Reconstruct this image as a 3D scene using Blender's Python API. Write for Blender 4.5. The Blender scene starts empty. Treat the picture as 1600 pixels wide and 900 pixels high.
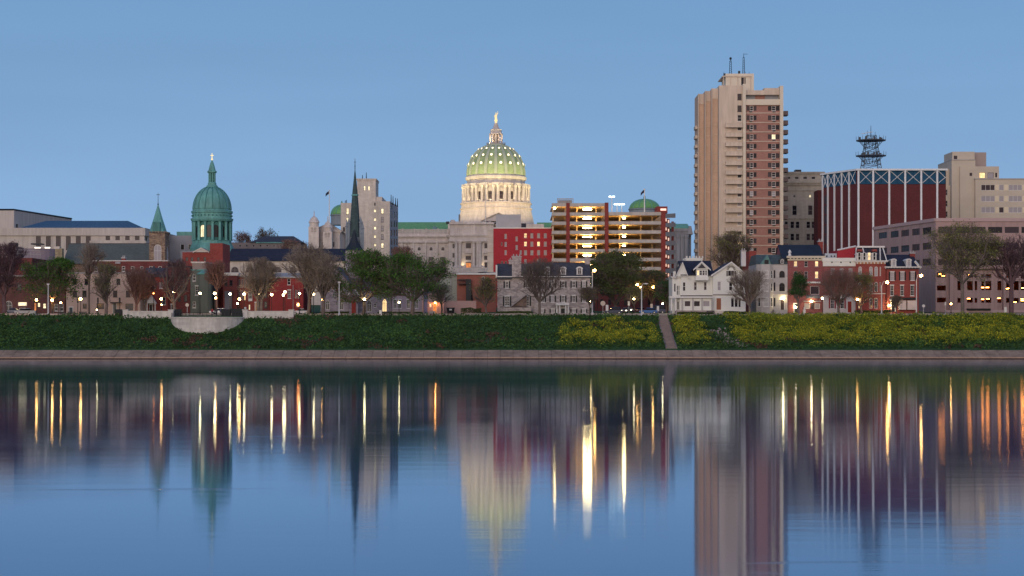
import bpy, math, random
import numpy as np
from math import radians, sin, cos, pi, atan2, hypot, sqrt
R = random.Random(7)
sc = bpy.context.scene
COL = sc.collection
# ------------------------------------------------------------------ camera
F = 2800.0; HY = 510.6; CZ = 6.8
cam = bpy.data.cameras.new('camera'); co = bpy.data.objects.new('camera', cam); COL.objects.link(co)
cam.sensor_width = 36; cam.lens = 36 * F / 1600; cam.shift_y = (HY - 450) / 1600
cam.clip_start = 0.5; cam.clip_end = 30000
co.location = (0, 0, CZ); co.rotation_euler = (pi / 2, 0, 0); sc.camera = co
sc.view_settings.view_transform = 'Standard'; sc.view_settings.look = 'None'
sc.view_settings.exposure = 0.08; sc.view_settings.gamma = 1
sc.cycles.use_denoising = True
try: sc.cycles.denoiser = 'OPENIMAGEDENOISE'
except Exception: pass
sc.cycles.max_bounces = 5; sc.cycles.diffuse_bounces = 3; sc.cycles.glossy_bounces = 3; sc.cycles.transmission_bounces = 1
sc.cycles.sample_clamp_indirect = 12.0; sc.cycles.use_light_tree = True
sc.cycles.caustics_reflective = False; sc.cycles.caustics_refractive = False
# ------------------------------------------------------------------ world: dusk sky, last glow in the west behind the camera
world = bpy.data.worlds.new('World'); sc.world = world; world.use_nodes = True
wt = world.node_tree; WN = wt.nodes; WL = wt.links
bg = WN['Background']
tc = WN.new('ShaderNodeTexCoord'); sep = WN.new('ShaderNodeSeparateXYZ'); WL.new(tc.outputs['Generated'], sep.inputs[0])
def wramp(stops, src):
    r = WN.new('ShaderNodeValToRGB'); WL.new(src, r.inputs[0]); e = r.color_ramp.elements
    while len(e) < len(stops): e.new(0.5)
    for k, (p, c) in enumerate(stops): e[k].position = p; e[k].color = (*c, 1)
    r.color_ramp.interpolation = 'B_SPLINE'
    return r
east = wramp([(0.0, (.258, .425, .66)), (.10, (.218, .378, .61)), (.22, (.14, .300, .53)), (.6, (.10, .185, .40)), (1, (.075, .145, .33))], sep.outputs['Z'])
west = wramp([(0.0, (1.15, .84, .68)), (.10, (.95, .75, .70)), (.28, (.50, .52, .66)), (.6, (.14, .22, .42)), (1, (.075, .145, .33))], sep.outputs['Z'])
mr = WN.new('ShaderNodeMapRange'); WL.new(sep.outputs['Y'], mr.inputs[0])
mr.inputs[1].default_value = 0.35; mr.inputs[2].default_value = -0.75; mr.interpolation_type = 'SMOOTHSTEP'
mx = WN.new('ShaderNodeMix'); mx.data_type = 'RGBA'; WL.new(mr.outputs[0], mx.inputs[0])
WL.new(east.outputs[0], mx.inputs[6]); WL.new(west.outputs[0], mx.inputs[7])
# faint high haze bands
nz = WN.new('ShaderNodeTexNoise'); mp = WN.new('ShaderNodeMapping'); mp.inputs['Scale'].default_value = (1.2, 1.2, 9)
WL.new(tc.outputs['Generated'], mp.inputs[0]); WL.new(mp.outputs[0], nz.inputs[0]); nz.inputs['Scale'].default_value = 1.6; nz.inputs['Detail'].default_value = 4
mr2 = WN.new('ShaderNodeMapRange'); WL.new(nz.outputs[0], mr2.inputs[0]); mr2.inputs[1].default_value = .3; mr2.inputs[2].default_value = .7; mr2.inputs[3].default_value = .94; mr2.inputs[4].default_value = 1.06
m2 = WN.new('ShaderNodeVectorMath'); m2.operation = 'SCALE'; WL.new(mx.outputs[2], m2.inputs[0]); WL.new(mr2.outputs[0], m2.inputs['Scale'])
WL.new(m2.outputs[0], bg.inputs[0]); bg.inputs[1].default_value = 1.0
# western afterglow: broad, weak, low
sun = bpy.data.lights.new('afterglow', 'SUN'); so = bpy.data.objects.new('afterglow', sun); COL.objects.link(so)
sun.energy = 1.22; sun.angle = radians(40); sun.color = (1.0, .81, .67); so.rotation_euler = (radians(80), 0, radians(-14))

# ------------------------------------------------------------------ helpers
def X(px, D): return (px - 800) * D / F
def Z(py, D): return CZ + (HY - py) * D / F
GP = [(-400, -4), (376, -4), (383.5, 1.78), (396, 5.4), (404, 9.2), (422, 9.5), (440, 9.9), (500, 11.2), (600, 14), (700, 18), (785, 21), (1100, 23), (3000, 24), (9000, 24)]
def gz(D):
    for (a, za), (b, zb) in zip(GP, GP[1:]):
        if a <= D <= b: return za + (zb - za) * (D - a) / (b - a)
    return 24
MATS = {}
def newmat(name):
    m = bpy.data.materials.new(name); m.use_nodes = True
    return m, m.node_tree.nodes, m.node_tree.links, m.node_tree.nodes['Principled BSDF']
def M(name, col=None, rough=.85, var=.18, scale=.35, kind='plain', c2=None, metal=0, bump=.0, streak=0):
    if name in MATS: return MATS[name]
    m, N, L, P = newmat(name); MATS[name] = m
    P.inputs['Roughness'].default_value = rough; P.inputs['Metallic'].default_value = metal
    P.inputs['Specular IOR Level'].default_value = .3
    g = N.new('ShaderNodeNewGeometry'); mp = N.new('ShaderNodeMapping'); L.new(g.outputs['Position'], mp.inputs[0])
    mp.inputs['Scale'].default_value = (1, 1, .25 if streak else 1)
    n = N.new('ShaderNodeTexNoise'); n.inputs['Scale'].default_value = scale; n.inputs['Detail'].default_value = 7; n.inputs['Roughness'].default_value = .65
    L.new(mp.outputs[0], n.inputs[0])
    r = N.new('ShaderNodeMapRange'); L.new(n.outputs[0], r.inputs[0]); r.inputs[1].default_value = .28; r.inputs[2].default_value = .72
    r.inputs[3].default_value = 1 - var; r.inputs[4].default_value = 1 + var
    fac = r.outputs[0]
    if kind != 'leaf' and var >= .05 and streak:
        mp3 = N.new('ShaderNodeMapping'); mp3.inputs['Scale'].default_value = (1, 1, .12); L.new(g.outputs['Position'], mp3.inputs[0]); n3 = N.new('ShaderNodeTexNoise'); n3.inputs['Scale'].default_value = 1.1; n3.inputs['Detail'].default_value = 5; L.new(mp3.outputs[0], n3.inputs[0])
        r3 = N.new('ShaderNodeMapRange'); L.new(n3.outputs[0], r3.inputs[0]); r3.inputs[1].default_value = .35; r3.inputs[2].default_value = .7; r3.inputs[3].default_value = 1.05; r3.inputs[4].default_value = .84
        mu = N.new('ShaderNodeMath'); mu.operation = 'MULTIPLY'; L.new(fac, mu.inputs[0]); L.new(r3.outputs[0], mu.inputs[1]); fac = mu.outputs[0]
    base = N.new('ShaderNodeRGB'); base.outputs[0].default_value = (*col, 1); bo = base.outputs[0]
    if kind in ('rubble', 'leaf', 'roof', 'block', 'brick'):
        if kind == 'rubble':
            v = N.new('ShaderNodeTexVoronoi'); mv = N.new('ShaderNodeMapping'); mv.inputs['Scale'].default_value = (1.3, 1.3, 2.4)
            L.new(g.outputs['Position'], mv.inputs[0]); L.new(mv.outputs[0], v.inputs[0]); v.inputs['Scale'].default_value = 1.1
            f2 = N.new('ShaderNodeSeparateColor'); L.new(v.outputs['Color'], f2.inputs[0]); f2 = f2.outputs[0]
        elif kind == 'leaf': f2 = g.outputs['Random Per Island']
        else:
            sx = N.new('ShaderNodeSeparateXYZ'); L.new(g.outputs['Position'], sx.inputs[0])
            ad = N.new('ShaderNodeMath'); L.new(sx.outputs[0], ad.inputs[0]); L.new(sx.outputs[1], ad.inputs[1])
            cb = N.new('ShaderNodeCombineXYZ'); L.new(ad.outputs[0], cb.inputs[0]); L.new(sx.outputs[2], cb.inputs[1])
            b = N.new('ShaderNodeTexBrick'); L.new(cb.outputs[0], b.inputs[0])
            w_, h_ = {'roof': (.45, .3), 'block': (1.3, .6), 'brick': (.45, .16)}[kind]
            b.inputs['Scale'].default_value = 1; b.inputs['Brick Width'].default_value = w_; b.inputs['Row Height'].default_value = h_; b.inputs['Mortar Size'].default_value = .015 if kind != 'brick' else .006
            b.inputs['Color1'].default_value = (0, 0, 0, 1); b.inputs['Color2'].default_value = (1, 1, 1, 1); b.inputs['Mortar'].default_value = (.1, .1, .1, 1)
            f2 = b.outputs[0]
        mix = N.new('ShaderNodeMix'); mix.data_type = 'RGBA'; L.new(f2, mix.inputs[0]); L.new(bo, mix.inputs[6])
        mix.inputs[7].default_value = (*(c2 or tuple(c * 1.3 for c in col)), 1); bo = mix.outputs[2]
    vm = N.new('ShaderNodeVectorMath'); vm.operation = 'SCALE'; L.new(bo, vm.inputs[0]); L.new(fac, vm.inputs['Scale'])
    L.new(vm.outputs[0], P.inputs['Base Color'])
    if bump:
        bp = N.new('ShaderNodeBump'); bp.inputs['Strength'].default_value = bump; bp.inputs['Distance'].default_value = .3
        n2 = N.new('ShaderNodeTexNoise'); n2.inputs['Scale'].default_value = 1.5; n2.inputs['Detail'].default_value = 6; L.new(g.outputs['Position'], n2.inputs[0])
        L.new(n2.outputs[0], bp.inputs['Height']); L.new(bp.outputs[0], P.inputs['Normal'])
    return m
def EM(name, col=(1, 1, 1), s=1, base=(.8, .8, .8)):
    if name in MATS: return MATS[name]
    m, N, L, P = newmat(name); MATS[name] = m
    P.inputs['Base Color'].default_value = (*base, 1); P.inputs['Emission Color'].default_value = (*col, 1); P.inputs['Emission Strength'].default_value = s
    return m
def GL(name, col, rough=.12, lit=None, s=0):
    m, N, L, P = newmat(name); MATS[name] = m
    P.inputs['Base Color'].default_value = (*col, 1); P.inputs['Roughness'].default_value = rough; P.inputs['IOR'].default_value = 1.3
    if lit:
        g = N.new('ShaderNodeNewGeometry'); n = N.new('ShaderNodeTexNoise'); n.inputs['Scale'].default_value = .8; L.new(g.outputs['Position'], n.inputs[0])
        r = N.new('ShaderNodeMapRange'); L.new(n.outputs[0], r.inputs[0]); r.inputs[1].default_value = .35; r.inputs[2].default_value = .65; r.inputs[3].default_value = s * .5; r.inputs[4].default_value = s * 1.4
        P.inputs['Emission Color'].default_value = (*lit, 1); L.new(r.outputs[0], P.inputs['Emission Strength'])
    return m
GLASS = {'d': GL('dark_window_glass', (.018, .016, .022)), 'm': GL('dim_window_glass', (.05, .035, .042), .3), 'p': GL('curtained_window_glass', (.36, .33, .35), .4),
         'l': GL('lit_window_glass', (.5, .4, .25), .4, (1, .66, .28), 1.1), 'o': GL('orange_lit_glass', (.4, .2, .1), .4, (1, .30, .06), .55), 'w': GL('warm_white_lit_glass', (.5, .45, .3), .4, (1, .85, .5), 1.0)}
white = M('white_trim', (.74, .73, .70), .6, .06)
stone = M('pale_limestone', (.56, .50, .45), .85, .14, .25, 'block', (.63, .57, .51), streak=1)
capst = M('capitol_granite', (.60, .53, .49), .8, .14, .3, 'block', (.68, .61, .56), streak=1)
grey = M('grey_stone_trim', (.40, .38, .37), .8, .12)
dark = M('dark_metal', (.025, .027, .032), .45, .1, metal=.5)
darkw = M('dark_frame', (.05, .045, .05), .6, .1)
copper = M('verdigris_copper', (.14, .36, .33), .6, .34, .5, streak=1, c2=None)
copperd = M('dark_verdigris', (.07, .23, .21), .6, .3, .5, streak=1)
green_tile = M('green_glazed_tile', (.13, .34, .12), .35, .14, .8, 'roof', (.20, .42, .15))
slate = M('slate_roof', (.050, .048, .056), .7, .2, .6, 'roof', (.082, .078, .088))
navy = M('navy_slate_roof', (.020, .021, .036), .7, .2, .6, 'roof', (.036, .037, .055))
redbrick = M('red_brick', (.24, .050, .042), .9, .2, .4, 'brick', (.30, .075, .06))
darkbrick = M('dark_brick', (.15, .045, .045), .9, .25, .4, 'brick', (.20, .06, .055))
crimson = M('painted_red_brick', (.36, .028, .040), .8, .10, .2, 'brick', (.41, .036, .05))
conc = M('beige_concrete', (.64, .53, .43), .85, .10, .2, streak=1)
concg = M('grey_concrete', (.42, .40, .38), .9, .14, .3, streak=1)
FR = {'white': white, 'dark': darkw, 'stone': grey, 'none': darkw}

class MB:
    def __init__(s): s.v = []; s.f = []; s.mi = []
    def face(s, pts, m=0):
        n = len(s.v); s.v += [tuple(p) for p in pts]; s.f.append(tuple(range(n, n + len(pts)))); s.mi.append(m)
    def box(s, x0, x1, y0, y1, z0, z1, m=0):
        n = len(s.v); s.v += [(x0, y0, z0), (x1, y0, z0), (x1, y1, z0), (x0, y1, z0), (x0, y0, z1), (x1, y0, z1), (x1, y1, z1), (x0, y1, z1)]
        for q in ((3, 2, 1, 0), (4, 5, 6, 7), (0, 1, 5, 4), (1, 2, 6, 5), (2, 3, 7, 6), (3, 0, 4, 7)): s.f.append(tuple(n + k for k in q)); s.mi.append(m)
        return s
    def prism(s, foot, z0, z1, m=0, top=None):
        n = len(s.v); k = len(foot); top = top or foot
        s.v += [(x, y, z0) for x, y in foot] + [(x, y, z1) for x, y in top]
        for i in range(k):
            j = (i + 1) % k; s.f.append((n + i, n + j, n + k + j, n + k + i)); s.mi.append(m)
        s.f.append(tuple(n + k + i for i in range(k))); s.mi.append(m)
        s.f.append(tuple(n + i for i in reversed(range(k)))); s.mi.append(m)
        return s
    def extr(s, prof, y0, y1, m=0):      # prof in (x,z), extruded along y
        n = len(s.v); k = len(prof)
        s.v += [(x, y0, z) for x, z in prof] + [(x, y1, z) for x, z in prof]
        for i in range(k):
            j = (i + 1) % k; s.f.append((n + i, n + j, n + k + j, n + k + i)); s.mi.append(m)
        s.f.append(tuple(n + i for i in range(k))); s.mi.append(m); s.f.append(tuple(n + k + i for i in reversed(range(k)))); s.mi.append(m)
        return s
    def lathe(s, cx, cy, prof, n=32, m=0, a0=0, a1=2 * pi):   # prof (r,z)
        b = len(s.v); full = abs(a1 - a0 - 2 * pi) < 1e-6; cnt = n if full else n + 1
        for r, z in prof:
            for i in range(cnt):
                a = a0 + (a1 - a0) * i / n; s.v.append((cx + r * sin(a), cy - r * cos(a), z))
        for j in range(len(prof) - 1):
            for i in range(n):
                i2 = (i + 1) % cnt
                s.f.append((b + j * cnt + i, b + j * cnt + i2, b + (j + 1) * cnt + i2, b + (j + 1) * cnt + i)); s.mi.append(m)
        if full:
            for j, rv in ((0, 1), (len(prof) - 1, 0)):
                if prof[j][0] > .01:
                    q = [b + j * cnt + i for i in range(cnt)]; s.f.append(tuple(q[::-1] if rv else q)); s.mi.append(m)
        return s
    def tube(s, p, q, r0, r1, n=6, m=0):
        p = np.array(p, float); q = np.array(q, float); d = q - p; L = np.linalg.norm(d); d /= max(L, 1e-9)
        a = np.cross(d, (0, 0, 1)) if abs(d[2]) < .9 else np.cross(d, (1, 0, 0)); a /= np.linalg.norm(a); b = np.cross(d, a)
        k = len(s.v)
        for c, r in ((p, r0), (q, r1)):
            for i in range(n):
                t = 2 * pi * i / n; s.v.append(tuple(c + r * (cos(t) * a + sin(t) * b)))
        for i in range(n):
            j = (i + 1) % n; s.f.append((k + i, k + j, k + n + j, k + n + i)); s.mi.append(m)
        s.f.append(tuple(k + i for i in range(n))); s.mi.append(m); s.f.append(tuple(k + n + i for i in reversed(range(n)))); s.mi.append(m)
        return s
    def ball(s, c, r, n=10, m=0, sz=1):
        return s.lathe(c[0], c[1], [(r * sin(pi * k / (n // 2)) + .0005, c[2] - r * sz * cos(pi * k / (n // 2))) for k in range(n // 2 + 1)], n, m)
    def mesh(s, name, mats, off=(0, 0, 0), smooth=False):
        me = bpy.data.meshes.new(name); me.from_pydata([(x - off[0], y - off[1], z - off[2]) for x, y, z in s.v], [], s.f)
        for m in (mats if isinstance(mats, (list, tuple)) else [mats]): me.materials.append(m)
        if any(s.mi): me.polygons.foreach_set('material_index', s.mi)
        if smooth: me.polygons.foreach_set('use_smooth', [True] * len(s.f))
        me.update(); return me
    def build(s, name, mats, parent=None, smooth=False, label=None):
        off = worigin(parent) if parent else (0, 0, 0)
        o = bpy.data.objects.new(name, s.mesh(name, mats, off, smooth)); COL.objects.link(o)
        if parent: o.parent = parent
        if label: o['label'] = label
        return o
def worigin(o):
    x = y = z = 0
    while o: x += o.location.x; y += o.location.y; z += o.location.z; o = o.parent
    return (x, y, z)
def thing(name, label, cat, loc, group=None):
    o = bpy.data.objects.new(name, None); COL.objects.link(o); o.location = loc; o.empty_display_size = .5
    o['label'] = label; o['category'] = cat
    if group: o['group'] = group
    return o
def tag(o, label, cat, group=None):
    o['label'] = label; o['category'] = cat
    if group: o['group'] = group
    return o
def struct(name, mb, mats, kind='structure', smooth=False):
    o = mb.build(name, mats, smooth=smooth); o['kind'] = kind; return o
def kids(o): return [c for c in bpy.data.objects if c.parent == o]
def put(name, me, parent, loc, rz=0, label=None):
    o = bpy.data.objects.new(name, me); COL.objects.link(o)
    w = worigin(parent) if parent else (0, 0, 0)
    o.location = (loc[0] - w[0], loc[1] - w[1], loc[2] - w[2]); o.rotation_euler.z = rz
    if parent: o.parent = parent
    if label: o['label'] = label
    return o
# ------------------------------------------------------------------ windows
WC = {}
def window_mesh(w, h, kind, frame, glass, wall):
    key = (round(w, 3), round(h, 3), kind, frame, glass, wall.name)
    if key in WC: return WC[key]
    a = MB(); g = MB(); t = .09 if w > .7 else .06; x = w / 2; z = h / 2; y0, y1 = .07, .17
    if kind.startswith('arch') or kind == 'pointed':
        pts = []; zs = z - x if kind == 'arch' else z - x * 1.5; n = 8
        if zs < -z * .6: zs = -z * .2
        hh = z - zs
        for k in range(n + 1):
            q = pi * k / n
            if kind == 'arch': pts.append((-x * cos(q), zs + hh * sin(q)))
            else:
                tt = k / n; pts.append((-x + 2 * x * tt, zs + hh * (1 - abs(2 * tt - 1) ** 1.8)))
        for k in range(n):   # spandrel filled flush with the wall, frame following the curve
            p, q = pts[k], pts[k + 1]
            a.face([(p[0], .0, p[1]), (q[0], .0, q[1]), (q[0], .0, z), (p[0], .0, z)], 1)
            a.face([(p[0], .0, p[1]), (p[0], y1, p[1]), (q[0], y1, q[1]), (q[0], .0, q[1])], 1)
            s_ = 1 - t / x * 1.3
            a.face([(p[0], y0, p[1]), (q[0], y0, q[1]), (q[0] * s_, y0, zs + (q[1] - zs) * s_), (p[0] * s_, y0, zs + (p[1] - zs) * s_)], 0)
        a.box(-x, -x + t, y0, y1, -z, zs); a.box(x - t, x, y0, y1, -z, zs); a.box(-x + t, x - t, y0, y1, -z, -z + t)
        a.box(-.03, .03, y0 + .01, y1, -z + t, z - t * 1.5); a.box(-x + t, x - t, y0 + .012, y1, zs * .5 - .03, zs * .5 + .03)
    else:
        a.box(-x, -x + t, y0, y1, -z, z); a.box(x - t, x, y0, y1, -z, z); a.box(-x + t, x - t, y0, y1, -z, -z + t); a.box(-x + t, x - t, y0, y1, z - t, z)
        if kind in ('sash', 'grid', 'trim'): a.box(-x + t, x - t, y0 + .01, y1, -.04, .04)
        if kind == 'grid':
            a.box(-.02, .02, y0 + .02, y1 - .02, -z + t, z - t)
            for q in (-.5, .5): a.box(-x + t, x - t, y0 + .022, y1 - .022, z * q - .018, z * q + .018)
        if kind == 'strip':
            n = max(1, round(w / 1.6))
            for k in range(1, n): xx = -x + w * k / n; a.box(xx - .05, xx + .05, y0 + .01, y1, -z + t, z - t)
        if kind == 'slot': a.box(-.04, .04, y0 + .01, y1, -z + t, z - t)
        if kind in ('grid', 'trim'):
            a.box(-x - .12, x + .12, -.08, .02, -z - .14, -z + .0, 0); a.box(-x - .1, x + .1, -.06, .02, z + .0, z + .2, 0)
        if kind == 'sash': a.box(-x - .08, x + .08, -.06, .02, -z - .12, -z, 0)
    g.face([(-x + .02, .13, -z + .02), (x - .02, .13, -z + .02), (x - .02, .13, z - .02), (-x + .02, .13, z - .02)])
    WC[key] = (a.mesh('window', [FR[frame], wall]), g.mesh('window_pane', GLASS[glass])); return WC[key]
def G(xs, ys, w, h, k='sash', f='white', g='d'):
    return [(x - w / 2, y - h / 2, x + w / 2, y + h / 2, k, f, g) for y in ys for x in xs]
def lin(a, b, n): return [a + (b - a) * i / (n - 1) for i in range(n)]

class Bld:
    def __init__(s, name, label, cat, x, D, group=None):
        s.o = thing(name, label, cat, (X(x, D), D, gz(D) - .3), group); s.mbs = {}; s.mats = {}
    def mb(s, part, mat):
        if part not in s.mbs: s.mbs[part] = (MB(), [])
        b, ms = s.mbs[part]
        if mat not in ms: ms.append(mat)
        return b, ms.index(mat)
    def facade(s, p0, p1, z0, z1, mat, wins=(), part='wall', dep=.3):
        b, mi = s.mb(part, mat); L = hypot(p1[0] - p0[0], p1[1] - p0[1]); d = ((p1[0] - p0[0]) / L, (p1[1] - p0[1]) / L)
        inn = (-d[1], d[0]); P = lambda u, z, k=0: (p0[0] + d[0] * u + inn[0] * k, p0[1] + d[1] * u + inn[1] * k, z)
        H = []
        for (x0, y0, x1, y1, k, f, g) in wins:
            def hit(px):
                t = (px - 800) / F; den = d[0] - t * d[1]; u = (t * p0[1] - p0[0]) / den; return u, p0[1] + d[1] * u
            ua, Da = hit(x0); ub, Db = hit(x1); Dm = (Da + Db) / 2
            w = max(.3, round((ub - ua) / .05) * .05); h = max(.3, round((y1 - y0) * Dm / F / .05) * .05); uc = (ua + ub) / 2; zc = Z((y0 + y1) / 2, Dm)
            if uc - w / 2 < .02 or uc + w / 2 > L - .02 or zc - h / 2 < z0 + .02 or zc + h / 2 > z1 - .02: continue
            H.append((uc - w / 2, uc + w / 2, zc - h / 2, zc + h / 2))
            m1, m2 = window_mesh(w, h, k, f, R.choice(g), mat)
            c = P(uc, zc); o = put('window', m1, s.o, c, atan2(d[1], d[0]))
            pn = bpy.data.objects.new('window_pane', m2); COL.objects.link(pn); pn.parent = o
        us = sorted({0, L} | {round(h[i], 4) for h in H for i in (0, 1)}); zs = sorted({z0, z1} | {round(h[i], 4) for h in H for i in (2, 3)})
        for ub0, ub1 in zip(us, us[1:]):
            um = (ub0 + ub1) / 2; col = [h for h in H if h[0] < um < h[1]]; st = zs[0]
            runs = []
            if not col: runs = [(z0, z1)]
            else:
                for za, zb in zip(zs, zs[1:]):
                    if not any(h[2] < (za + zb) / 2 < h[3] for h in col): runs.append((za, zb))
            for za, zb in runs: b.face([P(ub0, za), P(ub1, za), P(ub1, zb), P(ub0, zb)], mi)
        for u0, u1, w0, w1 in H:
            b.face([P(u0, w0), P(u0, w0, dep), P(u0, w1, dep), P(u0, w1)], mi); b.face([P(u1, w0), P(u1, w1), P(u1, w1, dep), P(u1, w0, dep)], mi)
            b.face([P(u0, w0), P(u1, w0), P(u1, w0, dep), P(u0, w0, dep)], mi); b.face([P(u0, w1), P(u0, w1, dep), P(u1, w1, dep), P(u1, w1)], mi)
    def vol(s, x0, x1, y0, D, dep, mat, wins=(), y1=None, part='wall', lw=(), rw=(), roof=None, z0=None):
        a, b = X(x0, D), X(x1, D); zt = Z(y0, D); zb = z0 if z0 is not None else (Z(y1, D) if y1 is not None else gz(D) - .3)
        s.facade((a, D), (b, D), zb, zt, mat, wins, part)
        s.facade((b, D), (b, D + dep), zb, zt, mat, rw, part); s.facade((a, D + dep), (a, D), zb, zt, mat, lw, part)
        s.facade((b, D + dep), (a, D + dep), zb, zt, mat, (), part)
        m, mi = s.mb('roof', roof or concg); m.face([(a, D, zt), (b, D, zt), (b, D + dep, zt), (a, D + dep, zt)], mi)
        if y1 is not None: m, mi = s.mb(part, mat); m.face([(a, D, zb), (a, D + dep, zb), (b, D + dep, zb), (b, D, zb)], mi)
    def bx(s, part, mat, x0, x1, y0, y1, D, dep):      # pixel box
        m, mi = s.mb(part, mat); m.box(X(x0, D), X(x1, D), D, D + dep, Z(y1, D), Z(y0, D), mi)
    def one(s, part, mat, x0, x1, y0, y1, D, dep):      # its own object
        return MB().box(X(x0, D), X(x1, D), D, D + dep, Z(y1, D), Z(y0, D)).build(part, mat, s.o)
    def gable(s, x0, x1, ye, yr, D, dep, mat, wall, over=.5, i0=0, i1=0, part='roof'):   # ridge parallel to the river
        a, b = X(x0, D), X(x1, D); ze = Z(ye, D); dm = D + dep / 2; zr = Z(yr, dm); m, mi = s.mb(part, mat)
        ra, rb = a + i0, b - i1; t = .2
        lo = ze - over * (zr - ze) / (dep / 2); y0, y1 = D - over, D + dep + over; o0 = over if i0 else .15; o1 = over if i1 else .15
        A = [(a - o0, y0, lo), (b + o1, y0, lo), (b + o1, y1, lo), (a - o0, y1, lo), (ra - (.15 if not i0 else 0), dm, zr + .05), (rb + (.15 if not i1 else 0), dm, zr + .05)]
        Bv = [(x, y, z + t) for x, y, z in A]
        m.face([Bv[0], Bv[1], Bv[5], Bv[4]], mi); m.face([Bv[2], Bv[3], Bv[4], Bv[5]], mi); m.face([Bv[1], Bv[2], Bv[5]], mi) if i1 else None; m.face([Bv[3], Bv[0], Bv[4]], mi) if i0 else None
        m.face([A[0], A[1], Bv[1], Bv[0]], mi); m.face([A[0], A[3], A[2], A[1]], mi)
        w, wi = s.mb('wall', wall)
        for xx, ii, oo in ((a, i0, 4), (b, i1, 5)):
            if not ii: w.face([(xx, D, ze), (xx, D + dep, ze), (xx, dm, zr)], wi); m.face([A[0 if oo == 4 else 1], A[oo], Bv[oo], Bv[0 if oo == 4 else 1]], mi)
    def fgable(s, x0, x1, ye, xp, yp, D, dep, mat, wall, trim=None, over=.4, wins=()):   # gable facing the river
        a, b, c = X(x0, D), X(x1, D), X(xp, D); ze, zp = Z(ye, D), Z(yp, D)
        w, wi = s.mb('wall', wall); w.face([(a, D, ze), (b, D, ze), (c, D, zp)], wi)
        m, mi = s.mb('roof', mat); t = .22
        for (xe, sg) in ((a, -1), (b, 1)):
            sl = (zp - ze) / abs(c - xe); xo = xe + sg * over; zo = ze - over * sl
            m.face([(c, D - over, zp + .02), (xo, D - over, zo + .02), (xo, D + dep, zo + .02), (c, D + dep, zp + .02)], mi)
            m.face([(c, D - over, zp + t), (xo, D - over, zo + t), (xo, D + dep, zo + t), (c, D + dep, zp + t)], mi)
            tr, ti = s.mb('gable_trim', trim or white)
            tr.face([(c, D - over - .02, zp - .15), (xo, D - over - .02, zo - .15), (xo, D - over - .02, zo + t), (c, D - over - .02, zp + t)], ti)
    def dormer(s, x, y0, y1, D, w=9, mat=white, g='d', roof=None, dep=3.5, k='arch'):
        W_ = w * D / F / 2; cx = X(x, D); za, zb = Z(y1, D), Z(y0, D); m = MB(); zc = zb - W_ * .8
        m.box(cx - W_, cx - W_ + .22, D, D + dep, za, zc); m.box(cx + W_ - .22, cx + W_, D, D + dep, za, zc); m.box(cx - W_ + .22, cx + W_ - .22, D + .25, D + dep, za, zc)
        n = 7; P = [(cx - (W_ + .15) * cos(pi * q / n), zc + (zb - zc) * sin(pi * q / n)) for q in range(n + 1)]
        m.extr(P, D - .1, D + dep)
        o = m.build('dormer', [mat], s.o); ww, hh = round((W_ * 2 - .5) / .05) * .05, round((zc - za + .3) / .05) * .05
        m1, m2 = window_mesh(ww, hh, k, 'white', R.choice(g), mat)
        put('window', m1, o, (cx, D - .3, za + hh / 2 + .1)); put('dormer_pane', m2, s.o, (cx, D - .3, za + hh / 2 + .1))
        return o
    def chimney(s, x0, x1, y0, y1, D, mat, dep=1.6, caps=2):
        m = MB(); a, b = X(x0, D), X(x1, D); zt = Z(y0, D); m.box(a, b, D, D + dep, Z(y1, D), zt - .3); m.box(a - .12, b + .12, D - .12, D + dep + .12, zt - .3, zt, 1)
        for k in range(caps): xx = a + (b - a) * (k + .5) / caps; m.lathe(xx, D + dep / 2, [(.16, zt), (.14, zt + .5)], 8, 1)
        return m.build('chimney', [mat, grey], s.o)
    def cornice(s, x0, x1, y0, y1, D, mat, dep=1.2, out=.5, dent=0):
        m, mi = s.mb('cornice', mat); a, b = X(x0, D), X(x1, D); z0, z1 = Z(y1, D), Z(y0, D); h = z1 - z0
        m.box(a - out * .5, b + out * .5, D - out * .5, D + dep, z0, z0 + h * .55, mi); m.box(a - out, b + out, D - out, D + dep, z0 + h * .55, z1, mi)
        if dent:
            n = int((b - a) / dent)
            for k in range(n): xx = a + (b - a) * (k + .5) / n; m.box(xx - dent * .22, xx + dent * .22, D - out * .8, D - out * .5 - .003, z0 + h * .2, z0 + h * .549, mi)
    def shutters(s, wins, D, mat, wid=2.2):
        for (x0, y0, x1, y1, *_r) in wins:
            for a, b in ((x0 - wid - .3, x0 - .3), (x1 + .3, x1 + wid + .3)):
                key = ('sh', round((b - a) * D / F, 2), round((y1 - y0) * D / F, 2), mat.name)
                if key not in WC:
                    w, h = key[1] / 2, key[2] / 2; q = MB().box(-w, w, -.07, -.01, -h, h); 
                    for kk in range(4): q.box(-w * .8, w * .8, -.10, -.068, -h + h * .5 * kk + .08, -h + h * .5 * (kk + 1) - .08)
                    WC[key] = q.mesh('shutter', mat)
                put('shutter', WC[key], s.o, (X((a + b) / 2, D), D, Z((y0 + y1) / 2, D)))
    def door(s, x0, x1, y0, y1, D, mat, frame=white, glow=None):
        m = MB(); a, b = X(x0, D), X(x1, D); z0, z1 = Z(y1, D), Z(y0, D); t = .14
        m.box(a - t, a, D - .1, D + .05, z0, z1, 1); m.box(b, b + t, D - .1, D + .05, z0, z1, 1); m.box(a - t - .1, b + t + .1, D - .14, D + .05, z1, z1 + .25, 1)
        m.box(a, b, D - .04, D + .04, z0, z1); m.box(a + .15, b - .15, D - .055, D - .038, z0 + .2, (z0 + z1) / 2 - .1); m.box(a + .15, b - .15, D - .055, D - .038, (z0 + z1) / 2 + .05, z1 - .2)
        return m.build('door', [mat, frame], s.o)
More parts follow.
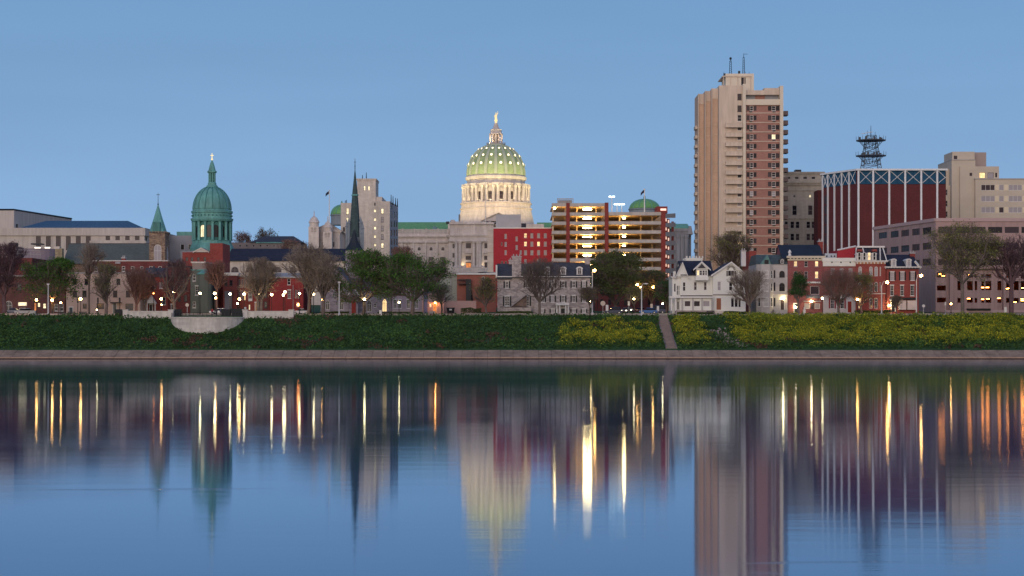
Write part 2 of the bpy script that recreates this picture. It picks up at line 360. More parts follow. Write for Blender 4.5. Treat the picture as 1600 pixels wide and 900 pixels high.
    def done(s, smooth=()):
        for part, (m, ms) in s.mbs.items(): m.build(part, ms, s.o, smooth=part in smooth)
        return s.o

# ================================================================== SETTING
# water
wm, N, L, P = newmat('river_water'); P.inputs['Base Color'].default_value = (.012, .045, .085, 1); P.inputs['IOR'].default_value = 1.36
g = N.new('ShaderNodeNewGeometry')
def wnoise(scale, sx, sy, det=4, rough=.6):
    mp = N.new('ShaderNodeMapping'); mp.inputs['Scale'].default_value = (sx, sy, 1); L.new(g.outputs['Position'], mp.inputs[0])
    n = N.new('ShaderNodeTexNoise'); n.inputs['Scale'].default_value = scale; n.inputs['Detail'].default_value = det; n.inputs['Roughness'].default_value = rough; L.new(mp.outputs[0], n.inputs[0]); return n.outputs[0]
band = wnoise(.02, .35, 1.6, 5)
rr = N.new('ShaderNodeMapRange'); L.new(band, rr.inputs[0]); rr.inputs[1].default_value = .35; rr.inputs[2].default_value = .68; rr.inputs[3].default_value = .052; rr.inputs[4].default_value = .080
L.new(rr.outputs[0], P.inputs['Roughness'])
n1 = wnoise(.55, .22, 1.0, 4); bp = N.new('ShaderNodeBump'); bp.inputs['Distance'].default_value = .06
bs = N.new('ShaderNodeMapRange'); L.new(band, bs.inputs[0]); bs.inputs[1].default_value = .4; bs.inputs[2].default_value = .65; bs.inputs[3].default_value = .03; bs.inputs[4].default_value = .14
L.new(bs.outputs[0], bp.inputs['Strength']); L.new(n1, bp.inputs['Height']); L.new(bp.outputs[0], P.inputs['Normal'])
gl = N.new('ShaderNodeBsdfAnisotropic'); gl.distribution = 'BECKMANN'; gl.inputs['Color'].default_value = (.80, .89, .97, 1); lane = wnoise(1.0, .045, .42, 2); lr = N.new('ShaderNodeMapRange'); L.new(lane, lr.inputs[0]); lr.inputs[1].default_value = .67; lr.inputs[2].default_value = .74; lr.inputs[4].default_value = .05; la = N.new('ShaderNodeMath'); L.new(rr.outputs[0], la.inputs[0]); L.new(lr.outputs[0], la.inputs[1]); L.new(la.outputs[0], gl.inputs['Roughness']); L.new(bp.outputs[0], gl.inputs['Normal'])
gl.inputs['Anisotropy'].default_value = .42; tg = N.new('ShaderNodeCombineXYZ'); tg.inputs[0].default_value = 1; L.new(tg.outputs[0], gl.inputs['Tangent'])
df = N.new('ShaderNodeBsdfDiffuse'); df.inputs['Color'].default_value = (.0, .065, .20, 1)
fr = N.new('ShaderNodeFresnel'); fr.inputs['IOR'].default_value = 1.34; pw = N.new('ShaderNodeMath'); pw.operation = 'POWER'; L.new(fr.outputs[0], pw.inputs[0]); pw.inputs[1].default_value = .70
ms = N.new('ShaderNodeMixShader'); L.new(pw.outputs[0], ms.inputs[0]); L.new(df.outputs[0], ms.inputs[1]); L.new(gl.outputs[0], ms.inputs[2]); L.new(ms.outputs[0], N['Material Output'].inputs[0])
w = MB(); w.face([(-3000, -400, 0), (3000, -400, 0), (3000, 382, 0), (-3000, 382, 0)]); struct('water', w, wm)
# ground
grass_m = M('park_grass', (.035, .085, .025), .95, .35, .15, bump=.3)
soil_m = M('bank_soil', (.028, .05, .022), .95, .5, .12, bump=.5)
gmb = MB(); gp = [p for p in GP if p[0] >= 376]; gp[0] = (376, -4)
XS = [-6000, -400] + lin(-380, 380, 77) + [400, 6000]
for (a, za), (b, zb) in zip(gp, gp[1:]):
    for x0, x1 in zip(XS, XS[1:]): gmb.face([(x0, a, za), (x1, a, za), (x1, b, zb), (x0, b, zb)])
struct('ground', gmb, grass_m)
asph = M('asphalt', (.05, .05, .052), .9, .15, .5); pave = M('pavement_concrete', (.38, .34, .31), .9, .12, .5)
m = MB(); m.face([(-500, 426, gz(426) + .03), (500, 426, gz(426) + .03), (500, 438, gz(438) + .03), (-500, 438, gz(438) + .03)]); struct('road', m, asph)
m = MB()
for a, b in ((423.6, 426), (438, 441)):
    m.box(-500, 500, a, b, gz(a) - .3, gz(b) + .15)
struct('pavement', m, pave)
m = MB()
for k in range(120): m.face([(-480 + k * 8, 431.9, gz(432) + .05), (-477 + k * 8, 431.9, gz(432) + .05), (-477 + k * 8, 432.1, gz(432) + .052), (-480 + k * 8, 432.1, gz(432) + .052)])
struct('road_marking', m, white)
# side street running back from the river, behind the crossing
m = MB(); a, b = X(948, 441), X(1040, 441); m.prism([(a, 441.2), (b, 441.2), (b + 2, 520), (a + 2, 520)], gz(441) - .5, gz(441) + .02)
# ------------------------------------------------------------------ river wall: slabs, toe kerb, lip
wall_c = M('river_wall_concrete', (.34, .235, .165), .9, .42, .30, bump=.3, streak=1); joint = M('wall_joint', (.15, .10, .08), .95, .1)
rw = thing('river_wall', 'long low sloping concrete wall along the waterline below the green bank', 'river wall', (0, 378, 0))
m = MB(); m.prism([(-340, 0), (340, 0), (340, 1), (-340, 1)], 0, 1); m = MB()
m.v = [(-340, 378.7, -.6), (340, 378.7, -.6), (340, 378.9, .34), (-340, 378.9, .34), (340, 383.4, 1.70), (-340, 383.4, 1.70), (340, 384.4, 1.6), (-340, 384.4, 1.6)]
m.f = [(0, 1, 2, 3), (3, 2, 4, 5), (5, 4, 6, 7)]; m.mi = [0, 0, 0]; m.build('backing', joint, rw)
PW = 2.72; sl = MB(); q = PW / 2 - .035
for (ya, za, yb, zb, yt) in ((0, .40, 1.95, .98, 0), (2.0, 1.0, 4.4, 1.80, 0)):
    sl = MB(); n = [(-q, ya, za), (q, ya, za), (q, yb, zb), (-q, yb, zb), (-q, ya, za - .25), (q, ya, za - .25), (q, yb, zb - .25), (-q, yb, zb - .25)]
    sl.v = n; sl.f = [(0, 1, 2, 3), (4, 5, 1, 0), (5, 6, 2, 1), (6, 7, 3, 2), (7, 4, 0, 3)]; sl.mi = [0] * 5
    me = sl.mesh('concrete_slab', wall_c)
    k = 0; x = -148
    while x < 150:
        o = put('concrete_slab', me, rw, (x, 378.9 + R.uniform(-.02, .02), R.uniform(-.03, .03))); x += PW; k += 1
toe = MB().box(-q, q, -.7, .12, -1.0, .42).mesh('toe_block', M('toe_concrete', (.42, .29, .21), .85, .2, .5))
wet_shade = M('wet_shaded_concrete', (.035, .018, .018), .6, .2, .5); MB().box(-340, 340, 377.95, 378.04, -.5, .17).build('wet_shaded_band', wet_shade, rw)  # dark strip: wet concrete, with the shade under the toe put into its colour
x = -148
while x < 150: put('toe_block', toe, rw, (x, 378.75, R.uniform(-.015, .015))); x += PW
for sg in (-1, 1):
    for z_ in (0,): m = MB(); x0, x1 = (-340, -149.4) if sg < 0 else (150.2, 340); m.v = [(x0, 378.9, .40), (x1, 378.9, .40), (x1, 383.3, 1.80), (x0, 383.3, 1.80), (x0, 378.0, .40), (x1, 378, .4), (x0, 378, -1), (x1, 378, -1)]; m.f = [(0, 1, 2, 3), (4, 5, 1, 0), (6, 7, 5, 4)]; m.mi = [0] * 3; m.build('far_wall', wall_c, rw)
# ------------------------------------------------------------------ leafy stuff
def leafmesh(name, pts, size, mat, up=.3, rng=None, mi=None, nrm=None):
    rng = rng or np.random.default_rng(1); n = len(pts); pts = np.asarray(pts, float)
    a = rng.normal(size=(n, 3)); a /= np.linalg.norm(a, axis=1)[:, None]; b = rng.normal(size=(n, 3)); b[:, 2] += up
    b -= a * (a * b).sum(1)[:, None]; b /= np.linalg.norm(b, axis=1)[:, None]
    s = size * rng.uniform(.6, 1.3, (n, 1)); v = np.stack([pts - a * s * .5, pts + b * s * .35 , pts + a * s * .5, pts - b * s * .35], 1).reshape(-1, 3)
    me = bpy.data.meshes.new(name); me.vertices.add(4 * n); me.vertices.foreach_set('co', v.ravel().astype(np.float32))
    me.loops.add(4 * n); me.loops.foreach_set('vertex_index', np.arange(4 * n, dtype=np.int32)); me.polygons.add(n)
    me.polygons.foreach_set('loop_start', np.arange(0, 4 * n, 4, dtype=np.int32)); me.polygons.foreach_set('loop_total', np.full(n, 4, np.int32))
    for m_ in (mat if isinstance(mat, list) else [mat]): me.materials.append(m_)
    if mi is not None: me.polygons.foreach_set('material_index', np.asarray(mi, np.int32))
    me.update(calc_edges=True); return me
rng = np.random.default_rng(3)
gpx = np.array([p[0] for p in GP]); gpz = np.array([p[1] for p in GP])
def vnoise(x, y, s, seed=0):
    r = np.random.default_rng(seed); t = r.random((64, 64)); x = x / s; y = y / s; i = np.floor(x).astype(int); j = np.floor(y).astype(int); u = x - i; v = y - j; u = u * u * (3 - 2 * u); v = v * v * (3 - 2 * v)
    g_ = lambda a, b: t[a % 64, b % 64]; return (g_(i, j) * (1 - u) + g_(i + 1, j) * u) * (1 - v) + (g_(i, j + 1) * (1 - u) + g_(i + 1, j + 1) * u) * v
bank_leaf = M('bank_ivy_leaves', (.017, .042, .010), .75, .4, .10, 'leaf', (.050, .112, .022))
n = 125000; x = rng.uniform(-200, 210, n); y = rng.uniform(384.2, 404.6, n)
hgt = vnoise(x, y, 1.6, 1) * .7 + vnoise(x, y, 6, 2) * .4
xi, xo = X(1030, 404), X(1056, 386)
onst = (np.abs(x - (X(1036, 404) + (404.5 - y) / 19.5 * (X(1049, 385) - X(1036, 404)))) < 1.15)
onbast = ((x - X(326, 404)) ** 2 + (y - 404) ** 2 < 8.9 ** 2)
keep = ~onst & ~onbast & (rng.random(n) < .55 + .45 * vnoise(x, y, 2.2, 5)); x, y, hgt = x[keep], y[keep], hgt[keep]
z = np.interp(y, gpx, gpz) + hgt * rng.random(len(x)) + .05
pxb = 800 + x / y * F; dryv = vnoise(x, y, 5, 21) * .6 + vnoise(x, y, 1.7, 22) * .4 + np.exp(-((pxb - 455) / 60) ** 2 - ((y - 402.5) / 2.6) ** 2) * .35 + np.exp(-((pxb - 280) / 40) ** 2 - ((y - 403) / 1.6) ** 2) * .3 + np.exp(-((pxb - 930) / 70) ** 2 - ((y - 400) / 3) ** 2) * .2; mi_ = np.where(dryv > .74, 1, np.where(vnoise(x, y, 3.1, 30) * .6 + vnoise(x, y, 1.1, 31) * .4 > .56, 2, 0))
dry = M('dry_stems', (.07, .045, .03), .9, .3, .2, 'leaf', (.12, .075, .045)); brt = M('fresh_bank_leaves', (.03, .075, .015), .75, .3, .1, 'leaf', (.06, .14, .03))
o = bpy.data.objects.new('bank_ivy', leafmesh('bank_ivy', np.c_[x, y, z], .46, [bank_leaf, dry, brt], 1.0, rng, mi_)); COL.objects.link(o); tag(o, 'dark green ivy and grass covering the steep river bank', 'ground cover'); o['kind'] = 'stuff'
# yellow flowering shrubs
ypts = []; ymi = []
def bush(cx, cy, r, dens):
    n = int(dens * r * r * 52); a = rng.normal(size=(n, 3)); a /= np.linalg.norm(a, axis=1)[:, None]; a[:, 2] = np.abs(a[:, 2]) * .75
    rad = r * rng.uniform(.7, 1.05, (n, 1)); p = np.array([cx, cy, np.interp(cy, gpx, gpz) + .1]) + a * rad; ypts.append(p)
    fl = (rng.random(n) < (.08 + .70 * np.clip(a[:, 2] * 1.5, 0, 1)) * R.uniform(.35, 1.05) * dens * (.45 + .8 * float(vnoise(np.array([cx + 300]), np.array([cy]), 3.5, 15)[0])) * (.62 if cx > X(1150, 400) and cy > 398 else 1)); ymi.append(fl.astype(int))
def skip(cx, cy):
    return abs(cx - (X(1036, 404) + (404.5 - cy) / 19.5 * (X(1049, 385) - X(1036, 404)))) < 2.6
def gap(cx, cy):   # bare rocky runnel
    c = X(1118, 395) + (400 - cy) * .25; return abs(cx - c) < 2.6
k = 0
for _ in range(2500):
    cx = R.uniform(X(872, 400), X(1615, 395)); cy = R.uniform(386.5, 403.6)
    if skip(cx, cy) or gap(cx, cy): continue
    px = 800 + cx / cy * F; t = (cy - 386.5) / 17; v = float(vnoise(np.array([cx]), np.array([cy]), 7, 8)[0])
    if px < 1030: pr = .75 if (px > 915 and .12 < t < .62) else (.22 if t < .85 else .05)
    elif px < 1100: pr = .95
    elif px < 1150: pr = .35
    else: pr = .95 if t > .22 else .25
    pr *= .35 + 1.1 * v
    if R.random() < pr: bush(cx, cy, R.uniform(.8, 1.75), 1.0 if t > .2 else .6)
ym = M('yellow_blossom', (.34, .33, .015), .7, .30, .22, 'leaf', (.50, .48, .03)); yg = M('shrub_leaves', (.08, .14, .015), .7, .3, .3, 'leaf', (.24, .29, .03))
yp = np.concatenate(ypts); ymi = np.concatenate(ymi)
o = bpy.data.objects.new('flowering_shrubs', leafmesh('flowering_shrubs', yp, .29, [yg, ym], .6, rng, ymi)); COL.objects.link(o); tag(o, 'thick band of yellow flowering shrubs on the bank in front of the houses', 'shrubs'); o['kind'] = 'stuff'
# rocks in the runnel
rk = MB()
for _ in range(150):
    cy = R.uniform(386, 398); cx = X(1118, 395) + (400 - cy) * .25 + R.gauss(0, 1.1); r = R.uniform(.12, .38); z0 = float(np.interp(cy, gpx, gpz))
    a = R.random() * 3; ft = [(cx + r * cos(a + k * 1.25) * R.uniform(.8, 1.2), cy + r * sin(a + k * 1.25)) for k in range(5)]
    rk.prism(ft, z0 - .1, z0 + r * .9, 0, [(cx + (x_ - cx) * .6, cy + (y_ - cy) * .6) for x_, y_ in ft])
o = rk.build('bank_rocks', M('pale_rock', (.33, .28, .27), .9, .3, .8)); tag(o, 'pale broken rocks in a runnel between the yellow shrubs', 'rocks'); o['kind'] = 'stuff'
# crest grass tufts
n = 21000; x = rng.uniform(-200, 210, n); y = rng.uniform(403.5, 408, n); keep = ~((x - X(326, 404)) ** 2 + (y - 404) ** 2 < 8.9 ** 2); x, y = x[keep], y[keep]
o = bpy.data.objects.new('crest_grass', leafmesh('crest_grass', np.c_[x, y, np.interp(y, gpx, gpz) + rng.random(len(x)) * .16], .22, M('crest_grass_blades', (.04, .10, .02), .8, .3, .2, 'leaf', (.07, .15, .03)), 2.5, rng)); COL.objects.link(o); tag(o, 'short lawn grass along the top edge of the bank', 'grass'); o['kind'] = 'stuff'
# stair down the bank
st = thing('bank_stairs', 'straight stone stairway running down the bank between yellow shrubs', 'stairs', (X(1036, 404), 404.5, 9.2))
stm = MB().box(-1.0, 1.0, -.30, .32, -.5, .0).mesh('step', M('stair_concrete', (.22, .18, .17), .9, .2, .6)); NS = 34
for k in range(NS):
    t = k / (NS - 1); yy = 404.8 - t * 19.8; put('step', stm, st, (X(1036, 404) + t * (X(1049, 385) - X(1036, 404)), yy, float(np.interp(yy, gpx, gpz)) + .18 + R.uniform(-.02, .02)))
for sg in (-1, 1):
    m = MB()
    for (ya, yb) in ((404.9, 396), (396, 384.6)):
        xa = X(1036, 404) + (404.8 - ya) / 19.8 * (X(1049, 385) - X(1036, 404)) + sg * 1.12; xb = X(1036, 404) + (404.8 - yb) / 19.8 * (X(1049, 385) - X(1036, 404)) + sg * 1.12
        za, zb = (float(np.interp(v_, gpx, gpz)) for v_ in (ya, yb)); n = len(m.v)
        m.v += [(xa - .12, ya, za - .3), (xa + .12, ya, za - .3), (xb + .12, yb, zb - .3), (xb - .12, yb, zb - .3), (xa - .12, ya, za + .32), (xa + .12, ya, za + .32), (xb + .12, yb, zb + .32), (xb - .12, yb, zb + .32)]
        for q_ in ((4, 7, 6, 5), (0, 4, 5, 1), (1, 5, 6, 2), (2, 6, 7, 3), (3, 7, 4, 0)): m.f.append(tuple(n + i for i in q_)); m.mi.append(0)
    m.build('stringer', MATS['stair_concrete'], st)
# ------------------------------------------------------------------ stone overlook
ov_st = M('overlook_stone', (.55, .52, .47), .9, .22, .7, 'block', (.66, .63, .57), streak=1); cap_st = M('coping_stone', (.60, .57, .52), .8, .1, .6)
ov = thing('river_overlook', 'pale stone semicircular overlook terrace projecting from the top of the bank', 'overlook', (X(326, 404), 404, 8.5))
cx = X(326, 404); m = MB(); m.lathe(cx, 404, [(8.35, 4.2), (8.35, 8.75)], 40, 0, -pi / 2, pi / 2); m.lathe(cx, 404, [(8.0, 8.75), (0.01, 8.75)], 40, 0, -pi / 2, pi / 2); m.build('retaining_wall', ov_st, ov)
nst = 26
for k in range(nst):
    a0 = -pi / 2 + pi * k / nst + .004; a1 = -pi / 2 + pi * (k + 1) / nst - .004
    m = MB(); m.prism([(cx + r_ * sin(a_), 404 - r_ * cos(a_)) for r_, a_ in ((8.5, a0), (8.5, (a0 + a1) / 2), (8.5, a1), (7.9, a1), (7.9, a0))], 8.72, 8.98); m.build('coping_stone', cap_st, ov)
ob = thing('iron_railing', 'dark iron railing on the rim of the stone overlook', 'railing', (cx, 404, 8.98)); 
for k in range(27):
    a = -pi / 2 + pi * k / 26; p = (cx + 8.2 * sin(a), 404 - 8.2 * cos(a)); MB().tube((p[0], p[1], 8.9), (p[0], p[1], 9.95), .05, .05, 5).build('baluster_post', dark, ob)
for zz in (9.9, 9.45): 
    m = MB()
    for k in range(26):
        a, b = -pi / 2 + pi * k / 26, -pi / 2 + pi * (k + 1) / 26; m.tube((cx + 8.2 * sin(a), 404 - 8.2 * cos(a), zz), (cx + 8.2 * sin(b), 404 - 8.2 * cos(b), zz), .035, .035, 4)
    m.build('rail', dark, ob)
for nm, xa, xb, side in (('parapet_wall', 196, 267, 'left'), ('parapet_wall', 383, 455, 'right')):
    D = 403; o = thing(nm, f'low pale stone parapet with end piers on the {side} side of the overlook', 'wall', (X((xa + xb) / 2, D), D, 8.6))
    MB().box(X(xa + 2, D), X(xb - 2, D), D, D + .6, 8.0, 10.15).build('wall', ov_st, o)
    nn = 9; 
    for k in range(nn): a, b = X(xa + 3, D), X(xb - 3, D); MB().box(a + (b - a) * k / nn + .01, a + (b - a) * (k + 1) / nn - .01, D - .1, D + .7, 10.15, 10.36).build('coping_stone', cap_st, o)
    for c in (xa, xb):
        MB().box(X(c, D) - .55, X(c, D) + .55, D - .25, D + .85, 8.0, 10.5).box(X(c, D) - .65, X(c, D) + .65, D - .35, D + .95, 10.5, 10.68).build('pier', cap_st, o)
    if side == 'right': m = MB(); m.ball((X(xa, D), D + .3, 11.0), .28, 10); m.build('ball_finial', cap_st, o)
bx_m = M('dark_green_box', (.012, .016, .02), .6, .1)
for xa, xb, ya, lab in ((180, 193, 484, 'dark bin left of the left overlook parapet'), (268, 283, 484, 'dark planter box just right of the left overlook parapet'), (346, 360, 484, 'dark planter box right of the white car, near the middle of the overlook'), (362, 380, 483, 'wide dark planter box beside the ball finial of the right parapet')):
    D = 407; a, b = X(xa, D), X(xb, D); z0 = gz(D); m = MB(); m.prism([(a, D), (b, D), (b, D + 1), (a, D + 1)], z0, Z(ya, D), 0, [(a - .06, D - .06), (b + .06, D - .06), (b + .06, D + 1.06), (a - .06, D + 1.06)])
    o = thing('planter_box', lab, 'planter', (a, D, z0), 'dark boxes by the overlook'); m.build('box', bx_m, o); MB().box(a - .12, b + .12, D - .12, D + 1.12, Z(ya, D), Z(ya, D) + .12).build('rim', bx_m, o)
# low pavement wall lit by the lamps at the far left
m = MB()
o = thing('low_kerb_wall', 'long low pinkish kerb wall catching lamplight behind the lawn at far left', 'wall', (X(95, 412), 412, 9.3))
for k in range(26): a = X(-8, 412) + k * 1.13; MB().box(a, a + 1.1, 412, 412.5, 9.0, 9.82).build('kerb_stone', M('kerb_stone', (.55, .42, .36), .85, .1), o)

# ================================================================== BUILDINGS, FAR LEFT
stoneL = M('pale_archive_stone', (.52, .47, .43), .85, .08, .1, streak=1)
b = Bld('archive_building', 'plain pale stone block with no windows rising highest at far left edge', 'building', 10, 620)
zt = Z(328, 620); pA, pB, pC = (X(-60, 620), 620), (X(22, 620), 620), (X(112, 672), 672)
b.facade(pA, pB, 13, zt, stoneL); b.facade(pB, pC, 13, zt, stoneL, [(25, 350, 28, 357, 'plain', 'dark', 'd')]); b.facade(pC, (pC[0] - 60, 690), 13, zt, stoneL)
m, mi = b.mb('roof', concg); m.face([(*pA, zt), (*pB, zt), (*pC, zt), (pC[0] - 60, 690, zt)], mi)
mm, mi = b.mb('parapet_cap', dark)
for p, q in ((pA, pB), (pB, pC)): mm.tube((*p, zt + .1), (*q, zt + .1), .3, .3, 4, mi)
b.done()
bluer = M('blue_metal_roof', (.04, .10, .17), .45, .12, .3, metal=.2)
b = Bld('museum_building', 'long pale building with a blue metal hipped roof and tall dark window slots', 'building', 130, 600)
w1 = G([60 + 15.6 * i for i in range(6)], [380], 7.6, 22, 'slot', 'dark', 'm') + G([168.5 + 15.3 * i for i in range(4)], [372], 7, 6.5, 'slot', 'dark', 'm')
b.vol(22, 225, 369 - .6, 600, 42, stoneL, [], y1=None, z0=Z(470, 600)) if 0 else None
zb = 13; a0, b0 = X(-40, 600), X(225, 600)
b.facade((a0, 600.6), (b0, 600.6), zb, Z(368, 600), stoneL, w1 + G([136.5 + 15.4 * i for i in range(0)], [380], 7, 22))
b.facade((b0, 600.6), (b0 + 1, 648), zb, Z(368, 600), stoneL, [(227, 370, 230, 377, 'plain', 'dark', 'd'), (232, 370, 236, 377, 'plain', 'dark', 'd')])
m, mi = b.mb('parapet_band', stoneL); m.prism([(a0, 600), (b0 + .4, 600), (b0 + 1.4, 649), (a0, 649)], Z(368, 600), Z(356, 600), mi)
m, mi = b.mb('metal_roof', bluer); ze = Z(356.2, 600) + .05; r1, r2 = (X(72, 620), 620), (X(200, 620), 620); zr = Z(345, 620)
e = [(X(57, 600) - 6, 601), (X(225, 600) - .3, 601), (X(240, 648), 646), (X(57, 600) - 6, 646)]
m.face([(*e[0], ze), (*e[1], ze), (*r2, zr), (*r1, zr)], mi); m.face([(*e[1], ze), (*e[2], ze), (*r2, zr)], mi); m.face([(*e[2], ze), (*e[3], ze), (*r1, zr), (*r2, zr)], mi); m.face([(*e[3], ze), (*e[0], ze), (*r1, zr)], mi)
for k in range(24):
    t = (k + .5) / 24; xe = e[0][0] + (e[1][0] - e[0][0]) * t; xr = r1[0] + (r2[0] - r1[0]) * t; m.tube((xe, 601, ze + .02), (xr, 620, zr + .02), .06, .06, 3, mi)
b.bx('lower_wing', stoneL, 140, 228, 376, 400, 592, 7); b.done()
b = Bld('glass_side_building', 'grey flat-roofed building right of the small green spire, under a pale green roof', 'building', 285, 640)
b.vol(262, 318, 368, 640, 20, M('grey_wall', (.30, .30, .33), .8, .1), G([285, 297], [386], 6, 9, 'plain', 'white', 'dm')); b.bx('roof_cap', copper, 276, 316, 362, 368, 642, 18); b.done()

b = Bld('brown_brick_building', 'dark brown brick building with roof deck railing behind bare tree at left edge', 'building', 20, 500)
b.vol(-30, 50, 403, 500, 25, darkbrick, G([5, 20, 35], [418, 436, 454], 6, 9, 'sash', 'dark', 'd')); b.bx('roof_house', M('tan_render', (.36, .26, .22), .9, .1), -5, 25, 385, 403, 504, 8)
m, mi = b.mb('deck_railing', grey)
for k in range(12): x_ = X(8 + k * 5, 501); m.tube((x_, 501, Z(403, 501)), (x_, 501, Z(388, 501) - (k * .12)), .06, .06, 4, mi)
for yy in (389, 395): m.tube((X(8, 501), 501, Z(yy, 501)), (X(63, 501), 501, Z(yy + 3, 501)), .08, .08, 4, mi)
m, mi = b.mb('water_tank', dark); m.box(X(14, 504), X(24, 504), 504, 507, Z(385, 504), Z(379, 504), mi); b.done()
b = Bld('curved_wall_building', 'low building with curved mauve wall and bright strip lights under its canopy', 'building', 68, 520)
lav = M('mauve_render', (.26, .215, .26), .85, .08); m, mi = b.mb('wall', lav); cx = X(62, 540)
m.lathe(cx, 540, [(5.6, 10), (5.6, Z(388, 534))], 24, mi); m, mi = b.mb('canopy', dark); m.box(X(48, 532), X(64, 532), 532, 536, Z(382, 532), Z(380, 532), mi)
for xa, xb in ((54, 63), (70, 78)): b.one('strip_light', EM('canopy_light', (1, .9, .75), 1.6), xa, xb, 386, 388, 533, .4)
b.done()
b = Bld('small_stone_chimney_house', 'narrow stone gable chimney of pale blocks beside green slate church roof', 'building', 91, 498)
b.bx('wall', M('buff_rubble', (.42, .36, .24), .9, .2, .5, 'rubble', (.22, .17, .12)), 86, 97, 388, 450, 497, 2); b.bx('cap', stone, 84, 93, 385, 389, 496.8, 2); b.done()
gslate = M('green_grey_slate', (.10, .115, .105), .85, .12, .5, 'roof', (.125, .145, .13))
b = Bld('church_nave', 'church hall with broad green grey slate roof left of the stone tower', 'church', 165, 500)
m, mi = b.mb('roof', gslate); D0, D1 = 500, 509; m.face([(X(98, D0), D0, Z(412, D0)), (X(236, D0), D0, Z(412, D0)), (X(236, D1), D1, Z(381, D1)), (X(108, D1), D1, Z(381, D1))], mi)
m.face([(X(236, D1), D1, Z(381, D1)), (X(108, D1), D1, Z(381, D1)), (X(108, 518), 518, Z(412, D0)), (X(236, 518), 518, Z(412, D0))], mi); m.face([(X(98, D0), D0, Z(412, D0)), (X(108, D1), D1, Z(381, D1)), (X(108, 518), 518, Z(412, D0))], mi)
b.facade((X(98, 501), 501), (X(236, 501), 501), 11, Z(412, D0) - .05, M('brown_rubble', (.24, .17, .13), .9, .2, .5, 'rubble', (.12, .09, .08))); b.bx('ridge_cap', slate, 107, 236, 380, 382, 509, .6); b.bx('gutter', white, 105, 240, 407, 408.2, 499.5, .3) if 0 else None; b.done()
# stone tower with green spire
tst = M('tower_rubble', (.34, .25, .17), .9, .22, .5, 'rubble', (.15, .10, .085))
b = Bld('church_tower', 'square brown stone church tower with arched white window and small green spire', 'church tower', 246, 495)
D = 495; b.vol(233, 258, 364, D, 6.2, tst, [(240.5, 382, 252, 409, 'arch', 'white', 'p')], rw=[(260.5, 385, 263.5, 408, 'arch', 'white', 'p')])
m, mi = b.mb('parapet', tst); a, c = X(232, D), X(259, D)
for k in range(6): xx = a + (c - a) * (k + .5) / 6; m.box(xx - .28, xx + .28, D - .15, D + .5, Z(364, D), Z(361.5, D), mi)
for k in range(5): m.box(c - .5, c + .12, D + .8 + k * 1.15, D + 1.4 + k * 1.15, Z(364, D), Z(361.5, D), mi)
mm = MB(); cx = X(247, D + 3); h0, h1 = Z(363, D), Z(318, D)
mm.lathe(cx, D + 3, [(2.55, h0), (1.25, h0 + (h1 - h0) * .5), (.08, h1)], 8, 0); mm.build('spire', copper, b.o)
mm = MB(); mm.box(cx - 1.0, cx + 1.0, D + .45, D + 2, h0 + .05, h0 + 2.9); mm.build('louvre', copperd, b.o)
mm = MB(); mm.tube((cx, D + 3, h1 - .3), (cx, D + 3, Z(300, D)), .09, .05, 5); mm.box(cx - .45, cx + .45, D + 2.95, D + 3.05, Z(303.5, D), Z(302.7, D)); mm.ball((cx, D + 3, h1), .22, 8); mm.build('cross', dark, b.o); b.done()

# ================================================================== FRONT ROW, LEFT
pinkc = M('cream_pink_render', (.62, .46, .38), .85, .08, .3)
b = Bld('arched_brick_restaurant', 'low brown brick building with round arched openings and warm lit windows at far left', 'building', 50, 449)
b.vol(-60, 102, 432, 449, 16, M('brown_brick', (.12, .055, .05), .9, .2, .4, 'brick', (.16, .075, .065)), [(8, 470, 19, 490, 'arch', 'white', 'd'), (28, 472, 42, 478, 'strip', 'white', 'w'), (30, 481, 40, 489, 'strip', 'white', 'd'), (53, 473, 58, 486, 'plain', 'dark', 'o'), (58.6, 473, 63, 480, 'sash', 'dark', 'w'), (67, 474, 72, 482, 'sash', 'dark', 'w'), (85, 475, 91, 486, 'sash', 'white', 'd'), (93, 475, 99, 486, 'sash', 'white', 'd')] + G([10, 30, 60, 88], [448], 7, 11, 'sash', 'dark', 'd'), y1=None, roof=darkbrick); b.cornice(-60, 102, 430, 432, 449, grey, 16, .2); b.done()
b = Bld('cream_render_building', 'cream pink rendered building with small dark windows behind yellow green tree', 'building', 160, 448)
w1 = [(129.5, 474.5, 135.5, 481.5, 'sash', 'dark', 'd'), (151, 474, 163, 483, 'strip', 'dark', 'd'), (196, 474.5, 208, 485, 'strip', 'dark', 'd')] + G([117, 132, 180, 200], [459], 6.5, 10, 'sash', 'dark', 'dm') + G([117, 135, 151, 168, 185], [440], 6, 9, 'sash', 'dark', 'd')
b.vol(103.5, 219, 428, 448, 15, pinkc, w1); b.cornice(103.5, 219, 425.5, 428, 448, grey, 15, .2); b.door(108.5, 113.5, 480.5, 491, 448, M('teal_door', (.05, .08, .09), .5)); b.door(177, 182, 474, 491, 448, M('grey_door', (.12, .13, .13), .5))
b.one('canopy', darkw, 172, 188, 472, 473.4, 446.8, 1.2); b.done()
b = Bld('long_brick_row', 'long dark red brick building with white gutter behind the cream building', 'building', 200, 470)
b.vol(140, 262, 408, 470, 14, darkbrick, G(lin(150, 250, 8), [420], 5, 8, 'sash', 'white', 'dm')); b.cornice(140, 262, 406.8, 408.2, 470, white, 14, .25)
b.chimney(142, 147, 402, 410, 471, redbrick); b.chimney(190, 195, 402, 410, 471, redbrick); b.one('skylight', GLASS['p'], 180, 188, 409, 412, 469.5, .8); b.done()
b = Bld('white_porch_house', 'red brick house with white arched porch and small pointed turret behind bare trees', 'house', 238, 452)
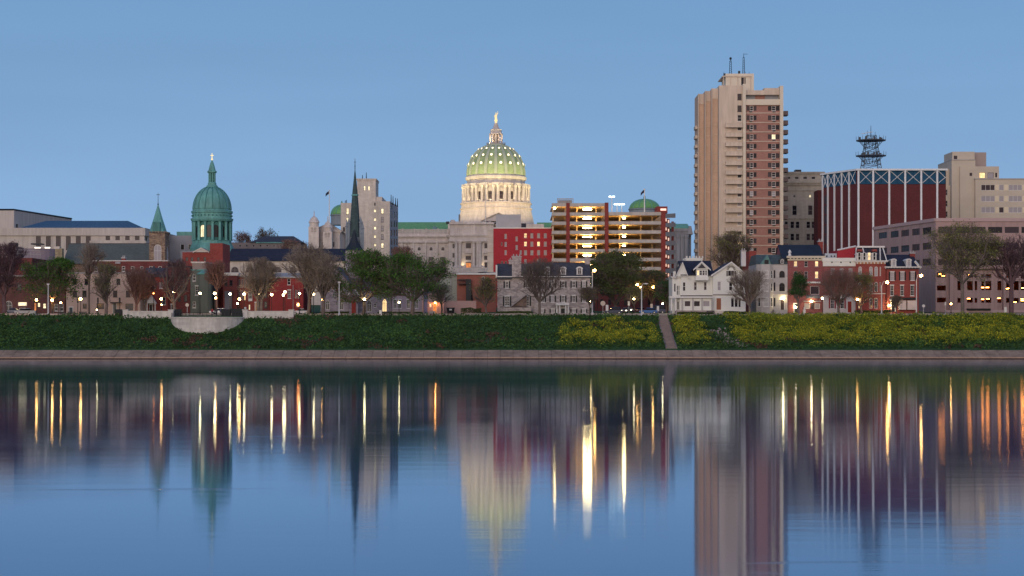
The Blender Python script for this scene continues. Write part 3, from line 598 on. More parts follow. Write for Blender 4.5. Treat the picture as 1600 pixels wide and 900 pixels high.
b.vol(220.5, 262, 432, 452, 14, redbrick, G([230, 240, 252], [446], 5.5, 10, 'sash', 'white', 'pd') + G([228, 256], [470], 6, 12, 'sash', 'white', 'dl')); b.gable(220.5, 262, 432, 420, 452, 14, slate, redbrick)
D = 450.5; b.fgable(229, 243, 474, 236, 463, D, 1.4, white, white, white, .1); b.bx('porch_post', white, 229, 230.5, 474, 491, D, .3); b.bx('porch_post', white, 241.5, 243, 474, 491, D, .3); b.door(234, 238, 476, 490, 451.9, dark)
mm = MB(); mm.lathe(X(239, 452), 453, [(1.6, Z(428, 452)), (.05, Z(415, 452))], 8); mm.build('turret', slate, b.o); b.done()
b = Bld('dark_town_house', 'dark brown town house behind the large bare tree left of grey turret house', 'house', 280, 453)
b.vol(262.5, 297, 418, 453, 14, darkbrick, G([270, 280, 290], [430, 448, 466], 5, 10, 'sash', 'dark', 'd')); b.cornice(262.5, 297, 415.5, 418, 453, darkw, 14, .3, .8)
b.door(268, 273, 476, 490, 453, dark); b.done()
gren = M('green_grey_render', (.15, .17, .145), .85, .12, .4)
b = Bld('turret_townhouse', 'narrow grey green town house with rounded bay turret and copper cornice', 'house', 314, 452)
b.vol(297.5, 327, 424, 452, 14, gren, [(305, 447, 312, 461, 'grid', 'white', 'd')] + G([303.5], [434, 476], 5, 10, 'sash', 'white', 'd'))
b.cornice(301, 321, 410, 424, 453, M('parapet_brick', (.30, .24, .22), .9, .1), 10, .1); b.cornice(301, 321, 421, 423.5, 452.6, copper, 1, .5); b.cornice(300, 320, 409, 411, 452.8, white, 10, .3)
mm = MB(); mm.lathe(X(320.5, 452), 452.3, [(1.75, 10), (1.75, Z(429, 452))], 12); mm.build('turret', gren, b.o)
mm = MB(); mm.lathe(X(320.5, 452), 452.3, [(2.1, Z(429, 452)), (2.1, Z(427, 452)), (.1, Z(420, 452))], 12); mm.build('turret_roof', copper, b.o)
for zz in (445, 468): 
    for a in (-.7, 0, .7): MB().box(-.3, .3, -.05, .05, -.9, .9); o = MB().box(-.28, .28, -.06, .06, -.9, .9).build('turret_window', GLASS['d'], b.o); o.location = (X(320.5, 452) + 1.76 * sin(a) - worigin(b.o)[0], 452.3 - 1.76 * cos(a) - 452, Z(zz, 452) - worigin(b.o)[2]); o.rotation_euler.z = a
b.done()
b = Bld('tall_brick_sidewall', 'tall plain deep red brick end wall standing in front of the green dome', 'building', 338, 466)
b.vol(328, 348, 380, 466, 12, redbrick, [(331, 470, 335, 480, 'sash', 'dark', 'l')]); b.vol(285, 328, 394, 468, 10, redbrick, G([292, 300, 310, 320], [405], 4, 6, 'plain', 'dark', 'd')); b.fgable(302, 326, 394, 314, 388, 467.5, 6, M('pale_gable', (.50, .38, .30), .8), stone, stone, .1); b.done()
b = Bld('white_cornice_house', 'dark brick house with stepped white cornice beside the tall red wall', 'house', 360, 454)
b.vol(348.5, 371, 430, 454, 20, darkbrick, G([353, 361], [442, 460], 4.5, 9, 'sash', 'dark', 'd')); b.cornice(349, 371, 426, 430.5, 454, white, 3, .35); b.one('grey_bay', M('grey_panel', (.16, .16, .19), .7), 351, 362, 455, 491, 453.3, .7); b.done()
b = Bld('bay_row_house', 'red brick row house with thin upright white bay strips and lit ground floor', 'house', 388, 456)
b.vol(371.5, 402, 433, 456, 20, redbrick, G([374.5, 378.5, 382.5, 387], [443], 2.4, 13, 'plain', 'white', 'dm') + G([374.5, 378.5, 382.5], [462], 2.4, 14, 'plain', 'white', 'dl') + [(388, 455, 394, 467, 'sash', 'white', 'd'), (388.5, 476, 391, 484, 'plain', 'white', 'w')]); b.cornice(371.5, 402, 430.5, 433, 456, grey, 5, .3)
b.one('bay_panel', white, 388, 394, 467, 470.5, 455.6, .5); b.door(399, 401.5, 473, 488, 456, M('orange_lit_door', (.5, .28, .12), .5)); b.done()
b = Bld('brick_row_house', 'plain dark brick row house behind twin trunk bare tree', 'house', 411, 456)
b.vol(402.5, 421, 432, 456, 20, darkbrick, G([407, 415], [444, 460, 476], 4.5, 10, 'sash', 'dark', 'd')); b.cornice(402.5, 421, 430, 432, 456, stone, 5, .3); b.done()
b = Bld('white_gutter_brick_house', 'bright red brick side wall with few white framed windows and white eaves', 'house', 448, 454)
b.vol(421.5, 474, 434, 454, 18, M('bright_red_brick', (.28, .042, .045), .9, .14, .4, 'brick', (.33, .055, .055)), [(449, 435.2, 454, 445, 'sash', 'white', 'd'), (449.5, 453.5, 454.5, 466, 'grid', 'white', 'm'), (461, 453, 463.5, 466, 'plain', 'white', 'd'), (465, 453, 468, 466, 'plain', 'white', 'd'), (463, 472, 468, 479, 'sash', 'white', 'o')]); b.gable(421.5, 474, 434, 428, 454, 18, grey, redbrick)
b.cornice(421.5, 474, 432.6, 434, 453.8, white, 1, .25); b.one('downpipe', grey, 457.5, 458.3, 445, 488, 453.7, .2); b.done()
# stone chapel
chst = M('mauve_rubble', (.40, .36, .40), .9, .15, .4, 'rubble', (.25, .22, .26))
b = Bld('stone_chapel', 'grey mauve stone chapel with steep gable, pointed windows and red door', 'church', 545, 452)
b.vol(501, 545, 441, 452, 22, chst, [(508.5, 468, 515, 484, 'pointed', 'white', 'd'), (530, 468, 536.5, 484, 'pointed', 'white', 'd'), (509.5, 443.5, 514, 455, 'sash', 'white', 'm'), (529, 443.5, 534, 455, 'sash', 'white', 'm')], roof=slate); b.fgable(501, 545, 441, 522, 416, 452, 22, M('purple_slate', (.10, .08, .10), .8, .2), chst, M('bargeboard', (.16, .13, .15), .8), .5)
m, mi = b.mb('attic_vent', dark); m.extr([(X(520.5, 451.8), Z(429, 452)), (X(524, 451.8), Z(429, 452)), (X(522.2, 451.8), Z(424, 452))], 451.8, 451.98, mi)
b.vol(545, 612, 452, 453.2, 14, chst, [(573, 468, 580.5, 487, 'pointed', 'white', 'od'), (597, 466, 604.5, 487, 'pointed', 'white', 'l'), (584, 474, 588, 480, 'sash', 'white', 'd')], roof=slate); b.gable(545, 612, 452, 436, 453.2, 14, M('purple_slate'), chst)
D = 450.8; b.vol(545.5, 559.5, 461, D, 2.4, chst, [], roof=slate); b.fgable(544, 561, 461, 552.5, 449, D, 2.4, slate, chst, white, .15)
mm = MB(); mm.box(X(549.5, D), X(556, D), D - .12, D - .005, gz(D), Z(470, D)); mm.extr([(X(549.5, D), Z(470, D)), (X(556, D), Z(470, D)), (X(554.8, D), Z(465.5, D)), (X(552.7, D), Z(463, D)), (X(550.6, D), Z(465.5, D))], D - .12, D - .005); mm.build('door', M('red_door', (.32, .03, .02), .5), b.o); b.done()
# mauve hall
mauve = M('mauve_wall', (.46, .37, .42), .85, .08, .3)
b = Bld('mauve_hall', 'low mauve hall with tall white trimmed windows under leafy tree', 'building', 638, 452)
b.vol(612.5, 662, 450, 452, 14, mauve, G([617, 624.5, 638, 651], [475], 5.6, 13, 'grid', 'white', 'dm') + G([617, 624.5, 638, 651], [458], 5, 5, 'plain', 'dark', 'd')); b.cornice(612.5, 662, 448, 450, 452, stone, 14, .3); b.bx('belt_course', stone, 612.5, 662, 485, 486.5, 451.8, .2)
b.one('corner_post', M('pink_post', (.65, .42, .36), .7), 659.5, 661.5, 452, 490, 451.7, .5); b.done()
b = Bld('pink_lowhouse', 'low pink house with glowing orange doorway beside a small bare tree', 'house', 682, 452)
b.vol(662.5, 694, 459, 452, 8, M('pink_wall', (.58, .37, .33), .85, .08), [(676.2, 475, 682.4, 489.5, 'plain', 'white', 'o'), (671, 474, 674, 480, 'plain', 'white', 'w')]); b.one('door_hood', M('pink_wall'), 674, 685, 470.5, 472, 450.9, 1.2)
m = MB(); m.ball((X(680, 451.3), 451.3, Z(473.4, 451)), .14); m.build('door_lamp', EM('orange_lamp', (1, .42, .10), 150), b.o); b.one('steps', stone, 671, 680, 486, 491, 450.4, 1.4); b.vol(662.5, 668, 452, 451.9, 8, M('blue_grey_panel', (.22, .22, .36), .8)); b.done()
b = Bld('long_pink_wall', 'plain pink garden wall with glow of lamplight at its right end', 'wall', 715, 454)
b.vol(694.5, 744, 470, 454, 1, M('pink_wall'), [], roof=stone); b.done()
D = 451; o = thing('dumpster', 'dark green dumpster against the pink wall', 'dumpster', (X(704, D), D, gz(D))); m = MB(); m.prism([(X(699, D), D), (X(709, D), D), (X(709, D), D + 1.2), (X(699, D), D + 1.2)], gz(D), Z(482, D), 0, [(X(698, D), D - .15), (X(710, D), D - .15), (X(710, D), D + 1.3), (X(698, D), D + 1.3)]); m.build('bin', bx_m, o); MB().box(X(697.6, D), X(710.4, D), D - .2, D + 1.35, Z(482, D), Z(480.6, D)).build('lid', dark, o); MB().box(X(702, D), X(706, D), D - .2, D - .1, Z(485, D), Z(482.6, D)).build('notice', white, o)
b = Bld('teal_grey_blockhouse', 'blank grey green concrete wall left of the iron fire stair', 'building', 707, 478)
b.vol(688, 727, 428, 478, 12, M('grey_green_wall', (.34, .36, .31), .85, .07), []); b.one('downpipe', grey, 704.3, 705.2, 430, 470, 477.7, .25); b.cornice(688, 727, 427, 428.2, 478, grey, 12, .3); b.done()
b = Bld('copper_red_pavilion', 'flat-roofed orange red building with iron fire stair in front of capitol columns', 'building', 745, 476)
b.vol(714, 775, 429, 476.5, 14, M('orange_brick', (.30, .11, .08), .85, .12, .3, 'brick', (.35, .13, .10)), [(753, 432, 757, 438, 'plain', 'white', 'm')], part='wall', y1=None); b.bx('roof_edge', white, 713, 775, 426.8, 429, 476, 14.5); b.bx('roof_band', grey, 706, 775, 425, 426.6, 480, 12)
m, mi = b.mb('fire_stair', dark); D = 475
for yy in (437, 444): m.box(X(715, D), X(733, D), D, D + 1.2, Z(yy, D), Z(yy, D) + .12, mi)
for k in range(10): x_ = X(715 + k * 2, D); m.box(x_ - .04, x_ + .04, D - .01, D + .05, Z(444, D), Z(437, D), mi)
m.box(X(728, D), X(736, D), D + .3, D + 1, gz(D), Z(436, D), mi); m.tube((X(733, D), D + .5, Z(437, D)), (X(738, D), D + .5, Z(470, D)), .2, .2, 4, mi)
m, mi = b.mb('roof_unit', concg); D = 477
m.box(X(747, D), X(757, D), D, D + 3, Z(425, D), Z(419, D), mi); m.extr([(X(757, D), Z(425, D)), (X(761, D), Z(418, D)), (X(763, D), Z(418, D)), (X(760, D), Z(425, D))], D, D + 2, mi); b.done()
# ================================================================== CATHEDRAL (green dome)
b = Bld('domed_cathedral', 'cathedral with weathered green copper dome, lantern and small gilt cross on top', 'cathedral', 331, 620)
D = 640; cx = X(331.3, D); px = D / F
def LP(l): return [(max(.02, r * px), Z(y, D)) for r, y in l]
m = MB(); m.lathe(cx, D, LP([(35, 394), (35, 388), (31.5, 381), (31, 376.5)]), 8, a0=pi / 8, a1=2 * pi + pi / 8); m.build('base_skirt', copper, b.o)
m = MB(); m.lathe(cx, D, LP([(35.5, 404), (35.5, 394)]), 8, a0=pi / 8, a1=2 * pi + pi / 8); m.build('octagon', copperd, b.o)
m = MB(); m.lathe(cx, D, LP([(26.5, 377), (26.5, 346)]), 32); m.build('drum', copperd, b.o)
col = MB().lathe(0, 0, [(.62, 0), (.5, .4), (.45, 29 * px - .5), (.62, 29 * px)], 8).mesh('column', copper)
for k in range(16):
    a = pi / 16 + k * pi / 8
    for da in (0,): put('column', col, b.o, (cx + 29.3 * px * sin(a + da), D - 29.3 * px * cos(a + da), Z(376.3, D)))
    a2 = k * pi / 8
    if cos(a2) > -.2:
        g = 'w' if abs(sin(a2) + .0) < .05 or k == 0 else 'd'
        m1, m2 = window_mesh(1.9, 4.4, 'arch', 'none', 'w' if k == 15 else 'd', copperd)
        p = (cx + 26.55 * px * sin(a2), D - 26.55 * px * cos(a2) - .12, Z(362, D)); put('window', m1, b.o, p, a2); put('window_pane', m2, b.o, p, a2)
m = MB(); m.lathe(cx, D, LP([(27, 347), (31.5, 346.5), (33, 343.5), (33, 342), (30.5, 341.6), (30.5, 334), (32, 333.2), (32.2, 330.4), (30.3, 329.6), (29.8, 328)]), 48); m.build('entablature', copper, b.o)
m = MB()
for k in range(32):
    a = 2 * pi * k / 32; m.ball((cx + 30.9 * px * sin(a), D - 30.9 * px * cos(a), Z(337.5, D)), .32, 6)
m.build('roundel_band', copperd, b.o)
prof = [(29.6 * sqrt(max(0, 1 - t * t)), 328 - 37 * t) for t in [k / 14 * .965 for k in range(15)]]
m = MB(); m.lathe(cx, D, LP(prof), 48); m.build('dome', copper, b.o, smooth=True)
for k in range(16):
    a = 2 * pi * (k + .5) / 16; m = MB(); pr = LP(prof)
    for (r0, z0), (r1, z1) in zip(pr, pr[1:]): m.tube((cx + r0 * sin(a), D - r0 * cos(a), z0), (cx + r1 * sin(a), D - r1 * cos(a), z1), .22, .2, 5)
    m.build('rib', copperd, b.o)
m = MB(); m.lathe(cx, D, LP([(9.5, 294), (8.8, 290.5), (7.0, 289), (6.6, 286), (5.4, 284.8)]), 16); m.build('lantern_base', copper, b.o)
m = MB(); m.lathe(cx, D, LP([(3.4, 285), (3.4, 270)]), 12); m.build('lantern_core', copperd, b.o)
for k in range(8): a = pi / 8 + k * pi / 4; m = MB(); m.lathe(cx + 4.7 * px * sin(a), D - 4.7 * px * cos(a), [(.26, Z(285, D)), (.26, Z(270.5, D))], 6); m.build('lantern_column', copper, b.o)
m = MB(); m.lathe(cx, D, LP([(5.3, 271), (7.4, 269.5), (7.4, 267.5), (5.6, 266.5), (5.2, 264), (3.0, 256), (1.0, 251), (.3, 249.5)]), 16); m.build('lantern_cap', copper, b.o)
gold = EM('gold_floodlight_glow', (1, .80, .40), .75, (.9, .7, .3)); m = MB(); m.ball((cx, D, Z(249, D)), .38, 8); m.tube((cx, D, Z(249, D)), (cx, D, Z(239.5, D)), .16, .12, 5); m.box(cx - .55, cx + .55, D - .1, D + .1, Z(243.4, D), Z(242.4, D)); m.build('gilt_cross', gold, b.o)  # emission on the cross stands in for floodlight
b.bx('transept', M('grey_wall'), 282, 330, 392, 470, 618, 40)
m, mi = b.mb('nave_roof', navy); D0 = 602; za, zb_ = Z(407.5, D0), Z(388.5, 612)
m.face([(X(352, D0), D0, za), (X(548, D0), D0, za), (X(548, 612), 612, zb_), (X(362, 612), 612, zb_)], mi); m.face([(X(548, 612), 612, zb_), (X(362, 612), 612, zb_), (X(352, 622), 622, za), (X(548, 622), 622, za)], mi); m.face([(X(352, D0), D0, za), (X(362, 612), 612, zb_), (X(352, 622), 622, za)], mi)
b.facade((X(355, 603), 603), (X(547, 603), 603), 13, za - .02, stone, [(x_ - 6, 416.5, x_ + 6, 426, 'arch', 'stone', 'm') for x_ in (367, 390, 412, 434, 458, 482, 505, 528)])
for x_ in (356, 378.5, 401, 423, 446, 470, 493, 516, 540): b.one('buttress', stone, x_ - 1.2, x_ + 1.2, 410, 440, 602.4, .7)
b.done()
# background church with twin belfries
b = Bld('twin_belfry_church', 'pale church front with pediment between two small domed belfries', 'church', 500, 650)
D = 660; b.vol(486, 531, 361, D, 20, capst, [(514, 387, 518, 393, 'sash', 'none', 'd')] + G([497, 505, 513, 521], [382], 3.4, 9, 'arch', 'stone', 'm'), roof=slate); b.fgable(486, 532, 361, 514, 349, D, 20, slate, capst, stone, .4)
b.cornice(486, 532, 361, 363.5, D, capst, .6, .5)
for c, ty, w_ in ((490, 341, 8), (511.5, 349, 7)):
    D2 = 655; pp = D2 / F; m = MB(); m.prism([(X(c - w_, D2), D2), (X(c + w_, D2), D2), (X(c + w_, D2), D2 + 3.4), (X(c - w_, D2), D2 + 3.4)], 14, Z(ty + 13, D2)); m.build('belfry', capst, b.o)
    q = D2 + 1.7; xx = X(c, D2); m = MB(); m.lathe(xx, q, [(w_ * pp * .92, Z(ty + 13, D2)), (w_ * pp * .92, Z(ty + 7, D2)), (w_ * pp * 1.12, Z(ty + 6.6, D2)), (w_ * pp * .95, Z(ty + 4, D2)), (w_ * pp * .6, Z(ty - 1, D2)), (.2, Z(ty - 4, D2)), (.1, Z(ty - 12, D2))], 12); m.build('belfry_dome', capst, b.o)
    for dx in (-2.4, 2.4): m1, m2 = window_mesh(.7, 1.6, 'arch', 'none', 'd', capst); p = (X(c + dx, D2), D2 - .12, Z(ty + 18, D2)); put('window', m1, b.o, p); put('window_pane', m2, b.o, p)
b.done()
def flagpole(name, label, px_, yb, yt, D, flagy, r=.16, yb2=0, side=-1):
    o = thing('flagpole', label, 'flagpole', (X(px_, D), D, Z(yb, D))); x_ = X(px_, D); MB().tube((x_, D, Z(yb, D)), (x_, D, Z(yt, D)), r * 1.3, r * .8, 6).ball((x_, D, Z(yt, D)), r * 2, 6).build('pole', white, o)
    if flagy:
        m = MB(); n = 6; W_ = 5.4 * D / F; H_ = 4.5 * D / F; zt = Z(flagy, D); vs = []
        for i in range(n + 1):
            u = i / n; 
            for j in range(3): m.v.append((x_ + side * (.1 + u * W_), D + .25 * sin(u * 7), zt - H_ * j / 2 - u * .7 + .15 * sin(u * 5)))
        for i in range(n):
            for j in range(2): q = i * 3 + j; m.f.append((q, q + 3, q + 4, q + 1)); m.mi.append(0)
        m.build('flag', M('dark_blue_flag', (.03, .035, .07), .8, .3, 2), o)
flagpole('f', 'white flagpole with dark flag above the twin belfry church', 514.5, 352, 298, 652, 299)
for c, yt, w_, lab, D in ((534, 318, 17, 'left', 790), (1007, 309, 24, 'right', 790)):
    b = Bld('green_wing_dome', f'small green tiled dome of the capitol {lab} wing, ' + ('half hidden by the dark spire' if lab == 'left' else 'seen above the parking garage'), 'dome', c, D); pp = D / F; m = MB(); x_ = X(c, D)
    m.lathe(x_, D, [(w_ * pp, Z(352, D)), (w_ * pp, Z(yt + 20, D)), (w_ * 1.06 * pp, Z(yt + 19, D)), (w_ * 1.06 * pp, Z(yt + 17.5, D))], 24); m.build('drum', M('blue_grey_stone', (.22, .26, .30), .8), b.o)
    m = MB(); m.lathe(x_, D, [(w_ * 1.0 * pp * cos(t), Z(yt + 17.5, D) + 15.5 * pp * sin(t)) for t in [k * .19 for k in range(9)]], 24); m.build('dome', green_tile, b.o, smooth=True)
    m = MB(); m.lathe(x_, D, [(1.6 * pp, Z(yt + 3, D)), (1.8 * pp, Z(yt - 1, D)), (.2, Z(yt - 4, D))], 10); m.build('finial', copper, b.o)
    for k in range(14):
        a = 2 * pi * k / 14; m = MB(); l = [(w_ * 1.0 * pp * cos(t), Z(yt + 17.5, D) + 15.5 * pp * sin(t)) for t in [k_ * .19 for k_ in range(9)]]
        for (r0, z0), (r1, z1) in zip(l, l[1:]): m.tube((x_ + r0 * sin(a), D - r0 * cos(a), z0), (x_ + r1 * sin(a), D - r1 * cos(a), z1), .16, .14, 4)
        m.build('rib', copper, b.o)
    b.done()
# dark slender spire
b = Bld('dark_green_spire', 'very slender dark green church spire with pinnacles and flared roof at its foot', 'church spire', 553, 505)
D = 505; cx = X(553.2, D); pp = D / F; spg = M('spire_slate', (.035, .065, .07), .6, .25, .6, 'roof', (.06, .10, .10))
m = MB(); m.lathe(cx, D + 3, [(r * pp, Z(y, D)) for r, y in ((8.6, 372), (7.6, 345), (5.2, 312), (4.3, 301), (.35, 262))], 8); m.build('spire', spg, b.o)
m = MB(); m.lathe(cx, D + 3, [(r * pp, Z(y, D)) for r, y in ((5.0, 305), (5.6, 304.6), (5.6, 303), (4.6, 302.4))], 8); m.build('copper_band', copper, b.o)
m = MB(); m.tube((cx, D + 3, Z(263, D)), (cx, D + 3, Z(246, D)), .13, .05, 5); m.box(cx - .3, cx + .3, D + 2.95, D + 3.05, Z(252, D), Z(251.3, D)); m.ball((cx, D + 3, Z(258, D)), .2, 6); m.build('cross', dark, b.o)
m = MB(); m.lathe(cx, D + 3, [(r * pp, Z(y, D)) for r, y in ((8.6, 392), (8.6, 371.5), (9.4, 371), (9.4, 370), (7, 369.6))], 8); m.build('belfry_stage', M('blue_grey_stone'), b.o)
for dx, yt in ((-12.2, 342), (-9, 337), (9.5, 336), (12.5, 345), (11, 352)):
    x_ = X(553.2 + dx, D); m = MB(); m.lathe(x_, D + 2, [(.42, Z(388, D)), (.42, Z(yt + 12, D)), (.6, Z(yt + 11.6, D)), (.42, Z(yt + 10, D)), (.03, Z(yt, D))], 6); m.build('pinnacle', M('blue_grey_stone'), b.o)
m = MB(); m.lathe(cx, D + .6, [(r * pp, Z(y, D)) for r, y in ((16, 391), (12, 386.5), (8, 380), (5, 372), (1.6, 362), (.2, 358))], 8, a0=pi / 8, a1=2 * pi + pi / 8); m.build('flared_roof', M('black_slate', (.02, .028, .04), .6, .2), b.o)
m = MB(); m.lathe(cx, D + 1, [(14.5 * pp, 11), (14.5 * pp, Z(390.6, D))], 8, a0=pi / 8, a1=2 * pi + pi / 8); m.build('tower', chst, b.o)
for k in range(5): q = X(545 + k * 4, D); m = MB(); m.box(q - .25, q + .25, D - 1.75, D - 1.5, Z(397, D), Z(393.5, D)); m.build('tower_light_opening', GLASS['p'], b.o)
b.done()
# art deco office tower
b = Bld('art_deco_office_tower', 'beige stepped office tower with rows of small lit windows behind the dark spire', 'office building', 580, 680)
D = 680; b.vol(558, 587, 282, D, 14, stone, [(568.5, 290.5, 571, 297.5, 'plain', 'dark', 'w'), (575.3, 290.5, 577.8, 297.5, 'plain', 'dark', 'w')] + [(584.5, y, 587, y + 6, 'plain', 'dark', 'w') for y in ()], rw=[])
b.cornice(558, 587, 279, 282.5, D, stone, 14, .3, .9)
b.vol(532.5, 558, 317, D + 1, 24, stone, [(541, 325, 545, 335, 'sash', 'dark', 'w'), (541, 340, 545, 348, 'sash', 'dark', 'w'), (536, 355, 539, 362, 'plain', 'dark', 'd')]); b.vol(587, 597, 307.5, D + .6, 22, stone, G([586 + 1.8 + 0, 0][:1], [], 3, 4))
cols = [(583.5, y) for y in (343, 356.5, 369.5, 383)]
b.vol(558, 609, 314.5, D - 1.2, 24, stone, [(584, y - 2.3, 588, y + 2.3, 'plain', 'dark', 'w') for y in (329.5, 343, 356.5, 369.5, 383)] + [(595.5, y - 4, 599.5, y + 4, 'sash', 'dark', g_) for y, g_ in ((330, 'w'), (343, 'p'), (357, 'p'), (370, 'p'), (384, 'w'))] + [(584.5, y - 2.4, 587, y + 2.4, 'plain', 'dark', 'd') for y in (319,)])
sd = M('shaded_side_stone', (.40, .40, .43), .85, .1)  # shade of the side face is put into this darker stone colour
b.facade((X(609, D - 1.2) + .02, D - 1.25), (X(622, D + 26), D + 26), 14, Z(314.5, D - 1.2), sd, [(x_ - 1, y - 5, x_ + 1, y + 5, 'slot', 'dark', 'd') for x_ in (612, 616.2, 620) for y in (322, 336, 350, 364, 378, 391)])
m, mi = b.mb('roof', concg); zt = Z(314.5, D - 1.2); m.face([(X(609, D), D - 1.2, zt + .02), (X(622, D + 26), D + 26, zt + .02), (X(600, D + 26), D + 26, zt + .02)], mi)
for x_, yt, y0 in ((538, 312, 317), (540, 311, 317), (565, 272, 280), (571, 268, 280), (610, 303, 315), (613, 305, 316), (617, 308, 318), (620, 309, 319)): m, mi = b.mb('antennas', dark); m.tube((X(x_, D), D + 4, Z(y0 + 3, D)), (X(x_, D), D + 4, Z(yt, D)), .22, .1, 4, mi)
b.done()

# ================================================================== CAPITOL
b = Bld('state_capitol', 'domed granite capitol with floodlit drum and green tiled dome topped by a gilded statue', 'capitol', 775, 780)
CD = 800; cx = X(775, CD); px = CD / F
def CP(l): return [(max(.02, r * px), Z(y, CD)) for r, y in l]
m = MB(); m.lathe(cx, CD, CP([(60, 352), (57.5, 340), (55.5, 331), (55, 328.5), (56.5, 328), (56.5, 326.5), (54.5, 326), (54, 320.5), (56, 320), (56, 318.2)]), 72); m.build('drum_base', capst, b.o)
m = MB(); m.lathe(cx, CD, CP([(47.5, 319), (47.5, 291)]), 72); m.build('drum', capst, b.o)
cm = MB().lathe(0, 0, [(.95, 0), (.95, .5), (.72, .7), (.64, 25.5 * px - 1), (.9, 25.5 * px - .5), (.95, 25.5 * px)], 10).mesh('column', capst)
NB = 18
for k in range(NB):
    a = 2 * pi * k / NB
    for da in (-.07, .07): put('column', cm, b.o, (cx + 51.3 * px * sin(a + da), CD - 51.3 * px * cos(a + da), Z(318, CD)))
    p = MB(); e = []
    for r_, s_ in ((46.5, -.12), (53.8, -.105), (53.8, .105), (46.5, .12)): e.append((cx + r_ * px * sin(a + s_), CD - r_ * px * cos(a + s_)))
    p.prism(e, Z(292.6, CD), Z(289.2, CD)); p.build('entablature_block', capst, b.o)
    a2 = a + pi / NB
    if cos(a2) > -.25:
        w_ = 1.8; m1, m2 = window_mesh(w_, 3.6, 'sash', 'stone', 'm', capst); r_ = 47.75 * px; c_ = (cx + r_ * sin(a2), CD - r_ * cos(a2))
        put('window', m1, b.o, (c_[0] + .2 * sin(a2), c_[1] - .2 * cos(a2), Z(308, CD)), a2); put('window_pane', m2, b.o, (c_[0] + .2 * sin(a2), c_[1] - .2 * cos(a2), Z(308, CD)), a2)
        hm = MB(); hm.box(-1.7, 1.7, -.45, .3, -.2, .25); hm.extr([(-1.7, .25), (1.7, .25), (1.2, .9), (0, 1.35), (-1.2, .9)], -.45, .3); hm.box(-1.5, -1.1, -.3, .3, -4.6, -.2); hm.box(1.1, 1.5, -.3, .3, -4.6, -.2)
        key = 'hood'
        if key not in WC: WC[key] = hm.mesh('window_hood', capst)
        put('window_hood', WC[key], b.o, (cx + 47.6 * px * sin(a2), CD - 47.6 * px * cos(a2), Z(301, CD)), a2)
m = MB(); m.lathe(cx, CD, CP([(47.5, 292), (50, 291), (50.5, 289.6), (48, 289), (45.5, 288.6), (45, 283), (46.5, 282.4), (47.8, 280.5), (47.8, 277.5), (46.2, 276.6), (45.6, 275)]), 72); m.build('attic_ring', capst, b.o)
for k in range(NB):
    a = 2 * pi * k / NB; 
    if cos(a) < -.3: continue
    p = MB(); p.box(-.9, .9, -.5, .5, 0, 1.6); p.extr([(-1.1, 1.6), (1.1, 1.6), (.5, 2.3), (-.5, 2.3)], -.6, .5); o = p.build('statuary_block', M('dark_stone_group', (.22, .22, .22), .8), b.o); wo = worigin(b.o); o.location = (cx + 47.2 * px * sin(a) - wo[0], CD - 47.2 * px * cos(a) - wo[1], Z(288.8, CD) - wo[2]); o.rotation_euler.z = a
prof = [(45.4 * (max(0, 1 - t ** 2.05)) ** .5, 275.5 - 50.5 * t) for t in [k / 18 * .93 for k in range(19)]]
m = MB(); m.lathe(cx, CD, CP(prof), 72); m.build('dome', M('dome_tile', (.34, .44, .22), .45, .24, .30, 'roof', (.42, .52, .27)), b.o, smooth=True)
ribm = M('dome_rib', (.50, .55, .40), .6, .1)
for k in range(NB):
    a = 2 * pi * k / NB; m = MB(); pr = CP(prof)
    for (r0, z0), (r1, z1) in zip(pr, pr[1:]):
        n = len(m.v); hw0 = .28 + .40 * r0 / (45 * px); hw1 = .28 + .40 * r1 / (45 * px)
        for r_, z_, hw in ((r0, z0, hw0), (r1, z1, hw1)):
            for s_, o_ in ((-1, -.1), (-1, .35), (1, .35), (1, -.1)):
                rr_ = r_ + o_; m.v.append((cx + rr_ * sin(a) + s_ * hw * cos(a), CD - rr_ * cos(a) + s_ * hw * sin(a), z_ + o_ * .5))
        for i in range(3): m.f.append((n + i, n + i + 1, n + 5 + i, n + 4 + i)); m.mi.append(0)
    m.build('rib', ribm, b.o)
lamp_w = EM('dome_window_light', (1, .82, .48), 1.5)
def onprof(y):
    for (r0, y0), (r1, y1) in zip(prof, prof[1:]):
        if y0 >= y >= y1: return r0 + (r1 - r0) * (y0 - y) / (y0 - y1)
for y, sz in ((258, .60), (245.3, .55), (234.3, .46)):
    for k in range(NB):
        a = 2 * pi * (k + .5) / NB
        if cos(a) < -.1: continue
        r_ = onprof(y) * px + .35; key = ('dw', sz)
        if key not in WC:
            q = MB(); q.lathe(0, 0, [(sz * 1.2, 0), (sz * 1.2, .35), (sz, .36)], 10); l = MB(); l.lathe(0, 0, [(sz, .37), (.01, .42)], 10)
            WC[key] = (q.mesh('dome_window', ribm), l.mesh('lit_pane', lamp_w))
        tilt = atan2(1, 1); sl = math.atan(.5 + (258 - y) / 26)
        for nm, me in zip(('dome_window', 'lit_pane'), WC[key]):
            o = put(nm, me, b.o, (cx + r_ * sin(a), CD - r_ * cos(a), Z(y, CD))); o.rotation_euler = (pi / 2 - sl * .5, 0, a)
m = MB(); m.lathe(cx, CD, CP([(18, 231), (18.5, 229.4), (14.5, 227), (14.2, 225.5)]), 32); m.build('dome_collar', ribm, b.o)
m = MB(); m.lathe(cx, CD, CP([(14.8, 226), (14.8, 225.2), (11, 225)]), 32)
for k in range(32): a = 2 * pi * k / 32; m.tube((cx + 14.4 * px * sin(a), CD - 14.4 * px * cos(a), Z(225.5, CD)), (cx + 14.4 * px * sin(a), CD - 14.4 * px * cos(a), Z(223, CD)), .08, .08, 4)
m.build('balcony', grey, b.o)
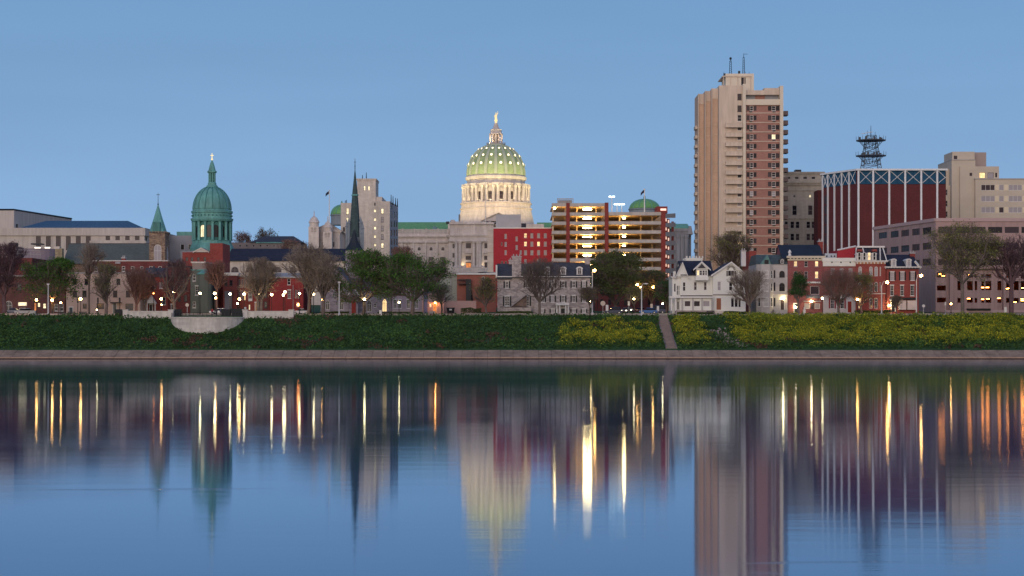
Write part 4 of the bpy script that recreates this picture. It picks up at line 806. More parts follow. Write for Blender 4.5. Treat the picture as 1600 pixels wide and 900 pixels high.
m = MB(); m.lathe(cx, CD, CP([(6.2, 226), (6.2, 208)]), 20); m.build('lantern_core', M('lantern_stone', (.55, .46, .36), .7), b.o)
for k in range(12):
    a = 2 * pi * k / 12; m = MB(); m.lathe(cx + 9.4 * px * sin(a), CD - 9.4 * px * cos(a), [(.5, Z(225, CD)), (.36, Z(224, CD)), (.36, Z(211, CD)), (.5, Z(210, CD))], 6); m.build('lantern_column', capst, b.o)
m = MB(); m.lathe(cx, CD, CP([(10.5, 210.5), (10.8, 209), (9, 208.6), (8.6, 203.5), (9.2, 203), (6.5, 202), (4.2, 199), (3.2, 194.5), (2.2, 192.5)]), 20); m.build('lantern_cap', capst, b.o)
# statue: robed figure, one arm raised
sx, sz = X(775, CD), Z(192.6, CD); k_ = 1.0; H_ = 17.5 * px
m = MB(); m.ball((sx, CD, sz + .4), .62, 10); m.lathe(sx, CD, [(.55, sz + .8), (.72, sz + 1.1), (.55, sz + 2.2), (.42, sz + 2.9), (.55, sz + 3.5), (.5, sz + 3.9), (.16, sz + 4.1), (.15, sz + 4.25)], 12)
m.ball((sx, CD, sz + 4.5), .30, 8); m.tube((sx + .4, CD, sz + 3.8), (sx + .85, CD - .1, sz + 4.5), .16, .13, 6); m.tube((sx + .85, CD - .1, sz + 4.5), (sx + .78, CD - .15, sz + 5.3), .13, .09, 6); m.tube((sx - .4, CD, sz + 3.7), (sx - .75, CD - .3, sz + 2.9), .15, .12, 6); m.tube((sx - .75, CD - .3, sz + 2.9), (sx - .55, CD - .6, sz + 2.5), .11, .09, 6)
m.build('statue', EM('gilding_floodlight_glow', (1, .82, .5), .42, (.8, .62, .3)), b.o, smooth=True)  # floodlight on the statue is put in as emission
# body: main block under the dome
D = 764
b.vol(700, 850, 350, D + 12, 60, capst, [], roof=concg)
# left wing
Dw = 775; bays = [620 + 18.3 * i for i in range(5)]
wins = [(x_ - 2.4, 386, x_ + 2.4, 391.4, 'arch', 'stone', 'm') for x_ in (637, 655, 673.5, 692)] + [(x_ - 4, 401.5, x_ + 4, 407, 'plain', 'none', 'd') for x_ in (637, 655, 673.5, 692)] + [(x_ - 4, 408.6, x_ + 4, 420.5, 'sash', 'none', 'm') for x_ in (637, 655, 673.5, 692)]
b.vol(560, 702, 371.5, Dw, 22, capst, wins, roof=concg)
for x_ in (628, 646, 664.5, 683): b.one('pilaster', capst, x_ - 1.6, x_ + 1.6, 379, 425, Dw - .7, .72)
b.bx('belt_course', capst, 560, 700, 377, 379.2, Dw - .9, 1); b.bx('window_ledge', capst, 560, 700, 420.8, 426, Dw - .8, 1); b.cornice(560, 700, 368.6, 371.6, Dw, capst, 3, .9, .9); b.bx('parapet_base', capst, 560, 701, 365, 368.6, Dw + .2, 1.2)
m, mi = b.mb('balustrade', capst); m.box(X(560, Dw), X(700, Dw), Dw + .2, Dw + .9, Z(359, Dw), Z(358, Dw), mi)
for k in range(72): xx = X(622 + k * 1.08, Dw); m.box(xx - .12, xx + .12, Dw + .4, Dw + .7, Z(365, Dw), Z(359, Dw), mi)
for x_ in (629, 647.5, 666, 684.5, 700): m.box(X(x_ - 1, Dw), X(x_ + 1, Dw), Dw + .1, Dw + 1, Z(365, Dw), Z(357, Dw), mi)
b.gable(560, 702, 362, 348, Dw + 6, 20, green_tile, capst, .2, part='green_roof'); b.one('skylight', M('skylight_blue', (.10, .22, .26), .4), 676, 683, 354, 358.5, Dw + 5.4, .6)
b.gable(840, 900, 362, 348.5, Dw + 6, 20, green_tile, capst, .2, part='wing_roof'); b.vol(840, 900, 371.5, Dw, 22, capst, [])
b.one('roof_vent', dark, 697, 702, 346, 350, 776, 2)
# central pavilion
D = 764
pw = [(728, 380, 736, 388, 'plain', 'none', 'm'), (727.5, 400, 736, 406, 'plain', 'none', 'm'), (728, 410.5, 736, 423, 'grid', 'none', 'o'), (757, 380, 764, 388, 'plain', 'none', 'm'), (756.5, 400, 764, 406, 'plain', 'none', 'm'), (757, 410.5, 764, 420, 'grid', 'none', 'm')] + [(707, y, 710.2, y + 7, 'plain', 'none', 'd') for y in (381, 395.5, 409.5)]
b.vol(701, 772, 377.5, D, 16, capst, pw); b.vol(703, 771, 350.5, D + .8, 14, capst, [], y1=369); b.bx('architrave', capst, 701, 772, 371, 377.4, D - 1.2, 1.4); b.cornice(701, 772, 366.5, 371, D - .6, capst, 12, 1.0, 1.0); b.bx('attic_cornice', capst, 702, 772, 347.5, 350.5, D - .1, 14)
b.bx('plinth', capst, 700, 772, 418, 428, D - 2.2, 2.3)
cm2 = MB().lathe(0, 0, [(1.0, 0), (1.0, .5), (.72, .8), (.62, 9.9), (1.0, 10.7), (1.0, 10.9)], 12).mesh('portico_column', capst)
for x_ in (713, 718.6, 740.5, 746.4, 750): put('portico_column', cm2, b.o, (X(x_, D), D - 1.0, Z(418, D)))
for x_ in (713, 720, 742, 750, 766): b.one('attic_pilaster', capst, x_ - 1.3, x_ + 1.3, 351, 366, D + .4, .42)
for x0, x1 in ((726, 738), (755, 767)):
    m = MB(); a_, c_ = X(x0, D), X(x1, D); m.extr([(a_, Z(396, D)), (c_, Z(396, D)), ((a_ + c_) / 2, Z(391.5, D))], D - .8, D - .01); m.build('pediment', capst, b.o); b.one('window_sill', capst, x0, x1, 398, 399, D - .5, .49)
m, mi = b.mb('roof_ornament', capst)
for x_ in (706, 708): m.ball((X(x_, D), D + 2, Z(346, D)), .9, 8, mi)
for k in range(22): x_ = 712 + k * 2.7; m.ball((X(x_, D), D + 1, Z(346.8, D)), R.uniform(.2, .5), 6, mi)
m = MB(); D4 = 745; m = None
b.one('roof_statuary', M('dark_stone_group'), 716.5, 719, 335, 349, 775, 1.5)
# gable in front of the drum
m = MB(); D5 = 772; m.extr([(X(752, D5), Z(345, D5)), (X(806, D5), Z(345, D5)), (X(779, D5), Z(333, D5))], D5, D5 + 8); m.build('front_gable', capst, b.o)
m = MB(); m.extr([(X(749, D5), Z(345.6, D5)), (X(752, D5), Z(345.6, D5)), (X(779, D5), Z(334.4, D5)), (X(806, D5), Z(345.6, D5)), (X(809, D5), Z(345.6, D5)), (X(779, D5), Z(332.2, D5))], D5 - .5, D5 - .02); m.build('gable_moulding', M('gable_moulding_stone', (.46, .38, .28), .8), b.o)
b.done()
flagpole('f', 'bare white flagpole standing in front of the floodlit drum of the capitol', 758.5, 350, 283, 762, None, .12)
# right end pavilion of the capitol
b = Bld('capitol_end_pavilion', 'grey stone end pavilion with green roof between garage and tall apartment tower', 'building', 1068, 745)
bs = M('shaded_granite', (.30, .30, .32), .85, .12, .3, streak=1); D = 745; b.vol(1010, 1074, 366, D, 30, bs, []); b.cornice(1052, 1076, 357, 366.5, D, bs, 28, .9, 1); b.gable(1005, 1078, 357, 350.5, D, 26, green_tile, bs, .3, part='green_roof')  # pavilion's shade is put into this darker granite colour
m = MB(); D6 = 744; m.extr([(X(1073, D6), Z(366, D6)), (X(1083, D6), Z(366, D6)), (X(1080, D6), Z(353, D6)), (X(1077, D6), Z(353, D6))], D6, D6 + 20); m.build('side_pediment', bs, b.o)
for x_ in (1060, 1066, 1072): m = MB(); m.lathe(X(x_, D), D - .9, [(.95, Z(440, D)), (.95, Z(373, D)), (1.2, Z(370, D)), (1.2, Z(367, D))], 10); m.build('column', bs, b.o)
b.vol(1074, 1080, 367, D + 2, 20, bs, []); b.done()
# floodlights
def spot(name, loc, tgt, e, ang, col=(1, .76, .38), r=.5):
    l = bpy.data.lights.new(name, 'SPOT'); l.energy = e; l.spot_size = radians(ang); l.spot_blend = .8; l.color = col; l.shadow_soft_size = r; o = bpy.data.objects.new(name, l); COL.objects.link(o); o.location = loc
    d = np.array(tgt, float) - np.array(loc, float); o.rotation_euler = (atan2(hypot(d[0], d[1]), -d[2]), 0, atan2(d[1], d[0]) - pi / 2 if 0 else atan2(-d[0], d[1]))
SPT = 1.0
for a in (-80, -48, -16, 16, 48, 80):
    a = radians(a); r_ = 31; q = (cx + r_ * sin(a), CD - r_ * cos(a), Z(345, CD)); spot('drum_floodlight', q, (cx + 12 * sin(a), CD - 12 * cos(a), Z(297, CD)), 6000 * SPT, 95)
    a += .2; r_ = 15.9; q = (cx + r_ * sin(a), CD - r_ * cos(a), Z(289.5, CD)); 
for k in range(NB):
    a = 2 * pi * (k + .5) / NB
    if cos(a) < -.3: continue
    r_ = 50.2 * px; spot('dome_floodlight', (cx + 34 * sin(a), CD - 34 * cos(a), Z(348, CD)), (cx + 9.5 * sin(a), CD - 9.5 * cos(a), Z(262, CD)), 11500 * SPT, 32, (1, .86, .42), .3)
    l_ = spot('bay_uplight', (cx + 50.6 * px * sin(a), CD - 50.6 * px * cos(a), Z(317.2, CD)), (cx + 48.2 * px * sin(a), CD - 48.2 * px * cos(a), Z(296, CD)), 330 * SPT, 120, (1, .84, .52), .3)
for x_ in (723, 737.5, 753.5): spot('portico_uplight', (X(x_, 764), 763.0, Z(417.6, 764)), (X(x_, 764), 764.0, Z(380, 764)), 420, 110, (1, .78, .42), .2)
spot('lantern_uplight', (cx - 3.6, CD - 3.6, Z(224.5, CD)), (cx, CD, Z(205, CD)), 900, 90, (1, .75, .45), .2); spot('lantern_uplight', (cx + 3.6, CD - 3.6, Z(224.5, CD)), (cx, CD, Z(195, CD)), 900, 90, (1, .75, .45), .2)
# ================================================================== CRIMSON BUILDING
b = Bld('crimson_brick_building', 'crimson painted brick block with pale stone corner and ribbed grey rooftop box', 'building', 815, 560)
D = 560; ww = [(790 + 0 - 1.7, y, 791.8, y + 7, 'sash', 'stone', g_) for y, g_ in ((365.5, 'p'), (378, 'p'), (391, 'p'))] + [(805.5, y, 809, y + 7, 'sash', 'stone', 'p') for y in (369.5, 383)] + [(x_ - 2.2, y, x_ + 2.2, y + 7.2, 'sash', 'stone', 'ppl' if x_ < 845 else 'p') for x_ in (821, 831, 841.5, 852) for y in (364.5, 377.5, 391)] + [(783, 390 - 11.5, 785, 384, 'plain', 'stone', 'm'), (812, 391, 815, 398, 'plain', 'stone', 'p')] + [(x_ - 2, 405, x_ + 2, 412, 'sash', 'stone', 'p') for x_ in (821, 841)] + [(783, 408, 786, 414, 'plain', 'stone', 'm'), (789, 408, 792, 414, 'plain', 'stone', 'm')]
b.vol(771, 864, 357, D, 24, crimson, ww, part='wall', z0=11); b.bx('parapet_cap', white, 770.8, 864.5, 355.5, 357, D - .1, 24); 
b.vol(761.5, 770.9, 358.5, D + .2, 20, M('side_limestone', (.50, .45, .40), .85, .12, .4, 'block', (.58, .52, .46)), [], z0=11, roof=white)
for yy in (368, 392): b.bx('limestone_band', stone, 761.5, 770.8, yy, yy + 2, D, .2)
D = 566; a_, c_ = X(775, D), X(814, D); MB().box(a_, c_, D, D + 10, Z(357, D), Z(335, D)).build('rooftop_box', M('ribbed_grey_metal', (.42, .42, .44), .6, .1), b.o)
for k in range(18): xx = a_ + (c_ - a_) * (k + .5) / 18; MB().box(xx - .1, xx + .1, D - .12, D - .003, Z(356.5, D), Z(335.3, D)).build('metal_rib', MATS['ribbed_grey_metal'], b.o)
b.one('roof_unit', navy, 814.5, 822, 349, 355.3, D, 3); b.done()
# ================================================================== PARKING GARAGE
b = Bld('parking_garage', 'open parking garage of stacked concrete decks and red brick piers with bright yellow lights inside', 'parking garage', 950, 545)
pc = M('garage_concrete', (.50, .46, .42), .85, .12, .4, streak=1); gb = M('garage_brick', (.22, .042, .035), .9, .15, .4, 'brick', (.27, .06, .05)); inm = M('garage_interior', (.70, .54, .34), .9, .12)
Dg = 545; glow = EM('garage_tube_light', (1, .72, .30), 85)
LV = [317.5 + 14.35 * k for k in range(12)]; LR = [331.3 + 14.3 * k for k in range(11)]
def deck(x0, x1, y, D, dep): 
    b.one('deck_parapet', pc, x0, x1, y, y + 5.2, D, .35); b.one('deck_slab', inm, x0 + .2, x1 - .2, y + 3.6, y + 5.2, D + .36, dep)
for k, y in enumerate(LV):
    deck(862, 884.7, y, Dg, 26); deck(890.3, 945, y, Dg, 26)
    if y < 470 and k < 11:
        for (x_, w_) in ((912, 1.3), (918.5, 1.3)):
            m = MB(); m.box(X(x_, Dg), X(x_, Dg) + w_, Dg + 4, Dg + 4.5, Z(y + 10.2, Dg + 4), Z(y + 9.2, Dg + 4)); m.build('deck_light', glow, b.o)
        if k == 0: MB().box(X(865, Dg), X(865, Dg) + .7, Dg + 3, Dg + 3.6, Z(y + 8.2, Dg), Z(y + 6.8, Dg)).build('deck_light', glow, b.o)
for k, y in enumerate(LR):
    deck(951, 1033, y, Dg, 26)
    if y < 470: m = MB(); x_ = 974 - k * .0; m.box(X(x_, Dg), X(x_, Dg) + .9, Dg + 4, Dg + 4.5, Z(y + 10.2, Dg + 4), Z(y + 9.1, Dg + 4)); m.build('deck_light', glow, b.o)
b.one('brick_pier', gb, 884.8, 890.2, 317, 520, Dg - .3, 1.2); b.one('brick_pier', gb, 945.2, 950.8, 316.5, 520, Dg - .3, 1.5); b.one('brick_pier', gb, 1033.1, 1040, 330.5, 520, Dg - .3, 2)
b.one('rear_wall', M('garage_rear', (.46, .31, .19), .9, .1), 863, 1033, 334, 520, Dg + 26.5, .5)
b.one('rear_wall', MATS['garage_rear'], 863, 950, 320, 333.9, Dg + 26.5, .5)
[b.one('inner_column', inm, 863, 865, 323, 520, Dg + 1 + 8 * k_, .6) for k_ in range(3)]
for x_ in (900, 930, 967, 1000, 1018):
    for dd in (8, 17): b.one('inner_column', inm, x_, x_ + 2.2, 323 if x_ < 945 else 337, 520, Dg + dd, .6)
# right flank: sloping ramps stepping back
for k, y in enumerate(LR):
    p0 = (X(1040, Dg), Dg); p1 = (X(1055.5, Dg + 34), Dg + 34); z0 = Z(y + .5, Dg); z1 = Z(y + .5 + (510 - y) * .004, Dg)
    m = MB(); zz0, zz1 = Z(y + 6.3, Dg), Z(y, Dg); e0, e1 = Z(y + 3 + 6, Dg + 34), Z(y + 2.0, Dg + 34)
    m.v = [(p0[0], p0[1], zz0 - .6), (p1[0], p1[1], e0), (p1[0], p1[1], e1), (p0[0], p0[1], zz1 - .6)]; m.v += [(x_ - .4, y_, z_) for x_, y_, z_ in m.v]; m.f = [(0, 1, 2, 3), (7, 6, 5, 4), (3, 2, 6, 7), (0, 4, 5, 1), (0, 3, 7, 4), (1, 5, 6, 2)]; m.mi = [0] * 6; m.build('ramp_parapet', pc, b.o)
    if 0 < k < 10:
        for t in (.18, .42): m = MB(); xx = p0[0] + (p1[0] - p0[0]) * t - .6; yy = Dg + 34 * t; z_ = Z(y - 4.8, Dg); m.box(xx, xx + .35, yy, yy + .5, z_ - .6, z_ + .3); m.build('stair_light', EM('pink_stair_light', (1, .55, .38), .9), b.o)
for t in (0.0, .30, .55, .98):
    p0 = (X(1040, Dg), Dg); p1 = (X(1055.5, Dg + 34), Dg + 34); xx = p0[0] + (p1[0] - p0[0]) * t - 1.2; yy = Dg + .8 + 33 * t; MB().box(xx, xx + .7, yy, yy + 1.2, 10, Z(336, Dg)).build('brick_pier', gb, b.o)
b.one('stair_tower', gb, 1026, 1043, 322.5, 333, Dg + 8, 8); b.one('tower_light', EM('pink_stair_light'), 1032, 1041, 330 - 4.2, 330 - 1, Dg + 7.8, .2)
m, mi = b.mb('roof_railing', grey); D = Dg + 3
for k in range(8): x_ = X(871 + k * 3.5, D); m.box(x_ - .08, x_ + .08, D, D + .2, Z(318, D), Z(311, D), mi)
m.box(X(870.5, D), X(896, D), D, D + .3, Z(311.4, D), Z(310, D), mi); m.box(X(872, D), X(894, D), D + 1, D + 1.2, Z(318, D), Z(312.5, D), mi); b.done()
for x_, yt, lab in ((956, 308, 'tallest twin-headed white floodlight mast on the garage roof, left one'), (964, 320, 'middle of the lit masts on the garage roof'), (971.5, 320, 'rightmost short floodlight mast on the garage roof')):
    D = Dg + 14; o = thing('floodlight_mast', lab, 'floodlight', (X(x_, D), D, Z(331, D)), 'floodlight masts on the garage roof'); xx = X(x_, D); MB().tube((xx, D, Z(332, D)), (xx, D, Z(yt, D)), .16, .12, 6).build('post', white, o)
    for s_ in (-1, 1): m = MB(); m.prism([(xx + s_ * .15, D - .3), (xx + s_ * .9, D - .3), (xx + s_ * .9, D + .3), (xx + s_ * .15, D + .3)][::s_], Z(yt, D), Z(yt - 1.6, D)); m.build('lamp_head', EM('white_floodlight', (.85, 1, .9), 5), o)
flagpole('f', 'white flagpole with dark flag in front of the small green dome over the garage', 1007, 333, 296, 562, 297)
# ================================================================== APARTMENT TOWER
b = Bld('apartment_tower', 'tallest tower, beige concrete and tan brick apartment block with stacked balconies', 'apartment tower', 1157, 600)
tan = M('tan_brick', (.58, .41, .30), .9, .10, .3, 'brick', (.64, .46, .34)); rosy = M('rosy_brick', (.34, .175, .14), .9, .14, .3, 'brick', (.39, .21, .17)); D = 600
FY = [169.3 + 14.78 * k for k in range(16)]
# stepped left flank
for (x0, x1, yt, dd) in ((1091, 1101.5, 147, 12), (1101.5, 1112, 142.5, 8), (1112, 1123.5, 138.5, 4)):
    b.vol(x0, x1, yt, D + dd, 12, tan, [], part='wall', roof=conc); b.bx('fin', conc, x0 - .1, x0 + 1.1, yt - .6, 520, D + dd - .9, 1); b.bx('concrete_cap', conc, x0 + 1.1, x1, yt - .3, yt + 16, D + dd - .25, .3)
    m, mi = b.mb('floor_ledge', conc)
    for k, y in enumerate(FY): 
        if k > 0: m.box(X(x1 - 6.5, D), X(x1 - .2, D), D + dd - .25, D + dd, Z(y + 9.8, D), Z(y + 8.8, D), mi)
bal = conc
for k, y in enumerate(FY):     # left side balconies
    if k == 0: continue
    m = MB(); x0 = X(1084, D + 20); m.box(x0, x0 + 2.2, D + 15, D + 20, Z(y + 17, D + 15), Z(y + 12.4, D + 15)); m.box(x0, x0 + 2.0, D + 15.05, D + 20, Z(y + 17.6, D + 15), Z(y + 17, D + 15)); m.build('balcony', bal, b.o)
# main concrete slab face
wn = [(1152.3, y - 4.5, 1158.8, y + 5.2, 'sash', 'white' if k > 1 else 'dark', R.choice(['p', 'd', 'p', 'm']) if k < 15 else 'l') for k, y in enumerate([151] + FY)]
b.vol(1123.5, 1161, 133.5, D, 26, conc, [w for w in wn if w[1] < 400], roof=conc)
for k, y in enumerate(FY):
    if k == 0 or k > 14: continue
    yy = y + 6.5; m = MB(); a_, c_ = X(1133.8, D - 1.6), X(1160.2, D - 1.6)
    m.box(a_, c_, D - 1.7, D - 1.5, Z(yy + 7, D - 1.6), Z(yy + 1.8, D - 1.6)); m.box(a_, a_ + .2, D - 1.5, D - .003, Z(yy + 7, D - 1.6), Z(yy + 1.8, D - 1.6)); m.box(c_ - .2, c_, D - 1.5, D - .003, Z(yy + 7, D - 1.6), Z(yy + 1.8, D - 1.6))
    m.box(a_, c_, D - 1.5, D - .003, Z(yy + 7.6, D - 1.6), Z(yy + 6.9, D - 1.6)); m.box(a_ - .1, c_ + .1, D - 1.85, D - 1.55, Z(yy + 8.4, D - 1.6), Z(yy + 7, D - 1.6)); m.box(a_ - .05, c_ + .05, D - 1.76, D - 1.44, Z(yy + 1.8, D - 1.6), Z(yy + 1.4, D - 1.6)); m.build('balcony', bal, b.o)
b.bx('pier', M('cream_concrete', (.70, .62, .50), .8, .06), 1161, 1165.4, 131, 520, D - 1.2, 6)
b.bx('pier', MATS['cream_concrete'], 1219, 1224, 134, 520, D - 1.2, 6)
w2 = [];
for k, y in enumerate(FY):
    for x0, x1 in ((1166.6, 1182.2), (1199.8, 1217.8)):
        lit = 'l' if (k == 3) else R.choice('ddmpd'); t3 = (x1 - x0) / 3
        w2 += [(x0 + .1, y - 3.7, x0 + t3 - .4, y + 3.7, 'plain', 'dark', R.choice('dm') if lit != 'l' else 'm'), (x0 + t3, y - 3.7, x1 - t3, y + 3.7, 'sash', 'white', lit if k != 3 else ('w' if x0 > 1190 else 'm')), (x1 - t3 + .4, y - 3.7, x1 - .1, y + 3.7, 'plain', 'dark', R.choice('dm'))]
b.vol(1165.4, 1219, 163.5, D, 26, rosy, w2, roof=conc)
m, mi = b.mb('floor_band', conc)
for y in FY: m.box(X(1165.4, D), X(1219, D), D - .18, D - .003, Z(y + 7.9, D), Z(y + 6.7, D), mi)
m, mi = b.mb('air_conditioner', dark)
for k, y in enumerate(FY):
    for x_ in (1170.5, 1207): m.box(X(x_, D), X(x_ + 4.5, D), D - .32, D - .003, Z(y + 6.3, D), Z(y + 4.6, D), mi)
b.bx('crown_band', MATS['cream_concrete'], 1165.4, 1219, 155, 164, D - .6, 24); b.bx('crown_recess', rosy, 1180, 1195, 148, 155, D + 3, 10); b.bx('crown_glazing', M('grey_panel_light', (.30, .32, .36), .5), 1165.4, 1180, 148, 155, D + 3.2, 10); b.bx('crown_glazing', M('grey_panel_light'), 1195, 1219, 148, 155, D + 3.2, 10); b.bx('crown_roof', conc, 1165.4, 1219, 141, 148, D + .8, 24); b.bx('crown_roof', conc, 1194, 1219, 137.5, 141, D + 1.2, 20)
for k, y in enumerate(FY):
    m = MB(); x0 = X(1224.1, D); m.box(x0, x0 + 1.5, D - .5, D + 3.5, Z(y + 10.2, D), Z(y + 4.2, D)); m.box(x0, x0 + 1.6, D - .6, D + 3.6, Z(y + 10.9, D), Z(y + 10.2, D)); m.build('balcony', M('brown_metal_balcony', (.12, .09, .09), .7), b.o)
# rooftop house and aerials
b.vol(1134, 1178, 115, D + 8, 12, MATS['cream_concrete'], [(1158, 121, 1165, 133, 'plain', 'dark', 'd')], z0=Z(142, D)); 
m, mi = b.mb('rooftop_rib', conc)
for x_ in (1134, 1145.5, 1157, 1167, 1177.3): m.box(X(x_, D), X(x_ + 1, D), D + 7.7, D + 7.99, Z(140, D), Z(114, D), mi)
m.box(X(1133, D), X(1179, D), D + 7.6, D + 21, Z(115, D) + .02, Z(113.4, D), mi)
m = MB(); 
for x_, yt, w_ in ((1141.5, 82, 1.4), (1162, 76, 1.2)):
    xx = X(x_, D + 12); yy = D + 12
    for s_ in (-1, 1): m.tube((xx + s_ * w_ * .3, yy, Z(114, D)), (xx + s_ * w_ * .18, yy, Z(yt + 5, D)), .10, .08, 4)
    for k in range(9): z0 = Z(112 - k * 3, D); m.tube((xx - w_ * .3, yy, z0), (xx + w_ * .3, yy, z0 + .6), .06, .06, 3)
    m.tube((xx, yy, Z(yt + 6, D)), (xx, yy, Z(yt - 1, D)), .1, .05, 4)
m.tube((X(1162, D + 12), D + 12, Z(76, D)), (X(1168, D + 12), D + 12, Z(76, D)), .06, .06, 4); m.ball((X(1141.5, D + 12), D + 12, Z(83, D)), .5, 6); m.box(X(1160.5, D), X(1163.5, D), D + 11.5, D + 12.5, Z(112, D), Z(103, D)); m.box(X(1137, D), X(1140, D), D + 11.5, D + 12.2, Z(114, D), Z(107, D)); m.build('aerial_mast', dark, b.o)
for x_ in (1136, 1170, 1176): MB().tube((X(x_, D), D + 9, Z(114, D)), (X(x_, D), D + 9, Z(106, D)), .08, .04, 4).build('whip_aerial', dark, b.o)
b.done()
# ================================================================== BEIGE OLD OFFICE (behind)
old = M('aged_stone', (.40, .36, .31), .85, .14, .3, 'block', (.46, .42, .36), streak=1)
b = Bld('cornice_office_block', 'old grey stone office block with heavy projecting cornice behind the tall tower', 'office building', 1254, 640)
D = 640; w = [(1238, 321, 1245, 336, 'trim', 'stone', 'd'), (1262.5, 321, 1269.5, 336, 'trim', 'stone', 'm')] + [(x_, y, x_ + 6, y + 10.5, 'sash', 'stone', 'dm') for x_ in (1235, 1243.2, 1260, 1268) for y in (346, 365)] + [(x_, y, x_ + 5, y + 9, 'sash', 'stone', 'd') for x_ in (1226,) for y in (346, 365)] + [(1239.5, 304, 1243, 308.5, 'arch', 'stone', 'd'), (1264, 304, 1267.5, 308.5, 'arch', 'stone', 'w')] + [(x_, 384, x_ + 6, 394, 'sash', 'stone', 'd') for x_ in (1235, 1243.2, 1260, 1268)]
b.vol(1215, 1300, 290, D, 24, old, w); b.cornice(1215, 1300, 283, 290, D, old, 20, 1.0, 1.0); b.vol(1218, 1290, 273, D + 3, 18, old, [(x_ - 3, 276, x_ + 3, 280, 'plain', 'stone', 'd') for x_ in (1232, 1245, 1258, 1271)], z0=Z(284, D)); b.cornice(1219, 1286, 268.5, 273, D + 3, old, 16, .6, .8)
b.bx('belt_course', old, 1215, 1300, 296, 298, D - .3, .3); b.bx('belt_course', old, 1215, 1300, 340, 342, D - .3, .3); b.bx('rooftop_plant', dark, 1243, 1252, 265, 268.6, D + 6, 4); b.done()
# ================================================================== MAROON TELEPHONE-STYLE BUILDING
mar = M('maroon_brick', (.105, .027, .030), .9, .12, .3, 'brick', (.13, .035, .037)); tealp = M('teal_panel', (.012, .075, .15), .75, .12); wp = M('white_pier', (.72, .74, .76), .7, .05)
b = Bld('maroon_pier_building', 'dark maroon brick block with white vertical piers and teal crossed panels along its top', 'office building', 1380, 560)
D = 560; fl0 = (X(1285.5, 577), 577); b.facade((X(1340, D), D), (X(1478, D), D), 10, Z(288, D), mar); b.facade(fl0, (X(1340, D), D), 10, Z(266, D) - .4, mar); b.facade((X(1478, D), D), (X(1478, D) - 4, D + 55), 10, Z(266, D) - .4, mar, part='side_wall'); b.facade((fl0[0] + 8, 615), fl0, 10, Z(266, D) - .4, mar, part='rear_wall'); zA = Z(265, D); zB = Z(287, D); a_, c_ = X(1340, D), X(1478, D)
m, mi = b.mb('teal_band', tealp); m.box(a_ + .02, c_ - .02, D + .35, D + 3, zB, zA - .3, mi); m, mi = b.mb('roof_edge', wp); m.prism([(a_ - .5, D - .7), (c_ + .4, D - .7), (c_ - 3.6, D + 55.3), (fl0[0] + 8, 615.3), (fl0[0] - .8, 577.3)], zA - .3, zA + .25, mi); b.bx('brick_field', mar, 1478.0, 1478.1, 270, 520, D + 28, 2) if 0 else None
PX = [1341.5, 1364.5, 1389.6, 1414.6, 1439.6, 1464.6]
for x_ in PX: b.one('white_pier', wp, x_ - 1.35, x_ + 1.35, 265, 520, D - .55, .6)
for x0, x1 in zip(PX, PX[1:] + [1489]):
    p, q = X(x0 + 1.8, D), X(min(x1 - 1.8, 1478), D); zh = zB + .2 if x1 < 1480 else Z(276, D)
    m = MB(); m.tube((p, D + .15, zB + .2), (q, D + .15, zA - .4 if x1 < 1480 else zA - 2.3), .10, .10, 4); m.tube((p, D + .15, zA - .4), (q, D + .15, zB + .2 if x1 < 1480 else Z(278, D)), .10, .10, 4); m.build('cross_brace', wp, b.o)
    if x1 < 1480: m = MB(); m.tube(((p + q) / 2, D + .18, zB), ((p + q) / 2, D + .18, zA - .4), .09, .09, 4); m.box(p, q, D + .05, D + .3, zB - .1, zB + .15); m.build('panel_mullion', tealp, b.o)
# left flank receding
fx, fy = fl0[0] - X(1340, D), 577 - D; fl_ = hypot(fx, fy); ex, ey = fx / fl_, fy / fl_; ox, oy = -ey, ex   # along the flank, outward
if ox > 0: ox, oy = -ox, -oy
def fp(t, k): return (X(1340, D) + fx * t + ox * k, D + fy * t + oy * k)
for t in (.225, .435, .645, .835, .99): m = MB(); m.prism([fp(t - .014, .004), fp(t + .014, .004), fp(t + .014, .35), fp(t - .014, .35)], 12, zA - .3); m.build('white_pier', wp, b.o)
ts = [.03, .225, .435, .645, .835, .99]
for t0, t1 in zip(ts, ts[1:]):
    m = MB(); m.prism([fp(t0 + .01, .004), fp(t1 - .01, .004), fp(t1 - .01, .12), fp(t0 + .01, .12)], zB, zA - .31); m.build('teal_panel', tealp, b.o)
    m = MB(); p, q = fp(t0 + .02, .2), fp(t1 - .02, .2); m.tube((*p, zB), (*q, zA - .5), .10, .10, 4); m.tube((*q, zB), (*p, zA - .5), .10, .10, 4); m.build('cross_brace', wp, b.o)
for k in range(5): p, q = fp(.86, .02), fp(.95, .02); z0 = Z(305 + k * 16, D); m = MB(); m.prism([p, q, fp(.95, .10), fp(.86, .10)], z0 - 1.6, z0 + 1); m.build('flank_window', GLASS['m'], b.o)
b.vol(1278, 1287, 297, 600, 8, mar, [], part='rear_block')
b.done()
